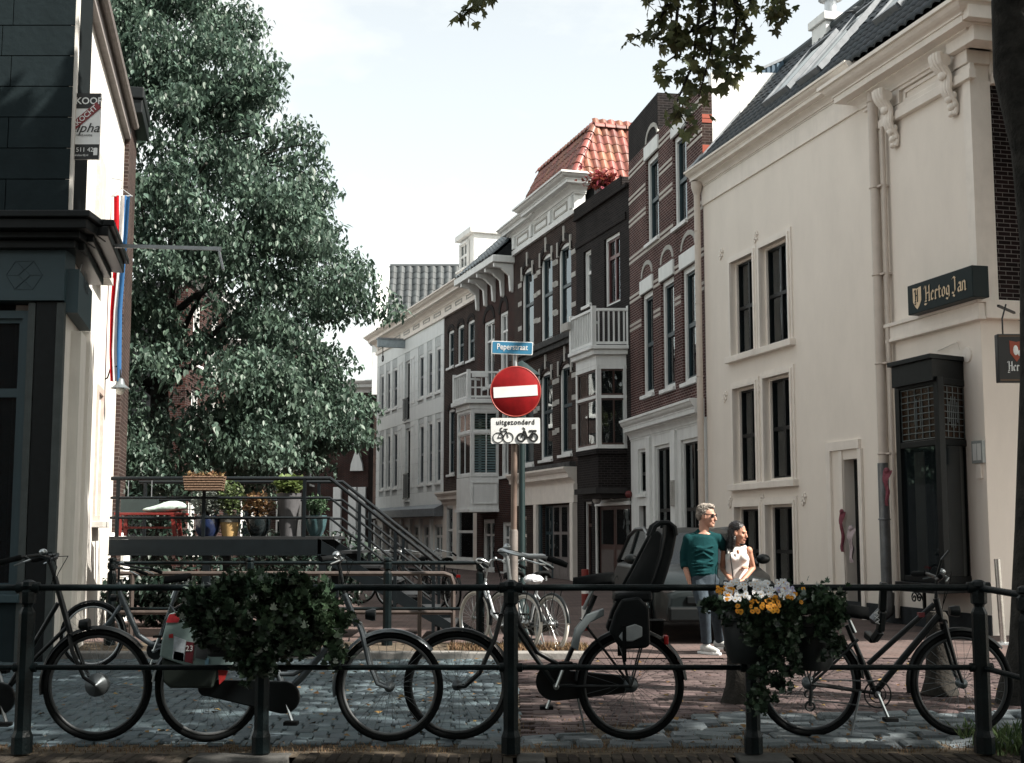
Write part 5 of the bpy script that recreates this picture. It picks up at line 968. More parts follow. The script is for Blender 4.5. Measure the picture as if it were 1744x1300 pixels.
for px, py, r_ in ((1712, 100, .10), (1728, 310, .07), (1736, 440, .06), (1722, 190, .08)): p = tp(px + 22, py); b.ball((p[0], -0.08, p[2]), (r_ * 1.5, r_ * 1.4, r_ * 2.2), 10, 7)
b.obj('burl', BARK, P1, smooth=True)
# hanging twigs with single leaves (the ones against the sky)
LM = []
for i in range(5):
    me = bpy.data.meshes.new('leaf'); q = random.Random(i); me.from_pydata([(x * q.uniform(.85, 1.1), y, z + q.uniform(-.05, .05)) for x, y, z in lobed[0]], [], lobed[1]); me.materials.append(PLANER); LM.append(me)
br = MB(); q = random.Random(4); YB = 11.6
def wpt(px, py, dy=0): p = at(px, py, YB + dy); return Vector((p.x - tx, p.y - ty, p.z))
def spray(path, nl, spread, side=0.0):
    pts = [wpt(*p) for p in path]; br.tube(pts, [0.02 - 0.015 * i / (len(pts) - 1) for i in range(len(pts))], 5)
    for i in range(nl):
        t = q.uniform(0.05, 1.0) * (len(pts) - 1); k = min(int(t), len(pts) - 2); c = pts[k] + (pts[k + 1] - pts[k]) * (t - k); d = Vector((q.gauss(0, 1), q.gauss(0, 1), q.gauss(-.2, .8))).normalized() * q.uniform(.03, spread)
        br.tube([c, c + d], 0.003, 4, cap=False); o = inst('leaf', q.choice(LM), P1, c + d, (q.uniform(-1.9, -.2), q.uniform(-.6, .6), q.uniform(0, 6.28)), (q.uniform(.085, .15),) * 3)
for pth, nl in (([(1150, -60), (1132, 20), (1105, 52), (1078, 66)], 22), ([(1160, -60), (1152, 40), (1150, 95), (1112, 122)], 26), ([(1200, -60), (1190, 30), (1180, 110), (1150, 180), (1170, 212)], 46), ([(1215, -60), (1218, 40), (1205, 110), (1190, 165)], 40), ([(1240, -60), (1255, 20), (1250, 80), (1235, 142)], 40), ([(1235, -50), (1272, 50), (1277, 66)], 12), ([(1300, -60), (1318, 5), (1310, 45)], 16), ([(1290, -60), (1290, -5), (1262, 8)], 8), ([(1180, -60), (1130, -10), (1100, 8)], 16), ([(1320, -60), (1335, 10), (1330, 40)], 8), ([(870, -80), (835, -8), (808, 8), (790, 26)], 22), ([(1220, 30), (1165, 60), (1120, 75)], 18)): spray(pth, nl, 0.13)
stuff(br.obj('twigs', BARK, P1)); g = np.random.default_rng(44); ex = []
for pth, nl, sp in (([(1150, -60), (1140, 30), (1110, 62)], 60, 16), ([(1190, -40), (1175, 60), (1160, 130), (1172, 190)], 130, 20), ([(1240, -40), (1245, 60), (1225, 140)], 110, 20), ([(1300, -40), (1318, 20)], 40, 14), ([(840, -20), (805, 14)], 20, 9)):
    for i in range(nl): t = g.uniform(0, len(pth) - 1); k_ = min(int(t), len(pth) - 2); a_, b_ = pth[k_], pth[k_ + 1]; ex.append(list(wpt(a_[0] + (b_[0] - a_[0]) * (t - k_) + g.normal(0, sp), a_[1] + (b_[1] - a_[1]) * (t - k_) + g.normal(0, sp * .6), g.normal(0, .2))))
ex = np.array(ex); n = len(ex); stuff(scatter('small_leaves', *lobed, ex, rots(g.uniform(0, 6.28, n), g.uniform(-1.9, -.2, n), g.uniform(-.6, .6, n)), g.uniform(.05, .11, n), PLANE, P1))
def std(h, r): return [(0, 0, -.1), (0, 0, .3), (.05, 0, h * .5), (0, .05, h)], [r * 1.5, r * 1.1, r, r * .75]
TRUNKS = [('quay_plane_tree', 'plane tree on the near quay to the right, shading the bicycles', 9.6, 3.2, [(0, 0.6, 8.6, 4.8, 4.6, 2.8, 1)], 6000, 31), ('quay_plane_tree', 'plane tree on the near quay behind the viewer', -1.5, -3.6, [(0, 1.6, 8.2, 6.2, 5.0, 2.2, 1)], 24000, 33),
          ('quay_plane_tree', 'plane tree on the side street beyond the corner house', 11.6, 15.9, [(-0.4, 2.0, 10.2, 3.5, 3.0, 5.2, 1)], 30000, 35), ('quay_plane_tree', 'plane tree on the near quay to the left', -8.2, -0.5, [(1.0, 1.2, 8.0, 5.0, 5.0, 2.4, 1)], 20000, 37)]
for nm, lab, x, y, cr_, n_, sd in TRUNKS:
    a, r_ = std(6.6, 0.24); plane_tree(nm, lab, x, y, cr_, n_, sd, a, r_, z0=-0.25 if y < 8 else SZ)
# ================================================================== foreground railing
def post_mesh(name, h, w=0.086, m=IRON):
    s = w / 2; prof = [(s * 1.28, 0), (s * 1.28, .10), (s * 1.05, .13), (s, .14), (s, h - .21), (s * .95, h - .20), (s * .62, h - .17), (s * .7, h - .155), (s * 1.0, h - .145), (s * 1.02, h - .075), (s * .72, h - .06), (s * .72, h - .05), (s * 1.02, h - .04), (s * .9, h - .015), (s * .45, h - .003), (0, h)]
    me = MB().lathe([(r * 1.15, z) for r, z in prof], n=8).mesh(name); me.materials.append(m); me.transform(Matrix.Rotation(math.pi / 8, 4, 'Z')); return me
RY = 8.36; RA = thing('canal_railing', 'dark green iron canal railing with knobbed posts across the whole foreground', 'railing', (0, RY, 0)); pmh = post_mesh('post', 1.06)
PX = [42, 447, 870, 1281, 1672]; XS = [at(p, 1150, RY).x for p in PX]; zt_, zl_ = at(870, 1001, RY).z, at(870, 1137, RY).z
for i, x in enumerate(XS): inst('post', pmh, RA, (x, 0, 0), sc=(1, 1, 1) if i in (0, 2, 4) else (.92, .92, 1))
end = at(1752, 1160, 7.95); inst('post', pmh, RA, (end.x, end.y - RY, -.02)); xs = [-5.0] + XS
for z, r_ in ((zt_, .021), (zl_, .017)):
    for a, c in zip(xs, xs[1:]): MB().tube([(a + .03, 0, z), (c - .03, 0, z)], r_, 10).obj('rail', IRON, RA, smooth=True)
    MB().tube([(XS[-1], 0, z), (end.x, end.y - RY, z - .03)], r_, 10).obj('rail', IRON, RA, smooth=True)
    for x in XS: MB().lathe([(r_ * 1.0, -.075), (r_ * 1.7, -.07), (r_ * 1.7, .07), (r_, .075)], (x, 0, z), 10, 'x').obj('rail_collar', IRON, RA, smooth=True)
# far railing along the other side of the road
R2 = 17.05; RB_ = thing('far_railing', 'dark green iron railing on the far side of the road below the landing', 'railing', (0, R2, SZ)); pm2 = post_mesh('post', 1.13, .1)
X2 = [at(p, 1000, R2).x for p in (190, 425, 660, 818)]
for x in X2: inst('post', pm2, RB_, (x, 0, 0))
for y_, r_ in ((959, .024), (1037, .02)):
    z = at(600, y_, R2).z - SZ
    for a, c in zip(X2, X2[1:] if y_ < 1000 else X2[1:3] + [at(784, 1000, R2).x]): MB().tube([(a, 0, z), (c, 0, z)], r_, 8).obj('rail', IRON, RB_, smooth=True)
# low rusty tube rail just behind it
RUST = mat('rust brown tube', (0.06, 0.046, 0.04), 0.5, var=0.3, scale=10); YT = 17.6; o = thing('tube_barrier', 'low rust brown tube barrier with rounded end behind the far railing', 'barrier', (0, YT, SZ))
za, zb_ = at(500, 977, YT).z - SZ, at(500, 1043, YT).z - SZ; xa, xb = at(205, 980, YT).x, at(772, 980, YT).x
for z in (za, zb_): MB().tube([(xa, 0, z), (xb - .12, 0, z)] + ([(xb - .03, 0, z - .03), (xb, 0, z - .12), (xb, 0, 0)] if z == za else [(xb, 0, z)]), .03, 8).obj('tube', RUST, o, smooth=True)
for px in (225, 395, 545, 715): x = at(px, 1000, YT).x; MB().tube([(x, 0, 0), (x, 0, za)], .028, 8).obj('upright', RUST, o, smooth=True)
# ------------------------------------------------------------------ steel landing and stair
YF, YK = 18.3, 19.7; LD = thing('steel_landing', 'dark steel landing with railing and a stair going down to the right', 'landing', (0, YF, SZ))
STEEL = mat('dark grey blue steel', (0.006, 0.009, 0.011), 0.42, spec=.25, var=0.25, scale=9); TREADM = mat('steel tread', (0.018, 0.02, 0.022), 0.6, spec=.3)
dz = at(400, 914, YF).z - SZ; xl, xr = at(186, 900, YF).x, at(566, 900, YF).x; dp = YK - YF
b = MB(); b.box(xl, xr, 0, dp, dz - .04, dz); b.obj('deck', TREADM, LD); 
for y0 in (0, dp - .06): b = MB(); b.box(xl, xr - .15, y0, y0 + .06, dz - .24, dz - .041); b.box(xl, xr - .15, y0 - .03, y0 + .09, dz - .26, dz - .241); b.obj('beam', STEEL, LD)
for px in (352, 550): x = at(px, 900, YF).x; MB().box(x - .05, x + .05, .0, .1, 0, dz - .25).obj('support_post', STEEL, LD); MB().box(x - .05, x + .05, dp - .1, dp, 0, dz - .25).obj('support_post', STEEL, LD)
hz = [at(400, y_, YF).z - SZ for y_ in (815, 848, 882)]; xc = at(562, 815, YF).x; xe = at(742, 955, YF).x; drop = at(742, 958, YF).z - SZ - hz[0]
for yy in (0.02, dp - .02):
    for i, z in enumerate(hz):
        r_ = .028 if i == 0 else .018; MB().tube([(xl, yy, z), (xc, yy, z), (xe, yy, z + drop)], r_, 8).obj('handrail' if i == 0 else 'rail', STEEL, LD, smooth=True)
    for px in (200, 347, 518): x = at(px, 850, YF).x; MB().box(x - .022, x + .022, yy - .022, yy + .022, dz, hz[0]).obj('upright', STEEL, LD)
    for f_ in (.28, .62, .98): x = xc + (xe - xc) * f_; MB().box(x - .022, x + .022, yy - .022, yy + .022, max(0, dz - (dz) * f_ * 1.0 - .1), hz[0] + drop * f_).obj('upright', STEEL, LD)
    MB().hexa([(xr - .2, yy - .02, dz - .3), (xe + .35, yy - .02, -.0), (xe + .35, yy + .02, -.0), (xr - .2, yy + .02, dz - .3), (xr - .2, yy - .02, dz - .02), (xe + .55, yy - .02, .0), (xe + .55, yy + .02, .0), (xr - .2, yy + .02, dz - .02)]).obj('stringer', STEEL, LD)
n = 7
for i in range(1, n): x = xr + (xe + .4 - xr) * i / n; z = dz * (1 - i / n); MB().box(x - .17, x + .13, .03, dp - .03, z - .035, z).obj('tread', TREADM, LD)
# things standing on the landing
DT = dz + SZ
def dpt(px, dy): p = at(px, 910, YF + dy); return (p.x, YF + dy, DT + .003)
REDP = mat('red bench paint', (0.16, 0.015, 0.012), 0.5, var=0.2)
x0, x1 = dpt(205, .6)[0], dpt(315, .6)[0]; bz = at(260, 874, YF + .6).z; o = thing('red_bench', 'low red wooden bench at the left end of the landing', 'bench', (x0, YF + .6, DT + .003)); h = bz - DT; L_ = x1 - x0
for i in range(3): MB().box(-.05, L_, -.18 + i * .13, -.07 + i * .13, h - .035, h).obj('seat_slat', REDP, o, bevel=.006)
for x in (0.03, L_ - .1):
    for y in (-.16, .15): MB().bar((x, y, 0.0), (x - (.04 if x > .2 else 0), y, h - .036), .05, .05).obj('leg', REDP, o)
MB().bar((0.03, 0, .12), (L_ - .1, 0, .12), .04, .03).obj('stretcher', REDP, o)
b = MB(); c = dpt(278, .6); n = 22; vs = []
CUSH = mat('pale green patterned cushion', (0.40, 0.50, 0.46), 0.8, var=0.35, scale=14); b.ball((0, 0, 0), (.31, .2, .075), 22, 10); b.v = [(x * (1 + .12 * math.sin(7 * y)), y, z + .03 * math.sin(9 * x) * (z > 0)) for x, y, z in b.v]
o = b.obj('cushion', CUSH, None, smooth='all'); o.location = (c[0], c[1], bz + .07); o.rotation_euler = (0, -.06, 0); tag(o, 'pale green cushion lying on the red bench', 'cushion')
p = dpt(236, .95); b = MB(); b.box(-.27, .27, -.02, .02, .30, .56); o = thing('dark_board', 'dark board hung on wires behind the red bench', 'board', p); b.obj('panel', mat('dark green board', (.03, .045, .045), .7), o); b = MB(); 
for x in (-.17, .17): MB().tube([(x, 0, .56), (x, 0, hz[0] - dz + .02)], .006, 5).obj('wire', LEAD, o)
def pot(name, label, px, dy, prof, m, plant, ph, pw, lm, rim=None, n=420, leaf=.06):
    p = dpt(px, dy); o = thing(name, label, 'potted plant', p, group=None); b = MB(); b.lathe([(0, .0)] + prof + [(prof[-1][0] * .86, prof[-1][1]), (prof[-1][0] * .82, prof[-1][1] - .05), (0, prof[-1][1] - .05)], n=20); b.obj('pot', m, o, smooth=True)
    if rim: MB().lathe([(prof[-1][0] * 1.02, prof[-1][1] - rim[0]), (prof[-1][0] * 1.03, prof[-1][1] + .004), (prof[-1][0] * .8, prof[-1][1] + .004)], n=20).obj('rim', rim[1], o, smooth=True)
    g = np.random.default_rng(int(px)); top = prof[-1][1]; u = g.normal(0, 1, (n, 3)); u /= np.linalg.norm(u, axis=1)[:, None]; u *= (g.uniform(0, 1, n) ** .4)[:, None]; q_ = u * np.array([pw, pw, ph / 2]) + np.array([0, 0, top + ph * .42])
    T = simple if plant != 'round' else ovate; stuff(scatter('foliage', *T, q_, rots(g.uniform(0, 6.28, n), g.uniform(-.6, 1.4, n), g.uniform(-.5, .5, n)), g.uniform(leaf * .6, leaf * 1.4, n), lm, o))
    b = MB()
    for i in range(6): a = i * 1.05; MB().tube([(0, 0, top - .04), (pw * .3 * math.cos(a), pw * .3 * math.sin(a), top + ph * .35), (pw * .6 * math.cos(a), pw * .6 * math.sin(a), top + ph * .7)], [.012, .008, .004], 5).obj('stem', BARK, o)
SILV = mat('silvery herb', (.20, .23, .21), .7, var=.3, island=.4, trans=.2); OLIV = mat('olive shrub leaf', (.09, .13, .05), .5, island=.4, trans=.3); RUSTL = mat('rusty sedum leaf', (.19, .12, .06), .6, island=.5, trans=.2); FRESH = mat('fresh green leaf', (.13, .18, .06), .5, island=.4, trans=.3); GLEAF = mat('mid green leaf', (.05, .10, .05), .5, island=.4, trans=.2)
pot('blue_pot', 'dark blue glazed pot with silvery herb beside the bench', 353, .35, [(.12, 0), (.165, .08), (.175, .2), (.155, .285)], mat('cobalt glaze', (.008, .016, .05), .3, var=.3, coat=.5), 'x', .5, .25, SILV, n=520)
pot('yellow_pot', 'yellow pot with a grey rim on the landing', 391, .35, [(.105, 0), (.14, .2), (.145, .29)], mat('yellow glaze', (.42, .28, .12), .5, var=.1), 'x', .55, .22, OLIV, rim=(.095, mat('grey pot rim', (.10, .10, .09), .6)))
pot('black_bowl_pot', 'round black pot with rusty orange sedum on the landing', 440, .35, [(.10, 0), (.16, .1), (.18, .22), (.175, .27)], mat('black glaze', (.012, .018, .02), .2, coat=.4), 'x', .36, .24, RUSTL, n=520)
pot('tall_grey_pot', 'tall ribbed grey pot with fresh green leaves on the landing', 491, .35, [(.115, 0), (.14, .3), (.17, .56), (.175, .6)], mat('ribbed grey clay', (.085, .085, .09), .6, var=.2, scale=30, stretch=(1, 1, .1)), 'x', .26, .2, FRESH, leaf=.09, n=300)
pot('teal_pot', 'blue green glazed pot with a small round bush at the stair head', 538, .3, [(.08, 0), (.13, .1), (.155, .24), (.15, .29)], mat('blue green glaze', (.05, .10, .11), .3, var=.3, coat=.5), 'round', .3, .16, GLEAF, n=520, leaf=.05)
WICK = mat('wicker', (.15, .10, .07), .8, var=.4, scale=40, bump=.6); c = at(349, 822, YF - .08); o = thing('wicker_basket', 'brown wicker planter basket hung on the landing handrail', 'basket', (c.x, YF - .1, c.z)); w2 = 34 / 123
for i in range(6): z = -.1 + i * .034; MB().tube([(-w2 * (.9 + .02 * i), -.07, z), (w2 * (.9 + .02 * i), -.07, z), (w2 * (.9 + .02 * i), .07, z), (-w2 * (.9 + .02 * i), .07, z)], .019, 6, closed=True).obj('wicker_course', WICK, o)
MB().box(-w2 * .88, w2 * .88, -.06, .06, -.1, -.08).obj('base', WICK, o)
g = np.random.default_rng(3); n = 160; stuff(scatter('dry_flowers', *simple, np.stack([g.uniform(-w2, w2, n), g.uniform(-.06, .06, n), g.uniform(.06, .13, n)], 1), rots(g.uniform(0, 6.28, n), g.uniform(-.5, 1.5, n), g.uniform(-.5, .5, n)), g.uniform(.03, .06, n), RUSTL, o))
# ------------------------------------------------------------------ bicycles
RUB = mat('black rubber', (.005, .006, .0065), .8, var=.3, scale=30, spec=.1); CHROME = mat('worn chrome', (.42, .45, .46), .28, metal=.9, var=.15); SPOKE = mat('spoke steel', (.16, .18, .19), .4, metal=.7); BLK = mat('black enamel', (.005, .007, .008), .35, var=.3, scale=8, spec=.3); GREYF = mat('silver grey enamel', (.075, .09, .10), .35, metal=.4, var=.15, coat=.3); ALU = mat('brushed aluminium', (.45, .47, .48), .35, metal=.7, var=.15); WTYRE = mat('cream tyre', (.62, .60, .55), .7, var=.15, scale=20); DKGR = mat('dark grey plastic', (.005, .007, .008), .55, var=.25, spec=.18); REDL = mat('red lens', (.4, .012, .012), .25); SLVF = mat('pale silver frame', (.42, .46, .48), .35, metal=.5, var=.1)
_wm = {}
def wheel(parent, x, z, R, tyre=RUB, rim=ALU, spoke=SPOKE, n=30, hubr=.022, lean=0):
    key = (round(R, 3), n, hubr)
    if key not in _wm:
        t = MB().torus((0, 0, 0), R - .02, .0205, 56, 8).mesh('wheel'); r_ = MB().torus((0, 0, 0), R - .047, .0125, 56, 6, flat=1).mesh('rim'); s_ = MB(); q = random.Random(2)
        for i in range(n):
            a = 6.2832 * i / n; d = .5 * (1 if (i // 2) % 2 else -1); y = .028 * (1 if i % 2 else -1)
            s_.tube([(hubr * 1.2 * math.cos(a + d), y, hubr * 1.2 * math.sin(a + d)), ((R - .05) * math.cos(a), 0, (R - .05) * math.sin(a))], .00135, 4, cap=False)
        s_ = s_.mesh('spokes'); h_ = MB().lathe([(0, -.055), (.01, -.055), (.01, -.04), (hubr * 1.5, -.032), (hubr * 1.5, -.026), (hubr, -.022), (hubr, .022), (hubr * 1.5, .026), (hubr * 1.5, .032), (.01, .04), (.01, .055), (0, .055)], n=14, axis='y').mesh('hub'); _wm[key] = (t, r_, s_, h_)
        for me in _wm[key]: me.polygons.foreach_set('use_smooth', [True] * len(me.polygons))
    t, r_, s_, h_ = _wm[key]
    def mk(me, nm, m, p, loc=(0, 0, 0)):
        o = bpy.data.objects.new(nm, me); COL.objects.link(o); o.parent = p; o.location = loc
        if not me.materials: me.materials.append(m)
        o.material_slots[0].link = 'OBJECT'; o.material_slots[0].material = m; return o
    w_ = mk(t, 'wheel', tyre, parent, (x, 0, z)); mk(r_, 'rim', rim, w_); stuff(mk(s_, 'spokes', spoke, w_)); mk(h_, 'hub', spoke, w_); w_.rotation_euler = (0, random.uniform(0, 6), 0); return w_
def arc(cx, cz, R, a0, a1, n=14, y=0): return [(cx + R * math.cos(rad(a0 + (a1 - a0) * i / n)), y, cz + R * math.sin(rad(a0 + (a1 - a0) * i / n))) for i in range(n + 1)]
def ribbon(b, cx, cz, R, a0, a1, w=.028, n=16):
    p = arc(cx, cz, R, a0, a1, n); m = len(p); o = len(b.v)
    for i, (x, y, z) in enumerate(p):
        dx, dz_ = (x - cx) / R, (z - cz) / R
        for yy, k in ((-w, -.012), (-w * .6, .004), (0, .01), (w * .6, .004), (w, -.012)): b.v.append((x + dx * k, yy, z + dz_ * k))
    for i in range(m - 1):
        for j in range(4): b.f.append((o + i * 5 + j, o + i * 5 + j + 1, o + (i + 1) * 5 + j + 1, o + (i + 1) * 5 + j))
    return b
def saddle(o, x, z, L=.27, tilt=0, m=RUB, springs=True):
    b = MB(); n = 10; rows = []
    for i in range(n + 1):
        t = i / n; w = .03 + .085 * (1 - min(1, t * 1.15)) ** .7 if t < .9 else .022; zz = .02 * math.cos(t * 2.4) + .012
        rows.append([(x - L * .45 + L * t, w * c, z + zz - .05 * abs(c) ** 3) for c in (-1, -.6, 0, .6, 1)])
    vs = [p for r_ in rows for p in r_]; k = len(vs); vs += [(p[0], p[1] * .9, p[2] - .035) for p in vs]; fs = []
    for i in range(n):
        for j in range(4): fs.append((i * 5 + j, i * 5 + j + 1, i * 5 + j + 6, i * 5 + j + 5)); fs.append((k + i * 5 + j, k + i * 5 + j + 5, k + i * 5 + j + 6, k + i * 5 + j + 1))
        fs.append((i * 5, i * 5 + 5, k + i * 5 + 5, k + i * 5)); fs.append((i * 5 + 4, k + i * 5 + 4, k + i * 5 + 9, i * 5 + 9))
    fs.append((0, 1, 2, 3, 4, k + 4, k + 3, k + 2, k + 1, k)); e = n * 5; fs.append((e, e + 1, e + 2, e + 3, e + 4, k + e + 4, k + e + 3, k + e + 2, k + e + 1, k + e))
    s_ = b.add(vs, fs).obj('saddle', m, o, smooth='all'); b = MB()
    for y in (-.045, .045):
        b.tube([(x - L * .35, y, z - .03), (x - L * .3, y * .8, z - .07), (x, y * .4, z - .075), (x + L * .4, 0, z - .03)], .006, 5)
        if springs: b.tube([(x - L * .35 + .012 * math.cos(i), y + .012 * math.sin(i), z - .03 - .0025 * i) for i in range(0, 24)], .004, 4)
    b.obj('saddle_rails', CHROME, s_)
def bar_set(o, c, style, m, grip=RUB, sgn=1):
    cx, cz = c; b = MB()
    if style == 'flat': pts = lambda s_: [(cx, 0, cz), (cx + .01, .06 * s_, cz + .02), (cx - .02, .18 * s_, cz + .04), (cx - .07, .29 * s_, cz + .035)]
    elif style == 'dutch': pts = lambda s_: [(cx, 0, cz), (cx + .05, .06 * s_, cz + .035), (cx + .03, .16 * s_, cz + .045), (cx - .05, .24 * s_, cz + .02), (cx - .15, .275 * s_, cz + .0), (cx - .24, .28 * s_, cz - .0), (cx - .38, .29 * s_, cz - .05)]
    else: pts = lambda s_: [(cx, 0, cz), (cx + .03, .07 * s_, cz + .02), (cx, .18 * s_, cz + .04), (cx - .08, .25 * s_, cz + .03), (cx - .2, .29 * s_, cz)]
    h = MB().tube(pts(-1)[::-1] + pts(1)[1:], .012, 8).obj('handlebar', m, o, smooth=True)
    for s_ in (-1, 1):
        p = [Vector(v) for v in pts(s_)]; d = (p[-1] - p[-2]).normalized(); MB().tube([p[-1] - d * .125, p[-1] - d * .12, p[-1] + d * .0, p[-1] + d * .012], [.014, .0185, .0185, .016], 9).obj('grip', grip, h, smooth=True)
        q = p[-1] - d * .15; f = Vector((1, 0, 0)); MB().tube([q, q + Vector((.035, s_ * .0, -.02)), q + Vector((.03, 0, -.035)) + d * .1], [.007, .007, .005], 6).obj('brake_lever', CHROME, h, smooth=True)
    MB().tube([(cx - .1, -.2, cz + .02), (cx + .06, -.12, cz + .06), (cx + .07, -.03, cz - .04), (cx + .03, -.015, cz - .16)], .003, 5).obj('brake_cable', RUB, h); MB().tube([(cx - .1, .2, cz + .02), (cx + .09, .12, cz + .03), (cx + .06, .03, cz - .08), (cx + .03, .015, cz - .2)], .003, 5).obj('brake_cable', RUB, h)
    MB().lathe([(0, -.012), (.024, -.012), (.028, 0), (.022, .014), (.008, .022), (0, .022)], (cx - .0, -.1, cz + .06), 12).obj('bell', CHROME, h, smooth=True); return h
DRIM = mat('dull dark rim', (.05, .055, .058), .5, metal=.5, var=.2)
def bicycle(name, label, loc, rz, wb, R, bb, headt, headb, seat, tubes, fork, bar, fm, bm=None, tyre=RUB, rim=ALU, case='long', rack=True, guards=(True, True), gm=None, fr=.016, stem=None, lamp=True, group=None, lean=0, forkm=None, spoke=SPOKE, hubs=(.03, .022), tail=True):
    o = thing(name, label, 'bicycle', loc, rz, group); o.rotation_euler = (lean, 0, rz); gm = gm or fm
    wheel(o, 0, R, R, tyre, rim, spoke, hubr=hubs[0]); wheel(o, wb, R, R, tyre, rim, spoke, hubr=hubs[1])
    b = MB()
    for pts, r_ in tubes: b.tube([(x, 0, z) for x, z in pts], r_, 10)
    b.tube([(headb[0], 0, headb[1]), (headt[0], 0, headt[1])], fr * 1.2, 10); b.tube([(bb[0], 0, bb[1]), (seat[0], 0, seat[1] - .12)], fr, 10)
    for s_ in (-1, 1):
        b.tube([(bb[0], .02 * s_, bb[1]), (bb[0] * .5, .05 * s_, (bb[1] + R) / 2), (0, .055 * s_, R)], fr * .6, 6)
        sx = bb[0] + (seat[0] - bb[0]) * .62; sz_ = bb[1] + (seat[1] - bb[1]) * .62; b.tube([(sx, .015 * s_, sz_), (sx * .5, .05 * s_, (sz_ + R) / 2), (0, .055 * s_, R)], fr * .55, 6)
    b.obj('frame', fm, o, smooth=True); b = MB()
    for s_ in (-1, 1): b.tube([(fork[0][0], .03 * s_, fork[0][1])] + [(x, .05 * s_, z) for x, z in fork[1:]], [fr * .95] + [fr * (.9 - .4 * i / (len(fork) - 1)) for i in range(len(fork) - 1)], 8)
    b.tube([(fork[0][0], -.045, fork[0][1]), (fork[0][0], .045, fork[0][1])], fr, 8); b.obj('fork', forkm or fm, o, smooth=True)
    st = stem or (headt[0] - .03, headt[1] + .14); b = MB().tube([(headt[0], 0, headt[1]), (headt[0] + (st[0] - headt[0]) * .7, 0, headt[1] + (st[1] - headt[1]) * .8), (st[0], 0, st[1])], .013, 8); b.obj('stem', bm or ALU, o, smooth=True); bar_set(o, st, bar, bm or ALU)
    b = MB().tube([(seat[0] + (bb[0] - seat[0]) * .3, 0, seat[1] + (bb[1] - seat[1]) * .3), (seat[0], 0, seat[1] - .05)], .0125, 8); b.obj('seat_post', CHROME, o, smooth=True); saddle(o, seat[0], seat[1])
    if guards[0]: ribbon(MB(), 0, R, R + .015, 5, 175).obj('rear_mudguard', gm, o, smooth='all')
    if guards[1]: ribbon(MB(), wb, R, R + .015, 40, 190).obj('front_mudguard', gm, o, smooth='all')
    crank = MB().tube([(bb[0], -.06, bb[1]), (bb[0] + .06, -.075, bb[1] - .155)], .011, 6).tube([(bb[0], .06, bb[1]), (bb[0] - .06, .075, bb[1] + .155)], .011, 6).lathe([(0, -.065), (.02, -.06), (.02, .06), (0, .065)], (bb[0], 0, bb[1]), 10, 'y').obj('crank', CHROME, o, smooth=True)
    for s_, x, z in ((-1, .06, -.155), (1, -.06, .155)): MB().box(bb[0] + x - .045, bb[0] + x + .045, s_ * .08, s_ * .16, bb[1] + z - .012, bb[1] + z + .012).obj('pedal', RUB, crank, bevel=.004)
    if case == 'long':
        r0, r1 = .105, .055; p = [(bb[0] + r0 * math.cos(rad(a)), bb[1] + r0 * math.sin(rad(a))) for a in range(-100, 101, 20)] + [(r1 * math.cos(rad(a)), R + r1 * math.sin(rad(a))) for a in range(80, 281, 20)]; MB().prism(p, -.075, -.035).obj('chain_case', gm if gm is not GREYF else BLK, o, bevel=.01)
    elif case == 'ring': MB().torus((bb[0], -.05, bb[1]), .088, .006, 32, 6).torus((bb[0], -.05, bb[1]), .055, .004, 24, 5).lathe([(.0, -.052), (.03, -.052)], (bb[0], 0, bb[1]), 10, 'y').obj('chain_ring', BLK, o); MB().tube([(bb[0], -.05, bb[1] + .085), (0, -.05, R + .03)], .005, 5).tube([(bb[0], -.05, bb[1] - .085), (-.02, -.05, R - .1)], .005, 5).obj('chain', SPOKE, o)
    if rack:
        zr_ = 2 * R + .07; b = MB()
        for y in (-.05, 0, .05): b.tube([(-.22, y, zr_), (.14, y, zr_)], .006, 6)
        b.tube([(-.22, -.05, zr_), (-.23, 0, zr_), (-.22, .05, zr_)], .006, 6)
        for s_ in (-1, 1): b.tube([(-.12, .05 * s_, zr_), (0, .06 * s_, R)], .006, 6); b.tube([(.1, .05 * s_, zr_), (0.01, .06 * s_, R)], .006, 6)
        b.obj('luggage_rack', BLK, o)
        if tail: MB().box(-.25, -.22, -.04, .04, R * 1.75, R * 1.75 + .06).obj('tail_light', REDL, o, bevel=.008)
    if lamp: MB().lathe([(0, -.05), (.03, -.045), (.04, 0.0), (.038, .02), (0, .022)], (headb[0] + .1, 0, headb[1] + .07), 12, 'x').obj('head_lamp', BLK, o, smooth=True)
    b = MB().tube([(bb[0] - .12, -.07, bb[1] + .02), (bb[0] - .2, -.12, .03)], .008, 6); b.obj('kick_stand', SPOKE, o); return o
K, GY, BY = 262.0, 1263.0, 8.8
def mpx(rx, sgn): return lambda px, py: (sgn * (px - rx) / K, (GY - py) / K)
def gx(px): return at(px, 1171, BY).x
# A - dark bicycle leaving the frame on the left, nose to the right
m = mpx(-132, 1); bicycle('bicycle', 'black bicycle at the far left, cut off by the picture edge', (gx(-132), BY + .03, 0), 0, 297 / K, .36, m(3, 1190), m(84, 985), m(116, 1085), m(-55, 1000),
    [([m(92, 1030), m(50, 1105), m(3, 1190)], .016), ([m(108, 1072), m(60, 1120), m(3, 1185)], .014)], [m(116, 1085), m(124, 1112), m(145, 1155), m(165, 1168)], 'swept', BLK, BLK, case='long', rim=DRIM, hubs=(.03, .05), stem=m(72, 958))
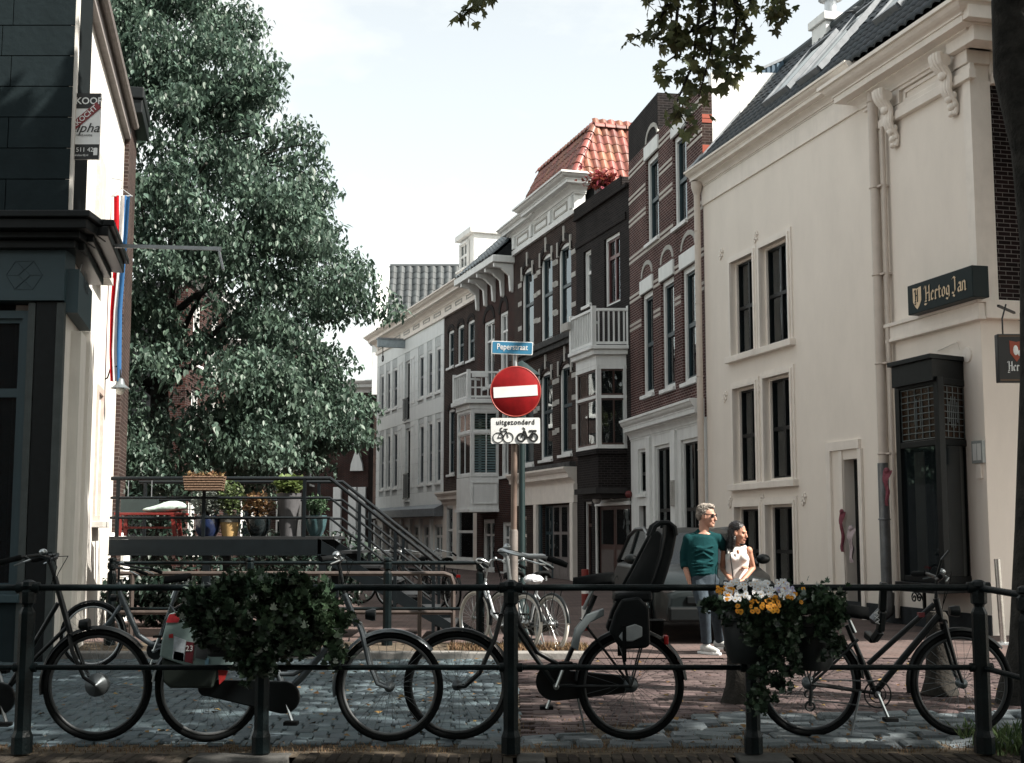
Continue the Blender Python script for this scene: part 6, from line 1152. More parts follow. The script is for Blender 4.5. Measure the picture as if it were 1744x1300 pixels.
# B - grey bicycle with the newspaper bag
m = mpx(355, 1); bicycle('bicycle', 'grey step-through bicycle with chain case, carrying the newspaper print bag', (gx(355), BY, 0), 0, 310 / K, .351, m(487, 1187), m(585, 1014), m(608, 1068), m(430, 1000),
    [([m(592, 1048), m(560, 1100), m(535, 1131), m(512, 1158), m(487, 1180)], .024), ([m(535, 1131), m(500, 1150), m(478, 1150)], .016)], [m(612, 1066), m(618, 1080), m(630, 1130), m(645, 1165), m(668, 1174)], 'flat', GREYF, BLK, rim=mat('dull grey rim', (.14, .15, .155), .5, metal=.5), fr=.018, stem=m(574, 962), forkm=GREYF)
# C - black bicycle with the child seat, nose to the left
m = mpx(1076, -1); BC = bicycle('bicycle', 'black bicycle with child seat, front wheel overlapping the grey bicycle', (gx(1076), BY + .08, 0), math.pi, 300 / K, .352, m(947, 1172), m(868, 1000), m(856, 1048), m(1016, 986),
    [([m(866, 1012), m(885, 1070), m(915, 1115), m(950, 1135), m(984, 1137)], .016), ([m(858, 1045), m(905, 1115), m(947, 1172)], .017)], [m(852, 1052), m(842, 1090), m(815, 1150), m(790, 1172), m(776, 1172)], 'dutch', BLK, ALU, rim=DRIM, fr=.017, stem=m(862, 950), gm=BLK, lamp=False)
MB().prism([m(973, 1105), m(980, 1075), m(1000, 1050), m(1030, 1040), m(1030, 1052), m(1005, 1064), m(990, 1085), m(985, 1112)], -.05, .05).obj('coat_guard', mat('grey coat guard', (.16, .19, .20), .45), BC, bevel=.006)
b = MB(); b.lathe([(0, -.075), (.115, -.07), (.125, -.05), (.125, -.035), (0, -.03)], (m(945, 1166)[0], .0, m(945, 1166)[1]), 24, 'y'); b.obj('round_chain_guard', BLK, BC, smooth=True)
# child seat: curved back, side wings, leg guards
sh = [m(*p) for p in ((1060, 1005), (1078, 975), (1098, 935), (1114, 905), (1122, 894), (1138, 889), (1151, 895), (1157, 908), (1152, 940), (1141, 975), (1130, 1004), (1112, 1020), (1080, 1018))]
cs = MB()
back = [m(*p) for p in ((1110, 1012), (1124, 985), (1136, 950), (1145, 915), (1148, 895))]
cs.prism([m(1104, 1012), m(1116, 985), m(1128, 950), m(1136, 915), m(1138, 890), m(1152, 896), m(1157, 910), m(1150, 945), m(1140, 978), m(1128, 1012)], -.10, .10); cs.prism([m(1050, 1012), m(1112, 1008), m(1112, 1028), m(1045, 1026)], -.12, .12); cs = cs.obj('child_seat', DKGR, BC, bevel=.018)
wing = [m(*p) for p in ((1062, 1004), (1080, 972), (1098, 938), (1112, 912), (1122, 905), (1130, 912), (1126, 945), (1114, 985), (1106, 1006))]
for y in (-.13, .105): MB().prism(wing, y, y + .028).obj('side_wing', DKGR, cs, bevel=.01)
b = MB(); rim_ = [m(*p) for p in ((1112, 915), (1118, 899), (1128, 892), (1142, 892), (1152, 900), (1154, 914))]
b.tube([(x, -.115, z) for x, z in rim_] , .016, 8); b.tube([(x, .115, z) for x, z in rim_], .016, 8); b.tube([(rim_[3][0], -.115, rim_[3][1]), (rim_[3][0], .115, rim_[3][1])], .016, 8); b.obj('head_rim', DKGR, cs, smooth=True)
for s_ in (-1, 1):
    y = s_ * .16; MB().prism([m(*p) for p in ((1058, 1022), (1088, 1018), (1104, 1035), (1106, 1098), (1098, 1104), (1060, 1106), (1050, 1098), (1036, 1075), (1046, 1045))], y - .035, y + .035).obj('leg_guard', DKGR, cs, bevel=.016)
    MB().prism([m(*p) for p in ((1052, 1084), (1064, 1068), (1080, 1063), (1092, 1068), (1092, 1084), (1076, 1092), (1058, 1092))], y + s_ * .033, y + s_ * .045).obj('foot_cup', mat('pale grey plastic', (.30, .33, .34), .5), cs, bevel=.006)
    MB().box(m(1062, 0)[0] - .01, m(1062, 0)[0] + .015, y - .01 + s_ * .04, y + .01 + s_ * .04, m(0, 1126)[1], m(0, 1066)[1]).obj('foot_strap', RUB, cs)
MB().tube([(x, -.1, z) for x, z in [m(1126, 955), m(1112, 990), m(1104, 1015), m(1112, 1040)]], .014, 6, flat=.4).obj('harness', mat('grey webbing', (.10, .13, .14), .8), cs)
# D - black bicycle on the right
GY = 1242.0; m = mpx(1391, 1); BD = bicycle('bicycle', 'black trekking bicycle on the right with a folding lock', (gx(1391), BY + .22, 0), 0, 267 / K, .348, m(1507, 1168), m(1619, 1004), m(1627, 1044), m(1460, 1018),
    [([m(1615, 1014), m(1552, 1068), m(1495, 1118)], .018), ([m(1622, 1034), m(1568, 1095), m(1507, 1165)], .023)], [m(1630, 1044), m(1634, 1070), m(1645, 1115), m(1656, 1148)], 'flat', BLK, BLK, rim=DRIM, case='ring', fr=.018, stem=m(1622, 972), gm=BLK, guards=(True, True))
MB().tube([(m(1612, 0)[0], -.12, m(0, 965)[1]), (m(1618, 0)[0], -.16, m(0, 935)[1]), (m(1632, 0)[0], -.15, m(0, 920)[1])], .01, 6).obj('bar_end', BLK, BD)
MB().box(m(1586, 0)[0], m(1596, 0)[0], -.022, .022, m(0, 1036)[1], m(0, 1028)[1]).obj('frame_decal', mat('dark red decal', (.12, .015, .02), .4), BD)
b = MB(); dx, dz_ = m(1388, 1188); b.torus((dx, -.06, dz_), .03, .008, 14, 6).torus((dx - .01, -.06, dz_ + .08), .022, .008, 14, 6).tube([(0, -.06, .34), (dx, -.06, dz_)], .012, 6); b.obj('derailleur', BLK, BD)
bx = [at(1505, 992, RY + .06), at(1503, 1040, RY + .1), at(1499, 1075, RY + .14), at(1488, 1090, RY + .2), at(1476, 1080, RY + .3)]
o = thing('bicycle_lock', 'thick black folding lock hanging over the railing beside the right saddle', 'lock', bx[0]); o_ = bx[0]
for A, B_ in zip(bx, bx[1:]): MB().bar(A - o_, B_ - o_, .045, .05).obj('lock_link', BLK, o, bevel=.01)
p = at(1498, 1053, RY + .02); text('AXA', .042, mat('white print', (.75, .77, .77), .6), 'lock_lettering', o, (p.x - o_.x - .0, RY + .075 - o_.y - .0, p.z - o_.z), (math.pi / 2, -math.pi / 2 - .08, 0), .001)
# E - dark grey bicycle by the far railing, nose to the left
K, GY = 152.0, 1111.0; m = mpx(333, -1); EY = at(165, 1111, 14.4).y; p = at(333, 1060, 14.4)
bicycle('bicycle', 'grey low-entry bicycle standing by the white wall beyond the road', (p.x, 14.4, SZ), math.pi, 168 / K, .35, m(268, 1082), m(205, 972), m(212, 1008), m(303, 962), [([m(208, 990), m(222, 1020), m(240, 1058), m(262, 1072), m(278, 1076)], .03)], [m(210, 1010), m(198, 1030), m(180, 1050), m(165, 1058)], 'dutch', GREYF, BLK, fr=.02, stem=m(205, 950), gm=BLK, tyre=RUB)
# F, G - silver bicycles with pale tyres; three dark ones farther down the street
def std_bike(label, px, py_g, Y, rz, fm=SLVF, tyre=WTYRE, spoke=CHROME, lean=0.0, group=None, bar='dutch', z=SZ):
    p = at(px, py_g, Y); return bicycle('bicycle', label, (p.x, Y, z), rz, 1.07, .35, (.46, .29), (.86, .86), (.92, .70), (.30, .95), [([(.86, .80), (.66, .45), (.46, .29)], .018), ([(.89, .72), (.7, .42), (.5, .33)], .016)], [(.92, .68), (.97, .55), (1.03, .42), (1.07, .35)], bar, fm, CHROME, tyre=tyre, spoke=spoke, stem=(.80, 1.06), gm=BLK, tail=fm is not SLVF, group=group, lean=lean, rim=CHROME)
std_bike('silver bicycle with cream tyres and a covered saddle under the signs', 937, 1112, 16.1, rad(124), lean=.05)
std_bike('silver bicycle with cream tyres, left of the two under the signs', 892, 1108, 16.3, rad(126), lean=.04)
g = thing('saddle_cover', 'crumpled white and blue saddle cover on the silver bicycle', 'saddle cover', (0, 0, 0)); p = at(908, 987, 16.05); g.location = p
b = MB(); b.ball((0, 0, 0), (.12, .13, .055), 16, 10); q = random.Random(5); b.v = [(x + q.uniform(-.008, .008), y + q.uniform(-.008, .008), z + q.uniform(-.012, .012)) for x, y, z in b.v]; b.obj('cover', mat('white plastic bag', (.62, .66, .72), .4, var=.3, scale=22, col2=(.8, .8, .82)), g)
for i, (px, Y, a, lab) in enumerate(((742, 25.5, 150, 'dark bicycle farthest left in the street, under the stair foot'), (770, 24.5, 120, 'dark bicycle parked beyond the stair foot, beside the silver bicycles'), (700, 27.0, 170, 'dark bicycle far down the street behind the stair treads'))): std_bike(lab, px, 1030, Y, rad(a), BLK, RUB, SPOKE)
# newspaper print bag on the rack of the grey bicycle
K, GY = 262.0, 1263.0; BAGY = BY - .16; pz = lambda px, py: at(px, py, BAGY); A = pz(275, 1137); o = thing('pannier_bag', 'pale green pannier bag with newspaper print and red patches', 'bag', A)
BAGM = mat('pale green tarpaulin', (.27, .37, .36), .45, var=.2, scale=9)
def bagpoly(ps, y0, y1, m_, nm, par, bev=.0): return MB().prism([((pz(*p) - A).x, (pz(*p) - A).z) for p in ps], y0, y1).obj(nm, m_, par, bevel=bev)
body = bagpoly([(273, 1118), (278, 1085), (288, 1046), (300, 1042), (345, 1046), (400, 1060), (398, 1140), (320, 1134)], -.03, .07, BAGM, 'bag_body', o, .012); bagpoly([(276, 1122), (300, 1128), (372, 1140), (362, 1172), (290, 1172), (277, 1160)], -.02, .06, mat('dark bag base', (.025, .035, .03), .7), 'bag_base', o, .015)
for ps, c_, nm in (([(285, 1060), (291, 1046), (313, 1043), (306, 1060)], (.42, .03, .04), 'red_patch'), ([(290, 1080), (297, 1079), (297, 1086), (290, 1086)], (.45, .03, .03), 'red_buckle'), ([(296, 1122), (299, 1083), (319, 1090), (315, 1126)], (.55, .62, .68), 'printed_photo'), ([(297, 1122), (299, 1108), (316, 1112), (315, 1126)], (.12, .35, .50), 'printed_photo'), ([(317, 1126), (320, 1092), (333, 1094), (330, 1130)], (.10, .012, .02), 'printed_photo'), ([(335, 1120), (337, 1090), (356, 1092), (354, 1124)], (.05, .055, .06), 'printed_photo'), ([(351, 1136), (352, 1120), (358, 1121), (357, 1137)], (.25, .45, .58), 'printed_photo')): bagpoly(ps, -.037, -.031, mat('print %.2f %.2f' % (c_[0], c_[1]), c_, .5, var=.25, scale=25), nm, body)
text('23', .05, mat('white print', (.75, .77, .77), .6), 'printed_number', body, ((pz(325, 1104) - A).x, -.040, (pz(325, 1104) - A).z), (math.pi / 2, 0, 0), .001); b = MB()
q_ = pz(386, 1160) - A; bagpoly([(372, 1140), (388, 1143), (382, 1158), (374, 1166)], -.01, .02, mat('print red strap', (.4, .03, .03), .6), 'red_strap', o)
# ------------------------------------------------------------------ planters
def ivy(parent, pts, n, sc, seed, name='ivy', m=IVY):
    g = np.random.default_rng(seed); pts = np.asarray(pts); idx = g.integers(0, len(pts), n); p = pts[idx, :3] + g.normal(0, 1, (n, 3)) * pts[idx, 3:4]
    stuff(scatter(name, *lobed, p, rots(g.uniform(-1.2, 1.2, n) + math.pi, g.uniform(.2, 1.9, n), g.uniform(-.6, .6, n)), g.uniform(sc * .6, sc * 1.3, n), m, parent))
PY = 8.3; c = at(450, 1062, PY); o = thing('ivy_planter', 'planter overgrown by dark ivy hung on the railing beside the newspaper bag', 'planter', c)
MB().box(-.34, .34, -.06, .14, -.2, .0).obj('trough', mat('dark planter plastic', (.015, .018, .018), .6), o, bevel=.02)
g = np.random.default_rng(12); pts = []
for i in range(500):
    px, py = g.uniform(335, 572), g.uniform(985, 1128)
    e = ((px - 452) / 125) ** 2 + ((py - 1052) / 72) ** 2
    if e < 1 or (py < 1100 and py > 1000 and 350 < px < 560): p = at(px, py, PY) - c; d = .2 * math.sqrt(max(.05, 1 - min(e, 1))); pts.append((p.x, -.04 + g.uniform(-d, d * .6), p.z, .02))
for s0, s1 in ((420, 1165), (455, 1150), (435, 1145)):
    for py in np.linspace(1100, s1, 9): p = at(s0 + g.normal(0, 9), py, PY - .1) - c; pts.append((p.x, -.12, p.z, .02))
for px, py in ((590, 1060), (575, 1090), (582, 1120), (330, 1045), (340, 1020)): p = at(px - 8, py, PY) - c; pts += [(p.x, 0, p.z, .03)] * 8
ivy(o, pts, 8000, .042, 5); b = MB(); tw = MB()
PY = 8.28; c = at(1322, 1075, PY); o = thing('flower_planter', 'two black half-round pots with pansies and trailing ivy hung on the railing', 'planter', c)
PB = mat('black planter plastic', (.012, .015, .016), .45, var=.2)
for i, (xa, xb, yt, yb_) in enumerate(((1224, 1330, 1038, 1128), (1336, 1426, 1052, 1140))):
    a, e = at(xa, yt, PY) - c, at(xb, yb_, PY) - c; R_ = (e.x - a.x) / 2; h = a.z - e.z; b = MB(); b.lathe([(0, e.z), (R_ * .62, e.z), (R_ * .78, e.z + .04), (R_ * .9, e.z + h * .6), (R_ * .95, a.z - .05), (R_ * 1.02, a.z - .045), (R_ * 1.02, a.z), (R_ * .9, a.z), (R_ * .88, a.z - .06), (0, a.z - .06)], ((a.x + e.x) / 2, -.02, 0), 26); b.obj('pot', PB, o, smooth=True)
g = np.random.default_rng(22); pts = []
for i in range(150): px, py = g.uniform(1226, 1425), g.uniform(1018, 1052); p = at(px, py - (14 if px > 1352 else 0), PY) - c; pts.append((p.x, g.uniform(-.17, .16), p.z - .02, .016 if px < 1352 else .03))
for px, y1, w_ in ((1285, 1085, 10), (1300, 1215, 13), (1318, 1200, 14), (1338, 1175, 12), (1345, 1115, 10), (1310, 1150, 15), (1325, 1130, 16), (1270, 1075, 8), (1415, 1120, 9), (1405, 1080, 12), (1420, 1060, 9), (1210, 1035, 8)):
    for py in np.linspace(1030, y1, 26): p = at(px + g.normal(0, w_), py, PY - .18) - c; pts.append((p.x, -.2 + g.uniform(-.03, .03), p.z, .016))
ivy(o, pts, 4600, .04, 6); b = MB()
q = random.Random(9); fl = []                                   # pansies, each one a part
def pansy(name, col, eye):
    mt = mat(name, col, .6, var=.12, rand=.12, trans=.15); me = bpy.data.meshes.new('pansy'); v, f = [], []
    for a, r_, ox, oy in ((90, .5, .32, .42), (90, .5, -.32, .42), (0, .5, .42, -.08), (0, .5, -.42, -.08), (0, .6, 0, -.45)):
        o_ = len(v); v.append((ox, oy, .06)); v += [(ox + r_ * math.cos(t * 1.047), oy + r_ * math.sin(t * 1.047), .0 + .08 * (t % 2)) for t in range(6)]; f += [(o_, o_ + 1 + t, o_ + 1 + (t + 1) % 6) for t in range(6)]
    k = len(v); v += [(0, 0, .14)] + [(.24 * math.cos(t * 1.047), .24 * math.sin(t * 1.047) - .05, .12) for t in range(6)]; f2 = [(k, k + 1 + t, k + 1 + (t + 1) % 6) for t in range(6)]
    me.from_pydata(v, [], f + f2); me.materials.append(mt); me.materials.append(eye); me.polygons.foreach_set('material_index', [0] * len(f) + [1] * 6); return me
EYE = mat('pansy eye', (.55, .30, .02), .6); pw = pansy('white pansy', (.72, .74, .76), EYE); po = pansy('orange pansy', (.60, .26, .015), mat('dark pansy eye', (.10, .03, .005), .6)); pv = pansy('lilac pansy', (.48, .48, .68), EYE)
for me, n_, xr_, yr_ in ((pw, 130, (1234, 1345), (988, 1022)), (pw, 10, (1330, 1352), (1000, 1020)), (po, 16, (1220, 1250), (1000, 1028)), (po, 30, (1255, 1330), (1018, 1042)), (pv, 12, (1318, 1358), (994, 1016)), (po, 7, (1330, 1372), (1002, 1030))):
    for i in range(n_):
        px, py = q.uniform(*xr_), q.uniform(*yr_); dy = (1016 - py) / 24 * .2 - .17; p = at(px, py, PY + dy) - c; inst('pansy', me, o, p, (rad(90) - q.uniform(.0, .7), q.uniform(-.3, .3), q.uniform(-.6, .6)), (q.uniform(.013, .020),) * 3)
# ================================================================== signs
SY = 15.45; c = at(878, 1110, SY); SP = thing('sign_post', 'brown steel post with street name, no entry disc and exception plate', 'sign', (c.x, SY, SZ)); kx = lambda px, py: (at(px, py, SY).x - c.x, at(px, py, SY).z - SZ)
POLEM = mat('weathered brown pole', (.15, .11, .09), .45, metal=.3, var=.3); GALV = mat('galvanised steel', (.40, .43, .45), .4, metal=.6, var=.15)
x, z = kx(875, 905); MB().tube([(x, 0, 0), (x, 0, z), (x, 0, z + .02)], [.05, .05, .04], 14).obj('sleeve', mat('grey brown sleeve', (.13, .115, .105), .6, var=.3), SP, smooth=True); x2, z2 = kx(877, 600); MB().tube([(x, 0, z), (x2, 0, z2)], .036, 12).obj('pole', POLEM, SP, smooth=True); MB().tube([(x2, -.01, kx(877, 628)[1]), (x2, -.01, z2 + .02)], .03, 10).obj('pole_top', GALV, SP, smooth=True)
TL = rad(2.0); SBLUE = mat('sign blue', (.05, .22, .38), .35, var=.12, scale=4); SWH = mat('sign white', (.78, .80, .80), .4, var=.08, scale=5); SRED = mat('sign red', (.26, .008, .010), .45, var=.3, scale=5, spec=.25, stain=.3); SBK = mat('sign black', (.012, .013, .014), .5)
def rrect(w, h, r, n=4): return [(sx * (w / 2 - r) + r * math.cos(a), sz_ * (h / 2 - r) + r * math.sin(a)) for sx, sz_, a0 in ((1, 1, 0), (-1, 1, 90), (-1, -1, 180), (1, -1, 270)) for a in [rad(a0 + 90 * i / n) for i in range(n + 1)]]
def panel(nm, cx, cz, w, h, r, m_, y0, y1, par, rot=0): o = MB().prism(rrect(w, h, r), y0, y1).obj(nm, m_, par); o.location = (cx, 0, cz); o.rotation_euler = (0, rot, 0); return o
x, z = kx(872.5, 594); npx = panel('name_plate', x, z, .485, .155, .016, SWH, -.062, -.045, SP, TL); MB().prism(rrect(.465, .135, .012), -.064, -.062).obj('blue_field', SBLUE, npx); text('Peperstraat', .098, SWH, 'lettering', npx, (0, -.066, .008), (math.pi / 2, 0, 0), .001, sx=.80, bold=.001)
x, z = kx(878, 668); disc = MB().lathe([(0, -.075), (.292, -.075), (.30, -.07), (.30, -.055), (0, -.05)], n=48, axis='y').obj('no_entry_disc', SRED, SP, smooth=True); disc.location = (x, 0, z); disc.rotation_euler = (0, -rad(3.5), 0)
MB().prism(rrect(.515, .125, .004), -.079, -.075).obj('white_bar', SWH, disc); MB().torus((0, -.072, 0), .293, .006, 48, 6).obj('disc_rim', mat('faded red rim', (.42, .07, .05), .5), disc)
x, z = kx(878, 734.5); sub = panel('exception_plate', x, z, .585, .31, .022, SBK, -.068, -.05, SP, rad(-.5)); MB().prism(rrect(.575, .30, .019), -.070, -.068).obj('white_field', SWH, sub); text('uitgezonderd', .084, SBK, 'lettering', sub, (0, -.0725, .098), (math.pi / 2, 0, 0), .001, sx=.88, bold=.0012, sp=1.14)
b = MB(); R_ = .058
for wx in (-.205, -.085): b.torus((wx, -.072, -.055), R_, .005, 24, 5)
for A, B_ in (((-.205, -.055), (-.165, .02)), ((-.165, .02), (-.105, .02)), ((-.105, .02), (-.085, -.055)), ((-.165, .02), (-.14, -.055)), ((-.14, -.055), (-.105, .02)), ((-.205, -.055), (-.14, -.055)), ((-.17, .02), (-.175, .055)), ((-.175, .055), (-.15, .06)), ((-.11, .02), (-.115, .045)), ((-.135, .045), (-.09, .045))): b.bar((A[0], -.072, A[1]), (B_[0], -.072, B_[1]), .008, .008)
b.obj('bicycle_pictogram', SBK, sub).location.z = -.025; b = MB()
for wx in (.065, .21): b.torus((wx, -.072, -.055), .045, .011, 24, 5)
for A, B_, w_ in (((.065, -.055), (.11, .045), .012), ((.11, .045), (.085, .062), .01), ((.10, .02), (.125, -.05), .035), ((.12, -.055), (.20, -.055), .022), ((.19, -.055), (.20, .01), .014), ((.16, .02), (.245, .02), .022)): b.bar((A[0], -.072, A[1]), (B_[0], -.072, B_[1]), w_, .008, up=(0, 1, 0))
b.obj('moped_pictogram', SBK, sub).location.z = -.025; MB().box(x2 - .05, x2 + .05, -.05, .04, kx(0, 640)[1], kx(0, 634)[1]).box(x2 - .05, x2 + .05, -.05, .04, kx(0, 745)[1], kx(0, 740)[1]).obj('clamp', GALV, SP)
# lamp post standing right behind the signs
LY = 17.0; c = at(889, 1090, LY); LP = thing('lamp_post', 'dark green street lamp post hidden mostly behind the round sign', 'lamp', (c.x, LY, SZ)); zt = at(889, 640, LY).z - SZ; GRN = mat('dark green lamp paint', (.008, .02, .021), .45, spec=.3)
MB().lathe([(.09, 0), (.09, .5), (.06, .55), (.045, .6), (.036, zt), (0, zt)], n=12).obj('post', GRN, LP, smooth=True); MB().lathe([(.02, zt - .32), (.10, zt - .3), (.15, zt - .02), (.155, zt)], n=6).obj('lantern_glass', GLASSD, LP); MB().lathe([(.24, zt), (.2, zt + .05), (.06, zt + .16), (0, zt + .2)], (.0, 0, 0), 12).obj('lantern_roof', GRN, LP, smooth=True)
# ------------------------------------------------------------------ brewery signs on the corner house
GL = {'H': (.56, [[(.05, .95), (-.02, .80)], [(.14, .92), (.14, .10)], [(.04, .02), (.18, .0)], [(.0, -.14), (.1, -.2), (.2, -.17)], [(.14, .46), (.42, .52)], [(.42, .93), (.42, .06)], [(.36, .02), (.48, .0)]]), 'e': (.34, [[(.04, .44), (.04, .08)], [(.04, .08), (.13, -.01), (.24, .07)], [(.04, .46), (.14, .55), (.23, .44)], [(.23, .43), (.05, .27)]]), 'r': (.30, [[(.05, .54), (.05, .03)], [(.0, .03), (.10, -.02)], [(.06, .47), (.14, .54), (.22, .45)]]),
      't': (.29, [[(.08, .72), (.08, .08), (.15, -.01), (.22, .05)], [(-.02, .50), (.2, .50)]]), 'o': (.36, [[(.04, .43), (.04, .08), (.15, -.02)], [(.04, .43), (.15, .54), (.25, .43), (.25, .1), (.15, -.02)]]), 'g': (.36, [[(.04, .43), (.04, .10), (.15, .02), (.25, .1)], [(.04, .43), (.15, .54), (.25, .46), (.25, -.12), (.14, -.24), (.0, -.17)]]), ' ': (.16, []),
      'J': (.42, [[(.0, .86), (.12, .95), (.26, .84)], [(.22, .88), (.22, .12), (.12, -.02), (-.02, .05)], [(.05, -.12), (.18, -.2)]]), 'a': (.36, [[(.25, .52), (.25, .06), (.31, 0)], [(.03, .42), (.13, .53), (.24, .44)], [(.24, .30), (.05, .22), (.05, .08), (.14, -.01), (.24, .08)]]), 'n': (.36, [[(.04, .52), (.04, 0)], [(.05, .45), (.16, .54), (.25, .44), (.25, .0)], [(.22, .02), (.31, -.02)]])}
def blackletter(s_, size, m_, nm, par, x0, z0, y, nib=.12, sx=1.0):
    b = MB(); x = x0; nv = Vector((math.cos(rad(42)), math.sin(rad(42)))) * nib * size / 2
    for ch_ in s_:
        w_, st = GL[ch_]
        for line in st:
            for i, (p, q) in enumerate(zip(line, line[1:])):
                p, q = Vector((p[0] * sx, p[1])) * size + Vector((x, z0)), Vector((q[0] * sx, q[1])) * size + Vector((x, z0)); yy = y - .0004 * (i % 3); b.prism([tuple(p - nv), tuple(q - nv), tuple(q + nv), tuple(p + nv)], yy, yy - .004)
        x += w_ * size * sx
    return b.obj(nm, m_, par), x
F = CR; ang = math.atan2(F.d.y, F.d.x); SG = mat('bottle green sign', (.003, .011, .013), .45, var=.2, spec=.2); GOLD = mat('cream gold lettering', (.72, .56, .38), .5, var=.08)
so_ = .3; u0, z1 = F.uz(1545, 488, so_); _, z0 = F.uz(1546, 538, so_); u1, _ = F.uz(1656, 480, so_); P0 = F.O + F.d * u0 - F.n * so_; o = thing('brewery_sign', 'long dark green lettered sign box on the cream corner house', 'sign', (P0.x, P0.y, z0), ang); Ws, Hs = u1 - u0, z1 - z0
bx_ = MB().box(0, Ws, 0, so_ - .03, 0, Hs).obj('sign_box', SG, o, bevel=.01); MB().box(.2, .3, so_ - .03, so_, .1, Hs - .1).box(Ws - .3, Ws - .2, so_ - .03, so_, .1, Hs - .1).obj('bracket', SG, o)
fs = Ws / 5.05; zb_ = Hs * .34; fq = Hs * .54; blackletter('Hertog Jan', fq, GOLD, 'lettering', bx_, Ws * .28, Hs * .30, -.002, .13, .64 * Ws / (3.52 * fq))
sx0, sx1 = Ws * .09, Ws * .225; sm = (sx0 + sx1) / 2; hw = (sx1 - sx0) / 2
MB().prism([(sx0, Hs * .86), (sm, Hs * .82), (sx1, Hs * .86), (sx1 * 1.0, Hs * .4), (sm + hw * .5, Hs * .22), (sm, Hs * .12), (sm - hw * .5, Hs * .22), (sx0, Hs * .4)], -.003, 0).obj('shield', GOLD, bx_); blackletter('H', Hs * .42, SG, 'shield_letter', bx_, sm - hw * .55, Hs * .38, -.004, .15)
# projecting sign on the gable end
PYs = at(1720, 610, 17.9); p0, p1 = at(1699, 652, 17.9), at(1758, 570, 17.9); o = thing('projecting_sign', 'black projecting pub sign with red shield half hidden by the tree trunk', 'sign', (p0.x, 17.9, p0.z)); w_, h_ = p1.x - p0.x, p1.z - p0.z
bx2 = MB().box(0, w_, -.06, .06, 0, h_).obj('sign_box', SBK, o, bevel=.01); MB().box(.02, w_ - .02, -.063, -.06, .02, .04).box(.02, w_ - .02, -.063, -.06, h_ - .04, h_ - .02).obj('sign_trim', mat('dark gold', (.10, .06, .03), .5), bx2)
scx = w_ * .5; MB().prism([(scx - .09, h_ * .86), (scx, h_ * .83), (scx + .09, h_ * .86), (scx + .085, h_ * .6), (scx, h_ * .42), (scx - .085, h_ * .6)], -.065, -.06).obj('shield', mat('shield red', (.30, .05, .02), .5), bx2); MB().ball((scx - .01, -.067, h_ * .66), (.035, .006, .07), 8, 6).ball((scx + .04, -.067, h_ * .6), (.025, .006, .04), 8, 6).obj('shield_figure', SWH, bx2); blackletter('Hertog', .135, SWH, 'lettering', bx2, w_ * .25, h_ * .24, -.064, .13); MB().tube([(.1, 0, h_), (.1, 0, h_ + .22), (.16, 0, h_ + .42)], .012, 5).tube([(w_ * .7, 0, h_), (w_ * .7, 0, h_ + .3)], .01, 5).bar((.05, 0, h_ + .4), (w_, 0.6, h_ + .4), .03, .03).obj('hanger', SBK, o)
# ------------------------------------------------------------------ left: sold board, bar, flag, lamp
TY = 15.2; p0, p1 = at(100, 272, TY), at(173, 160, TY); o = thing('sold_board', 'estate agent board with a red sold strip on the left wall', 'sign', (p0.x, TY, p0.z)); w_, h_ = p1.x - p0.x, p1.z - p0.z; bd = MB().box(0, w_, -.015, .015, 0, h_).obj('board', SWH, o)
MB().box(0, w_, -.018, -.015, h_ * .77, h_).obj('top_band', SBK, bd); MB().box(0, w_, -.018, -.015, 0, h_ * .225).obj('bottom_band', SBK, bd); text('TE KOOP', .115, SWH, 'lettering', bd, (w_ * .54, -.02, h_ * .88), (math.pi / 2, 0, 0), .001, bold=.002)
st = MB().box(-.27, .27, -.024, -.020, -.045, .045).obj('sold_strip', mat('strip dark red', (.20, .02, .025), .5), bd); st.location = (w_ * .54, 0, h_ * .60); st.rotation_euler = (0, rad(-42), 0); text('VERKOCHT', .088, SWH, 'lettering', st, (0, -.026, 0), (math.pi / 2, 0, 0), .001, bold=.001); text('alpha', .16, SBK, 'lettering', bd, (w_ * .62, -.02, h_ * .47), (math.pi / 2, 0, 0), .001, shear=.35, sx=1.05); text('MAKELAARDIJ', .030, SBK, 'lettering', bd, (w_ * .62, -.02, h_ * .36), (math.pi / 2, 0, 0), .001)
text('0182 - 511 424', .075, SWH, 'lettering', bd, (w_ * .46, -.02, h_ * .14), (math.pi / 2, 0, 0), .001); text('alphamakelaardij.nl', .035, SWH, 'lettering', bd, (w_ * .46, -.02, h_ * .06), (math.pi / 2, 0, 0), .001); MB().box(w_ * .86, w_ * .96, -.02, -.018, h_ * .06, h_ * .17).obj('trade_mark', SWH, bd); MB().bar((-.3, .2, h_ * .8), (.02, .02, h_ * .8), .03, .03).bar((-.3, .2, h_ * .2), (.02, .02, h_ * .2), .03, .03).obj('bracket', GALV, o)
a, e = at(128, 417, 15.9), at(377, 424, 15.9); o = thing('wall_bracket', 'thin steel bracket arm reaching out from the left shop in front of the tree', 'wall bracket', a); MB().bar((0, 0, 0), e - a, .03, .045).obj('arm', GALV, o); MB().bar(e - a + Vector((-.03, 0, -.01)), e - a + Vector((.03, 0, -.26)), .02, .06).obj('clip', GALV, o); MB().tube([(.15, 0, .0), (0.02, .02, -.5), (-.06, .1, -.6)], .008, 5).obj('stay', GALV, o)
FY = 20.0; t0 = at(207, 334, FY); o = thing('hanging_flag', 'long red white and blue flag hanging folded on the brick wall', 'flag', t0); MB().tube([(-.16, 0, 0), (.17, 0, 0)], .012, 6).obj('cross_bar', GALV, o); MB().tube([(-.15, 0, 0), (0, 0, .12), (.16, 0, 0)], .006, 5).tube([(0, 0, .12), (0.0, 0, .25), (-.25, 0, .3)], .012, 5).obj('cord', GALV, o)
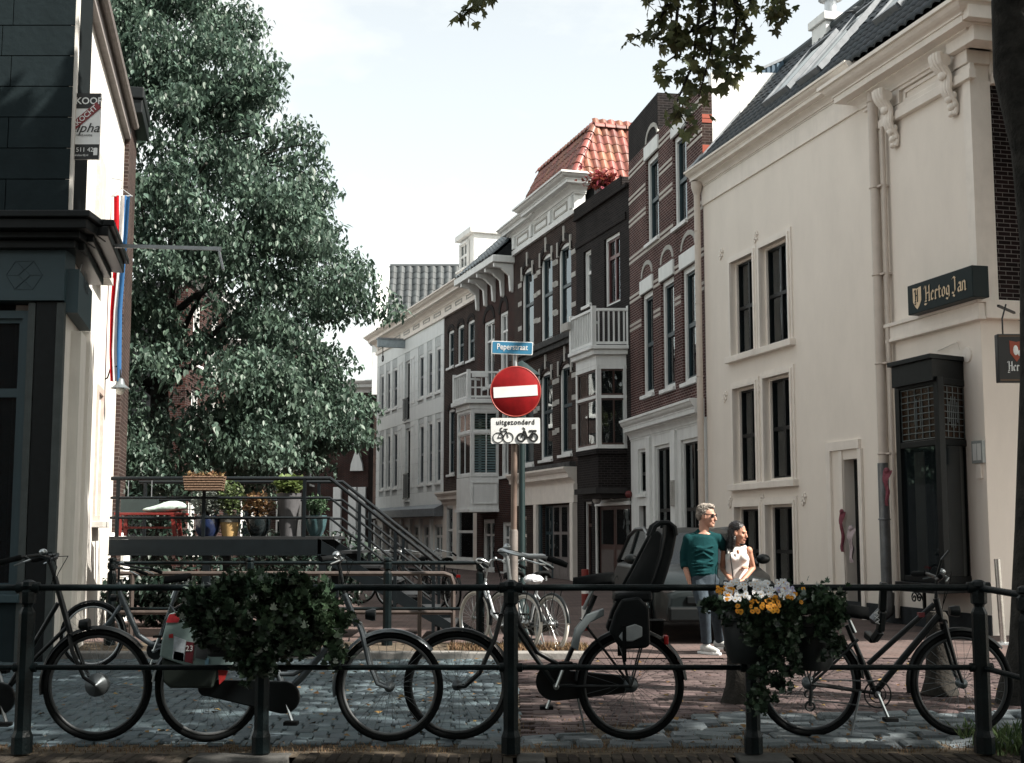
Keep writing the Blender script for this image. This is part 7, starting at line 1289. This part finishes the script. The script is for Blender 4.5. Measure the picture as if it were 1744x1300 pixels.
edges = [(334, (194, 204, 214, 223)), (400, (193, 203, 211, 219)), (460, (191, 198, 205, 214)), (530, (188, 192, 199, 208)), (600, (188, 190, 197, 206)), (650, (189, 193, 199, 205))]
for j, (nm, col_) in enumerate((('red_stripe', (.50, .012, .02)), ('white_stripe', (.72, .73, .73)), ('blue_stripe', (.035, .12, .28)))):
    b = MB(); rows = []
    for i in range(25):
        t = i / 24; y_ = 334 + 316 * t; xa = np.interp(y_, [e_[0] for e_ in edges], [e_[1][j] for e_ in edges]); xb_ = np.interp(y_, [e_[0] for e_ in edges], [e_[1][j + 1] for e_ in edges]); rows.append([tuple(at(xa + (xb_ - xa) * s_, y_, FY) - t0 + Vector((0, .05 * math.sin(6.28 * (j + s_) * .9 + t * 3) - .03 * math.sin(s_ * 3.14), 0))) for s_ in (0, .33, .66, 1)])
    vs = [p for r_ in rows for p in r_]; b.add(vs, [(i * 4 + k, i * 4 + k + 1, i * 4 + k + 5, i * 4 + k + 4) for i in range(24) for k in range(3)]); b.obj(nm, mat('flag ' + nm, col_, .8, var=.12, scale=6, trans=.25), o, smooth='all')
GY_ = 20.0; p = at(205, 655, GY_); o = thing('wall_lamp', 'small gooseneck wall lamp below the flag', 'lamp', p); MB().lathe([(.02, .1), (.05, .08), (.07, 0), (.13, -.05), (.15, -.06)], n=14).obj('shade', mat('grey lamp shade', (.12, .14, .15), .4, metal=.3), o, smooth=True); MB().ball((0, 0, -.09), .07, 10, 7).obj('globe', mat('milk glass', (.5, .5, .46), .4), o, smooth=True); MB().tube([(0, 0, .1), (-.01, 0, .22), (-.06, 0, .28), (-.16, .0, .24), (-.2, 0, .1), (-.3, 0, .05)], .012, 6).obj('gooseneck', BLACKP, o, smooth=True)
# ------------------------------------------------------------------ street furniture on the right
for (px, py, lab) in ((1601, 1182, 'worn stone bollard standing behind the right bicycle frame'), (1262, 1197, 'worn stone bollard half hidden behind the pansy planter')):
    p = gnd(px, py, zr(11.3)); o = thing('stone_bollard', lab, 'bollard', p, group='stone bollards'); MB().lathe([(.17, 0), (.15, .06), (.125, .14), (.108, .35), (.10, .6), (.095, .66), (.07, .70), (0, .71)], n=10).obj('shaft', mat('mossy stone', (.028, .026, .023), .9, var=.35, scale=8, bump=.5), o, smooth=True)
p = gnd(1709, 1098, SZ); a = at(1698, 952, p.y); o = thing('steel_pole', 'leaning bright steel tube pole on a foot plate by the rendered end wall', 'pole', p); MB().tube([(0, 0, .02), (a.x - p.x, 0, a.z - SZ)], .04, 12).obj('tube', mat('bright steel', (.6, .6, .58), .25, metal=.9), o, smooth=True); MB().box(-.16, .16, -.1, .1, 0, .025).obj('foot_plate', GALV, o)
p = gnd(997, 1074, SZ); o = thing('striped_post', 'red and white striped kerb post in front of the folding doors', 'post', p)
for i in range(5): MB().lathe([(0, i * .18), (.055, i * .18), (.055, i * .18 + .178), (0, i * .18 + .178)], n=12).obj('band', REDP if i % 2 == 0 else SWH, o)
PINKM = mat('pink mesh cloth', (.30, .10, .13), .8, var=.3, scale=30, trans=.3); PWM = mat('pink white towel', (.50, .42, .44), .8, var=.25, scale=20)
def cloth(name, lab, F, px0, px1, py0, py1, off, m_, taper=0.0):
    u0, z1 = F.uz(px0, py0, off); u1, _ = F.uz(px1, py0, off); _, z0 = F.uz(px0, py1, off); P0 = F.O + F.d * u0 - F.n * off; o = thing(name, lab, 'cloth', (P0.x, P0.y, z0), math.atan2(F.d.y, F.d.x)); b = MB(); n = 14; w_ = u1 - u0; vs = []
    for i in range(n + 1):
        t = i / n; ww = w_ * (1 - taper * (1 - t)); vs += [(w_ * taper * (1 - t) * .4 + ww * s_, .03 * math.sin(s_ * 9 + t * 5) - .02 * math.sin(t * 11), (z1 - z0) * t) for s_ in (0, .25, .5, .75, 1)]
    b.add(vs, [(i * 5 + k, i * 5 + k + 1, i * 5 + k + 6, i * 5 + k + 5) for i in range(n) for k in range(4)]); b.obj('sheet', m_, o, smooth='all'); MB().ball((w_ * .5, 0, z1 - z0), (w_ * .4, .04, .05), 8, 5).obj('knot', m_, o)
cloth('pink_mesh', 'pink mesh cloth tied round the iron standpipe', CR, 1505, 1515, 802, 862, .3, PINKM, .7); cloth('pink_towel', 'pink and white towel hanging at the house door', CR, 1445, 1453, 900, 958, .05, PWM, .2); cloth('pink_net', 'faded pink net on the left jamb of the house door', CR, 1431, 1436, 872, 940, .06, PINKM, .3)
p = at(1463, 26, 25.5); o = thing('pigeon', 'grey pigeon sitting on the dark roof ridge', 'pigeon', p); b = MB(); b.ball((0, 0, .1), (.16, .08, .085), 12, 8); b.tube([(.08, 0, .13), (.13, 0, .22), (.15, 0, .28)], [.06, .04, .035], 8); b.ball((.155, 0, .29), .04, 8, 6); b.tube([(.18, 0, .285), (.22, 0, .275)], [.012, .004], 5); b.tube([(-.1, 0, .09), (-.28, 0, .05)], [.05, .03], 6, flat=.4)
for y in (-.03, .03): b.tube([(.0, y, .05), (.01, y, -.04)], .009, 5)
b.obj('body', mat('pigeon grey', (.10, .11, .12), .6, var=.3), o, smooth='all')
p = at(1028, 322, 37.5); o = thing('terrace_plant', 'red leaved plant on the parapet of the balcony house', 'plant', p); g = np.random.default_rng(5); n = 420; u = g.normal(0, .5, (n, 3)) * np.array([.5, .25, .28]) + np.array([0, 0, .25]); stuff(scatter('foliage', *ovate, u, rots(g.uniform(0, 6.28, n), g.uniform(-1, 1, n), g.uniform(-.5, .5, n)), g.uniform(.12, .22, n), mat('red leaf', (.26, .06, .05), .5, island=.6, trans=.25), o)); MB().tube([(0, 0, -.4), (0, 0, .3)], .03, 6).obj('stem', BARK, o)
# ------------------------------------------------------------------ cars
def car(label, loc, rz, paint, plate=True):
    o = thing('parked_car', label, 'car', loc, rz); g = []     # x forward, z up, width along y
    low = [(-2.02, .32), (-2.05, .55), (-1.98, .82), (-1.6, .88), (.75, .90), (1.55, .80), (1.95, .66), (2.05, .5), (2.02, .28), (1.75, .22)]
    b = MB(); top = [(-2.02, .55, .80), (-1.98, .82, .80), (-1.5, .90, .83), (.75, .92, .83), (1.45, .83, .80), (1.85, .73, .72), (2.03, .58, .62)]
    n = len(top); rows = []
    for x, z, w_ in top: rows.append([(x, -w_ - .03, .25), (x, -w_ - .05, z * .6), (x, -w_, z - .04), (x, -w_ + .10, z), (x, 0, z + .035), (x, w_ - .10, z), (x, w_, z - .04), (x, w_ + .05, z * .6), (x, w_ + .03, .25)])
    vs = [p for r_ in rows for p in r_]; fs = [(i * 9 + k, i * 9 + k + 1, (i + 1) * 9 + k + 1, (i + 1) * 9 + k) for i in range(n - 1) for k in range(8)]; fs += [tuple(range(9)), tuple((n - 1) * 9 + k for k in range(9))]; fs += [(i * 9, (i + 1) * 9, (i + 1) * 9 + 8, i * 9 + 8) for i in range(n - 1)]
    body = b.add(vs, fs).obj('body', paint, o, smooth=True, bevel=.03)
    ch_ = [(-1.85, .88), (-1.45, 1.26), (-1.0, 1.345), (-.2, 1.36), (.25, 1.29), (.95, .90)]; wb_ = .76; wt = .60
    def sec(i): x, z = ch_[i]; f_ = (z - .88) / (1.36 - .88); return wb_ + (wt - wb_) * f_
    b = MB(); vs = []
    for i, (x, z) in enumerate(ch_): vs += [(x, -sec(i), z), (x, 0, z + (.02 if 0 < i < 5 else 0)), (x, sec(i), z)]
    fs = [(i * 3 + k, i * 3 + k + 1, i * 3 + k + 4, i * 3 + k + 3) for i in (1, 2, 3) for k in (0, 1)]; b.add(vs, fs); roof_ = b.obj('roof', paint, body, smooth=True); GC = mat('car glass', (.012, .018, .02), .06, var=.1, spec=.45)
    for nm, i0 in (('windscreen', 4), ('rear_window', 0)): MB().add([vs[i0 * 3 + k] for k in range(3)] + [vs[i0 * 3 + 3 + k] for k in range(3)], [(0, 1, 4, 3), (1, 2, 5, 4)]).obj(nm, GC, body)
    for s_ in (-1, 1):
        y = lambda z: s_ * (wb_ + (wt - wb_) * (z - .88) / .48 + .004); poly = [(-1.72, .92), (-1.42, 1.24), (-1.0, 1.31), (-.75, 1.32), (-.75, .92)]; MB().add([(x, y(z), z) for x, z in poly], [tuple(range(5))]).obj('side_window', GC, body); poly = [(-.68, .92), (-.68, 1.325), (-.2, 1.33), (.2, 1.26), (.82, .92)]; MB().add([(x, y(z), z) for x, z in poly], [tuple(range(5))]).obj('side_window', GC, body)
        b = MB(); pl_ = [(-1.85, .89), (-1.45, 1.265), (-1.0, 1.35), (-.2, 1.362), (.25, 1.29), (.95, .90)]; b.tube([(x, y(z) * 1.0, z) for x, z in pl_], .03, 6); b.tube([(-.715, y(.9), .9), (-.715, y(1.34), 1.34)], .03, 6); b.obj('pillar', paint, body, smooth=True)
        for x in (-1.3, 1.32):
            w_ = MB().lathe([(0, -.1), (.28, -.1), (.315, -.08), (.32, 0), (.315, .08), (.28, .1), (0, .1)], (x, s_ * .74, .32), 24, 'y').obj('wheel', RUB, o, smooth=True); MB().lathe([(0, s_ * .11), (.06, s_ * .12), (.1, s_ * .105), (.2, s_ * .105), (.21, s_ * .09)], (x, s_ * .74, .32), 20, 'y').obj('hubcap', ALU, w_, smooth=True); MB().torus((x, s_ * .835, .34), .35, .03, 28, 6).obj('wheel_arch', DKGR, body)
        MB().ball((1.9, s_ * .60, .63), (.09, .12, .06), 12, 8).obj('headlight', mat('headlight glass', (.16, .18, .19), .1, coat=1), body, smooth=True); MB().ball((.62, s_ * .92, .97), (.06, .1, .065), 10, 7).obj('mirror', paint, body, smooth=True); MB().ball((-1.98, s_ * .68, .72), (.06, .1, .12), 10, 7).obj('tail_light', REDL, body, smooth=True)
    MB().box(1.9, 2.10, -.66, .66, .26, .44).obj('bumper', DKGR, body, bevel=.03); MB().box(2.03, 2.06, -.42, .42, .47, .56).obj('grille', BLACKP, body, bevel=.01)
    if plate: pl = MB().box(2.10, 2.115, -.26, .26, .37, .48).obj('number_plate', mat('plate yellow white', (.60, .58, .48), .5), body); text('24-NLS-4', .085, SBK, 'plate_lettering', pl, (2.118, 0, .425), (math.pi / 2, 0, math.pi / 2), .001)
    return o
CARP = mat('dark green grey car paint', (.008, .012, .013), .35, metal=.0, spec=.3, var=.08, coat=.15); car('dark car parked facing the bridge behind the walking couple', (2.60, 19.6, SZ), rad(-87), CARP).scale = (1.05, 1.03, 1.1)
# ================================================================== people
SKIN = mat('fair skin', (.46, .25, .18), .55, var=.1, scale=12); SKIN2 = mat('tanned skin', (.42, .21, .14), .55, var=.1, scale=12)
def remesh(b, name, m_, parent, vox=.009, sm=4):
    me = b.mesh(name); o = mkobj(name, me, m_, parent); r_ = o.modifiers.new('r', 'REMESH'); r_.mode = 'VOXEL'; r_.voxel_size = vox; s_ = o.modifiers.new('s', 'SMOOTH'); s_.iterations = sm; s_.factor = .5
    dg = bpy.context.evaluated_depsgraph_get(); me2 = bpy.data.meshes.new_from_object(o.evaluated_get(dg)); o.modifiers.clear(); o.data = me2
    if not me2.materials: me2.materials.append(m_)
    me2.polygons.foreach_set('use_smooth', [True] * len(me2.polygons)); return o
def tor(b, pts, rr, n, flat): b.tube(pts, [r_ * flat for r_ in rr], n, flat=1 / flat)
def head(b, c, yaw, pitch=0, s=1.0):
    R_ = Matrix.Rotation(yaw, 3, 'Z') @ Matrix.Rotation(pitch, 3, 'Y')
    def P(f, sd, u): return Vector(c) + R_ @ Vector((f, sd, u)) * s
    def el(p, r_): 
        k = len(b.v); b.ball((0, 0, 0), [q * s for q in r_], 16, 12); b.v[k:] = [tuple(P(*p) + R_ @ Vector(v)) for v in b.v[k:]]
    el((-.012, 0, .035), (.098, .077, .09)); el((.015, 0, -.02), (.078, .066, .095)); el((.035, 0, -.075), (.052, .048, .042)); el((.07, 0, -.098), (.026, .028, .022)); el((.084, 0, .022), (.018, .05, .012))
    b.tube([P(.088, 0, .012), P(.105, 0, -.015), P(.112, 0, -.032), P(.092, 0, -.038)], [.011 * s, .013 * s, .017 * s, .012 * s], 8); el((.088, 0, -.062), (.014, .026, .008)); el((.086, 0, -.072), (.013, .022, .008))
    for sd in (-1, 1): el((-.005, sd * .077, -.01), (.022, .010, .033)); el((.065, sd * .04, -.03), (.024, .022, .026))
    return P, R_
def hand(b, w, d, side, s=1.0, curl=.35):
    """wrist position w, pointing direction d, palm normal side; five bent fingers"""
    w, d, n_ = Vector(w), Vector(d).normalized(), Vector(side).normalized(); n_ = (n_ - d * n_.dot(d)).normalized(); l = d.cross(n_).normalized()
    b.tube([w - d * .02, w + d * .03, w + d * .085], [.024 * s, .032 * s, .034 * s], 10, flat=.6)
    for i, (o_, L_) in enumerate(((-.028, .066), (-.010, .078), (.009, .074), (.027, .058))):
        p = w + d * .08 + l * o_ * s; q = p + (d * math.cos(curl) + n_ * math.sin(curl)) * L_ * .5 * s; r_ = q + (d * math.cos(curl * 2.4) + n_ * math.sin(curl * 2.4)) * L_ * .5 * s; b.tube([p - d * .02, p, q, r_], [.0105 * s, .0105 * s, .0095 * s, .008 * s], 7)
    p = w + d * .025 - l * .03 * s; b.tube([p, p + (d - l * .8 + n_ * .3).normalized() * .04 * s, p + (d - l * .3 + n_ * .5).normalized() * .075 * s], [.014 * s, .012 * s, .009 * s], 7)
PYm = 15.6; p = gnd(1203, 1114, SZ); PYm = p.y; o0 = at(1197, 1114, PYm); MAN = thing('person', 'grey-haired person in teal sweater and jeans with an arm round the companion', 'person', (o0.x, PYm, SZ)); k = 1 / ((at(1297, 1000, PYm).x - at(1197, 1000, PYm).x) / 100)
def H(px, py, y=0.0): q = at(px, py, PYm + y); return Vector((q.x - o0.x, y, q.z - SZ))
yawm = rad(-28); b = MB(); P_, R_ = head(b, H(1203, 879, 0), yawm, rad(4), 1.12)
b.tube([P_(-.02, 0, -.03), H(1199, 900, .02), H(1197, 912, .03)], [.056, .062, .08], 12)
tor(b, [H(1197, 908, .03), H(1197, 940, .03), H(1198, 975, .02), H(1199, 992, .02)], [.12, .16, .15, .15], 14, .65)
shL, elL, wrL = H(1173, 919, .02), H(1166, 957, .06), H(1176, 996, -.04); shR, elR, wrR = H(1223, 919, .04), H(1247, 950, .16), H(1263, 968, -.02)
b.tube([shL, elL, H(1170, 975, 0), wrL], [.05, .043, .038, .027], 10); hand(b, wrL, H(1184, 1010, -.06) - wrL, (1, .2, 0), 1.05)
b.tube([shR, elR, wrR], [.05, .043, .028], 10); hand(b, wrR, H(1270, 966, -.12) - wrR, (.2, .2, -1), .95, .25)
hipL, knL, anL = H(1189, 992, .0), H(1200, 1042, -.16), H(1203, 1096, -.02); hipR, knR, anR = H(1211, 992, .03), H(1220, 1045, .10), H(1226, 1092, .42)
for hp, kn, an in ((hipL, knL, anL), (hipR, knR, anR)): b.tube([hp, kn, an], [.08, .056, .04], 10)
remesh(b, 'body', SKIN, MAN, .008)
b = MB(); tor(b, [H(1199, 902, .02), H(1198, 907, .03), H(1197, 916, .03), H(1196, 930, .02), H(1196, 945, .02), H(1197, 965, .01), H(1198, 982, .01)], [.075, .10, .17, .195, .195, .182, .172], 18, .66)
b.ball(shL, .075, 12, 8); b.ball(shR, .075, 12, 8); b.tube([H(1190, 914, .03), shL, H(1167, 942, .05), elL, H(1167, 968, .02)], [.07, .078, .068, .060, .055], 12); b.tube([H(1206, 914, .03), shR, H(1238, 938, .11), elR, H(1258, 962, .04)], [.07, .074, .062, .054, .045], 12)
q = random.Random(1)
for i in range(9): z = 930 + i * 6; b.tube([H(1180 + q.uniform(-6, 6), z, -.105), H(1198, z + q.uniform(-6, 6), -.125), H(1214 + q.uniform(-6, 6), z + q.uniform(-3, 8), -.1)], [.006, .014, .006], 6)
remesh(b, 'sweater', mat('teal knit', (.0045, .037, .041), .9, var=.15, scale=40, bump=.15), MAN, .010, 5)
JEANS = mat('blue grey denim', (.042, .056, .07), .85, var=.25, scale=14, bump=.2); b = MB(); tor(b, [H(1198, 972, .01), H(1199, 985, .01), H(1200, 998, .01)], [.165, .172, .165], 16, .68)
for hp, kn, an in ((hipL, knL, anL), (hipR, knR, anR)): m1_ = (hp + kn) / 2; b.tube([hp + Vector((0, 0, .04)), m1_, kn, (kn + an) / 2, an + Vector((0, 0, .01))], [.105, .09, .074, .066, .062], 12); b.torus((an.x, an.y, an.z + .03), .055, .014, 14, 6, 'z'); b.torus((an.x, an.y, an.z + .07), .056, .010, 14, 6, 'z')
remesh(b, 'jeans', JEANS, MAN, .010, 4)
for an, yw in ((anL, -.9), (anR, -.7)):
    b = MB(); f = Vector((math.cos(yw), math.sin(yw), 0)); g0 = .0 if an is anL else an.z - .1; b.tube([an - f * .07 + Vector((0, 0, -an.z + .06 + g0)), an + Vector((0, 0, -an.z + .07 + g0)), an + f * .1 + Vector((0, 0, -an.z + .05 + g0)), an + f * .19 + Vector((0, 0, -an.z + .035 + g0))], [.045, .052, .047, .034], 12); b.tube([an + Vector((0, 0, -an.z + .07 + g0)), an + Vector((0, 0, -an.z + .12 + g0))], [.05, .046], 12)
    s_ = remesh(b, 'shoe', mat('pale grey trainer', (.46, .47, .46), .7, var=.25, scale=25), MAN, .008, 3); MB().prism([(an.x + f.x * t + n_ * -f.y * .045, an.y + f.y * t + n_ * f.x * .045) for t, n_ in ((-.11, -1), (.15, -1.1), (.225, -.5), (.225, .5), (.15, 1.1), (-.11, 1))], g0 + .0, g0 + .03, 'xy').obj('sole', SWH, s_, bevel=.006)
def hair_cap(nm, c, R_, s, m_, par, parts, vox=.008, rough=.004):
    b = MB()
    for p, r_ in parts: k_ = len(b.v); b.ball((0, 0, 0), [q_ * s for q_ in r_], 14, 10); b.v[k_:] = [tuple(Vector(c) + R_ @ (Vector(p) * s + Vector(v))) for v in b.v[k_:]]
    o = remesh(b, nm, m_, par, vox, 2); g = np.random.default_rng(3); me = o.data; v = np.empty(len(me.vertices) * 3); me.vertices.foreach_get('co', v); v += g.normal(0, rough, v.shape); me.vertices.foreach_set('co', v); return o
hair_cap('hair', H(1203, 879, 0), R_, 1.12, mat('grey hair', (.30, .27, .24), .8, var=.4, scale=40), MAN, [((-.022, 0, .062), (.094, .080, .075)), ((-.06, 0, .01), (.055, .075, .07)), ((.035, 0, .105), (.05, .06, .03)), ((-.02, .06, .03), (.045, .022, .05)), ((-.02, -.06, .03), (.045, .022, .05))])
b = MB(); 
for sd in (-1, 1): b.prism([tuple(q_) for q_ in ((-.026, -.018), (.026, -.018), (.03, .016), (-.03, .016))], -.004, .004); k_ = len(b.v) - 8; b.v[k_:] = [tuple(P_(.104 + y_ - .012 * abs(x_ / .03), sd * .036 + x_, z_ + .012)) for x_, y_, z_ in b.v[k_:]]; b.tube([P_(.09, sd * .068, .018), P_(.0, sd * .083, .016)], .005, 5)
b.tube([P_(.105, -.012, .018), P_(.105, .012, .018)], .004, 5); b.obj('sunglasses', SBK, MAN)
# companion
WOM = thing('person', 'dark-haired person in a white top and jeans beside the teal sweater', 'person', (o0.x, PYm, SZ)); yaww = rad(-32); b = MB(); HC = H(1257, 908, -.02); P_, R_ = head(b, HC, yaww, rad(6), 1.04)
b.tube([P_(-.02, 0, -.05), H(1253, 928, .02), H(1254, 938, .03)], [.042, .043, .06], 12); tor(b, [H(1255, 930, .03), H(1255, 955, .02), H(1253, 978, .02), H(1252, 1000, .02), H(1252, 1015, .02)], [.115, .125, .11, .145, .15], 14, .68)
aS, aE, aW = H(1275, 938, -.02), H(1282, 968, .02), H(1266, 988, -.16); b.tube([aS, aE, aW], [.043, .038, .026], 10); b.ball(aS, .05, 10, 8); hand(b, aW, H(1255, 992, -.22) - aW, (0, .3, -1), .88, .5)
bS, bE, bW = H(1234, 938, .06), H(1230, 968, .10), H(1246, 990, -.12); b.tube([bS, bE, bW], [.042, .036, .026], 10); hand(b, bW, H(1257, 994, -.2) - bW, (0, .3, -1), .88, .5)
lg = ((H(1243, 1010, .02), H(1242, 1055, -.05), H(1240, 1100, .05)), (H(1263, 1010, .03), H(1266, 1056, .0), H(1268, 1102, .12)))
for hp, kn, an in lg: b.tube([hp, kn, an], [.08, .052, .036], 10)
remesh(b, 'body', SKIN2, WOM, .008)
b = MB(); tor(b, [H(1255, 930, .02), H(1255, 938, .02), H(1256, 952, .0), H(1255, 966, .015), H(1254, 982, .015), H(1253, 994, .015)], [.10, .135, .15, .135, .13, .145], 18, .7)
for px in (1247, 1266): b.ball(H(px, 950, -.07), (.058, .055, .055), 12, 8)
for px in (1241, 1269): b.tube([H(px, 944, -.07), H(px, 931, -.01), H(px, 938, .09)], .022, 8)
remesh(b, 'tank_top', mat('white jersey', (.74, .70, .67), .85, var=.05, scale=10), WOM, .009, 4); MB().ball(H(1257, 940, -.118), (.018, .02, .028), 10, 7).obj('keyhole', SKIN2, WOM, smooth=True)
b = MB(); tor(b, [H(1253, 990, .015), H(1252, 1003, .015), H(1252, 1016, .02)], [.148, .162, .165], 16, .72)
for hp, kn, an in lg: b.tube([hp, (hp + kn) / 2, kn, an], [.098, .084, .064, .052], 12)
remesh(b, 'jeans', mat('dark denim', (.03, .042, .06), .85, var=.25, scale=14), WOM, .010, 4)
for hp, kn, an in lg: b = MB(); b.tube([(an.x - .02, an.y + .05, .05), (an.x, an.y, .06), (an.x + .05, an.y - .12, .035)], [.04, .045, .03], 10); remesh(b, 'shoe', SBK, WOM, .009, 2)
hair_cap('hair', HC, R_, 1.04, mat('black hair', (.010, .009, .010), .35, var=.4, scale=30), WOM, [((-.022, 0, .058), (.098, .086, .08)), ((-.06, 0, 0), (.065, .086, .09)), ((-.075, 0, -.10), (.055, .088, .10)), ((-.085, 0, -.2), (.045, .085, .11)), ((-.03, .075, -.06), (.055, .025, .11)), ((-.04, -.07, -.09), (.05, .03, .13)), ((-.05, -.065, -.2), (.04, .032, .1))], rough=.003)
b = MB()
for sd in (-1, 1): b.ball(P_(.082, sd * .032, .008), .010, 8, 6); 
b.obj('eyes', SBK, WOM); MB().ball(P_(.094, 0, -.066), (.012, .02, .007), 8, 6).obj('lips', mat('lip', (.36, .09, .08), .5), WOM)
MB().tube([H(1242, 930, .0), H(1243, 940, -.125), H(1246, 962, -.15), H(1249, 990, -.13)], .008, 6).obj('bag_strap', SBK, WOM); MB().box(-.05, .05, -.035, .035, -.04, .05).obj('shoulder_bag', SBK, WOM, bevel=.012).location = H(1250, 996, -.14)
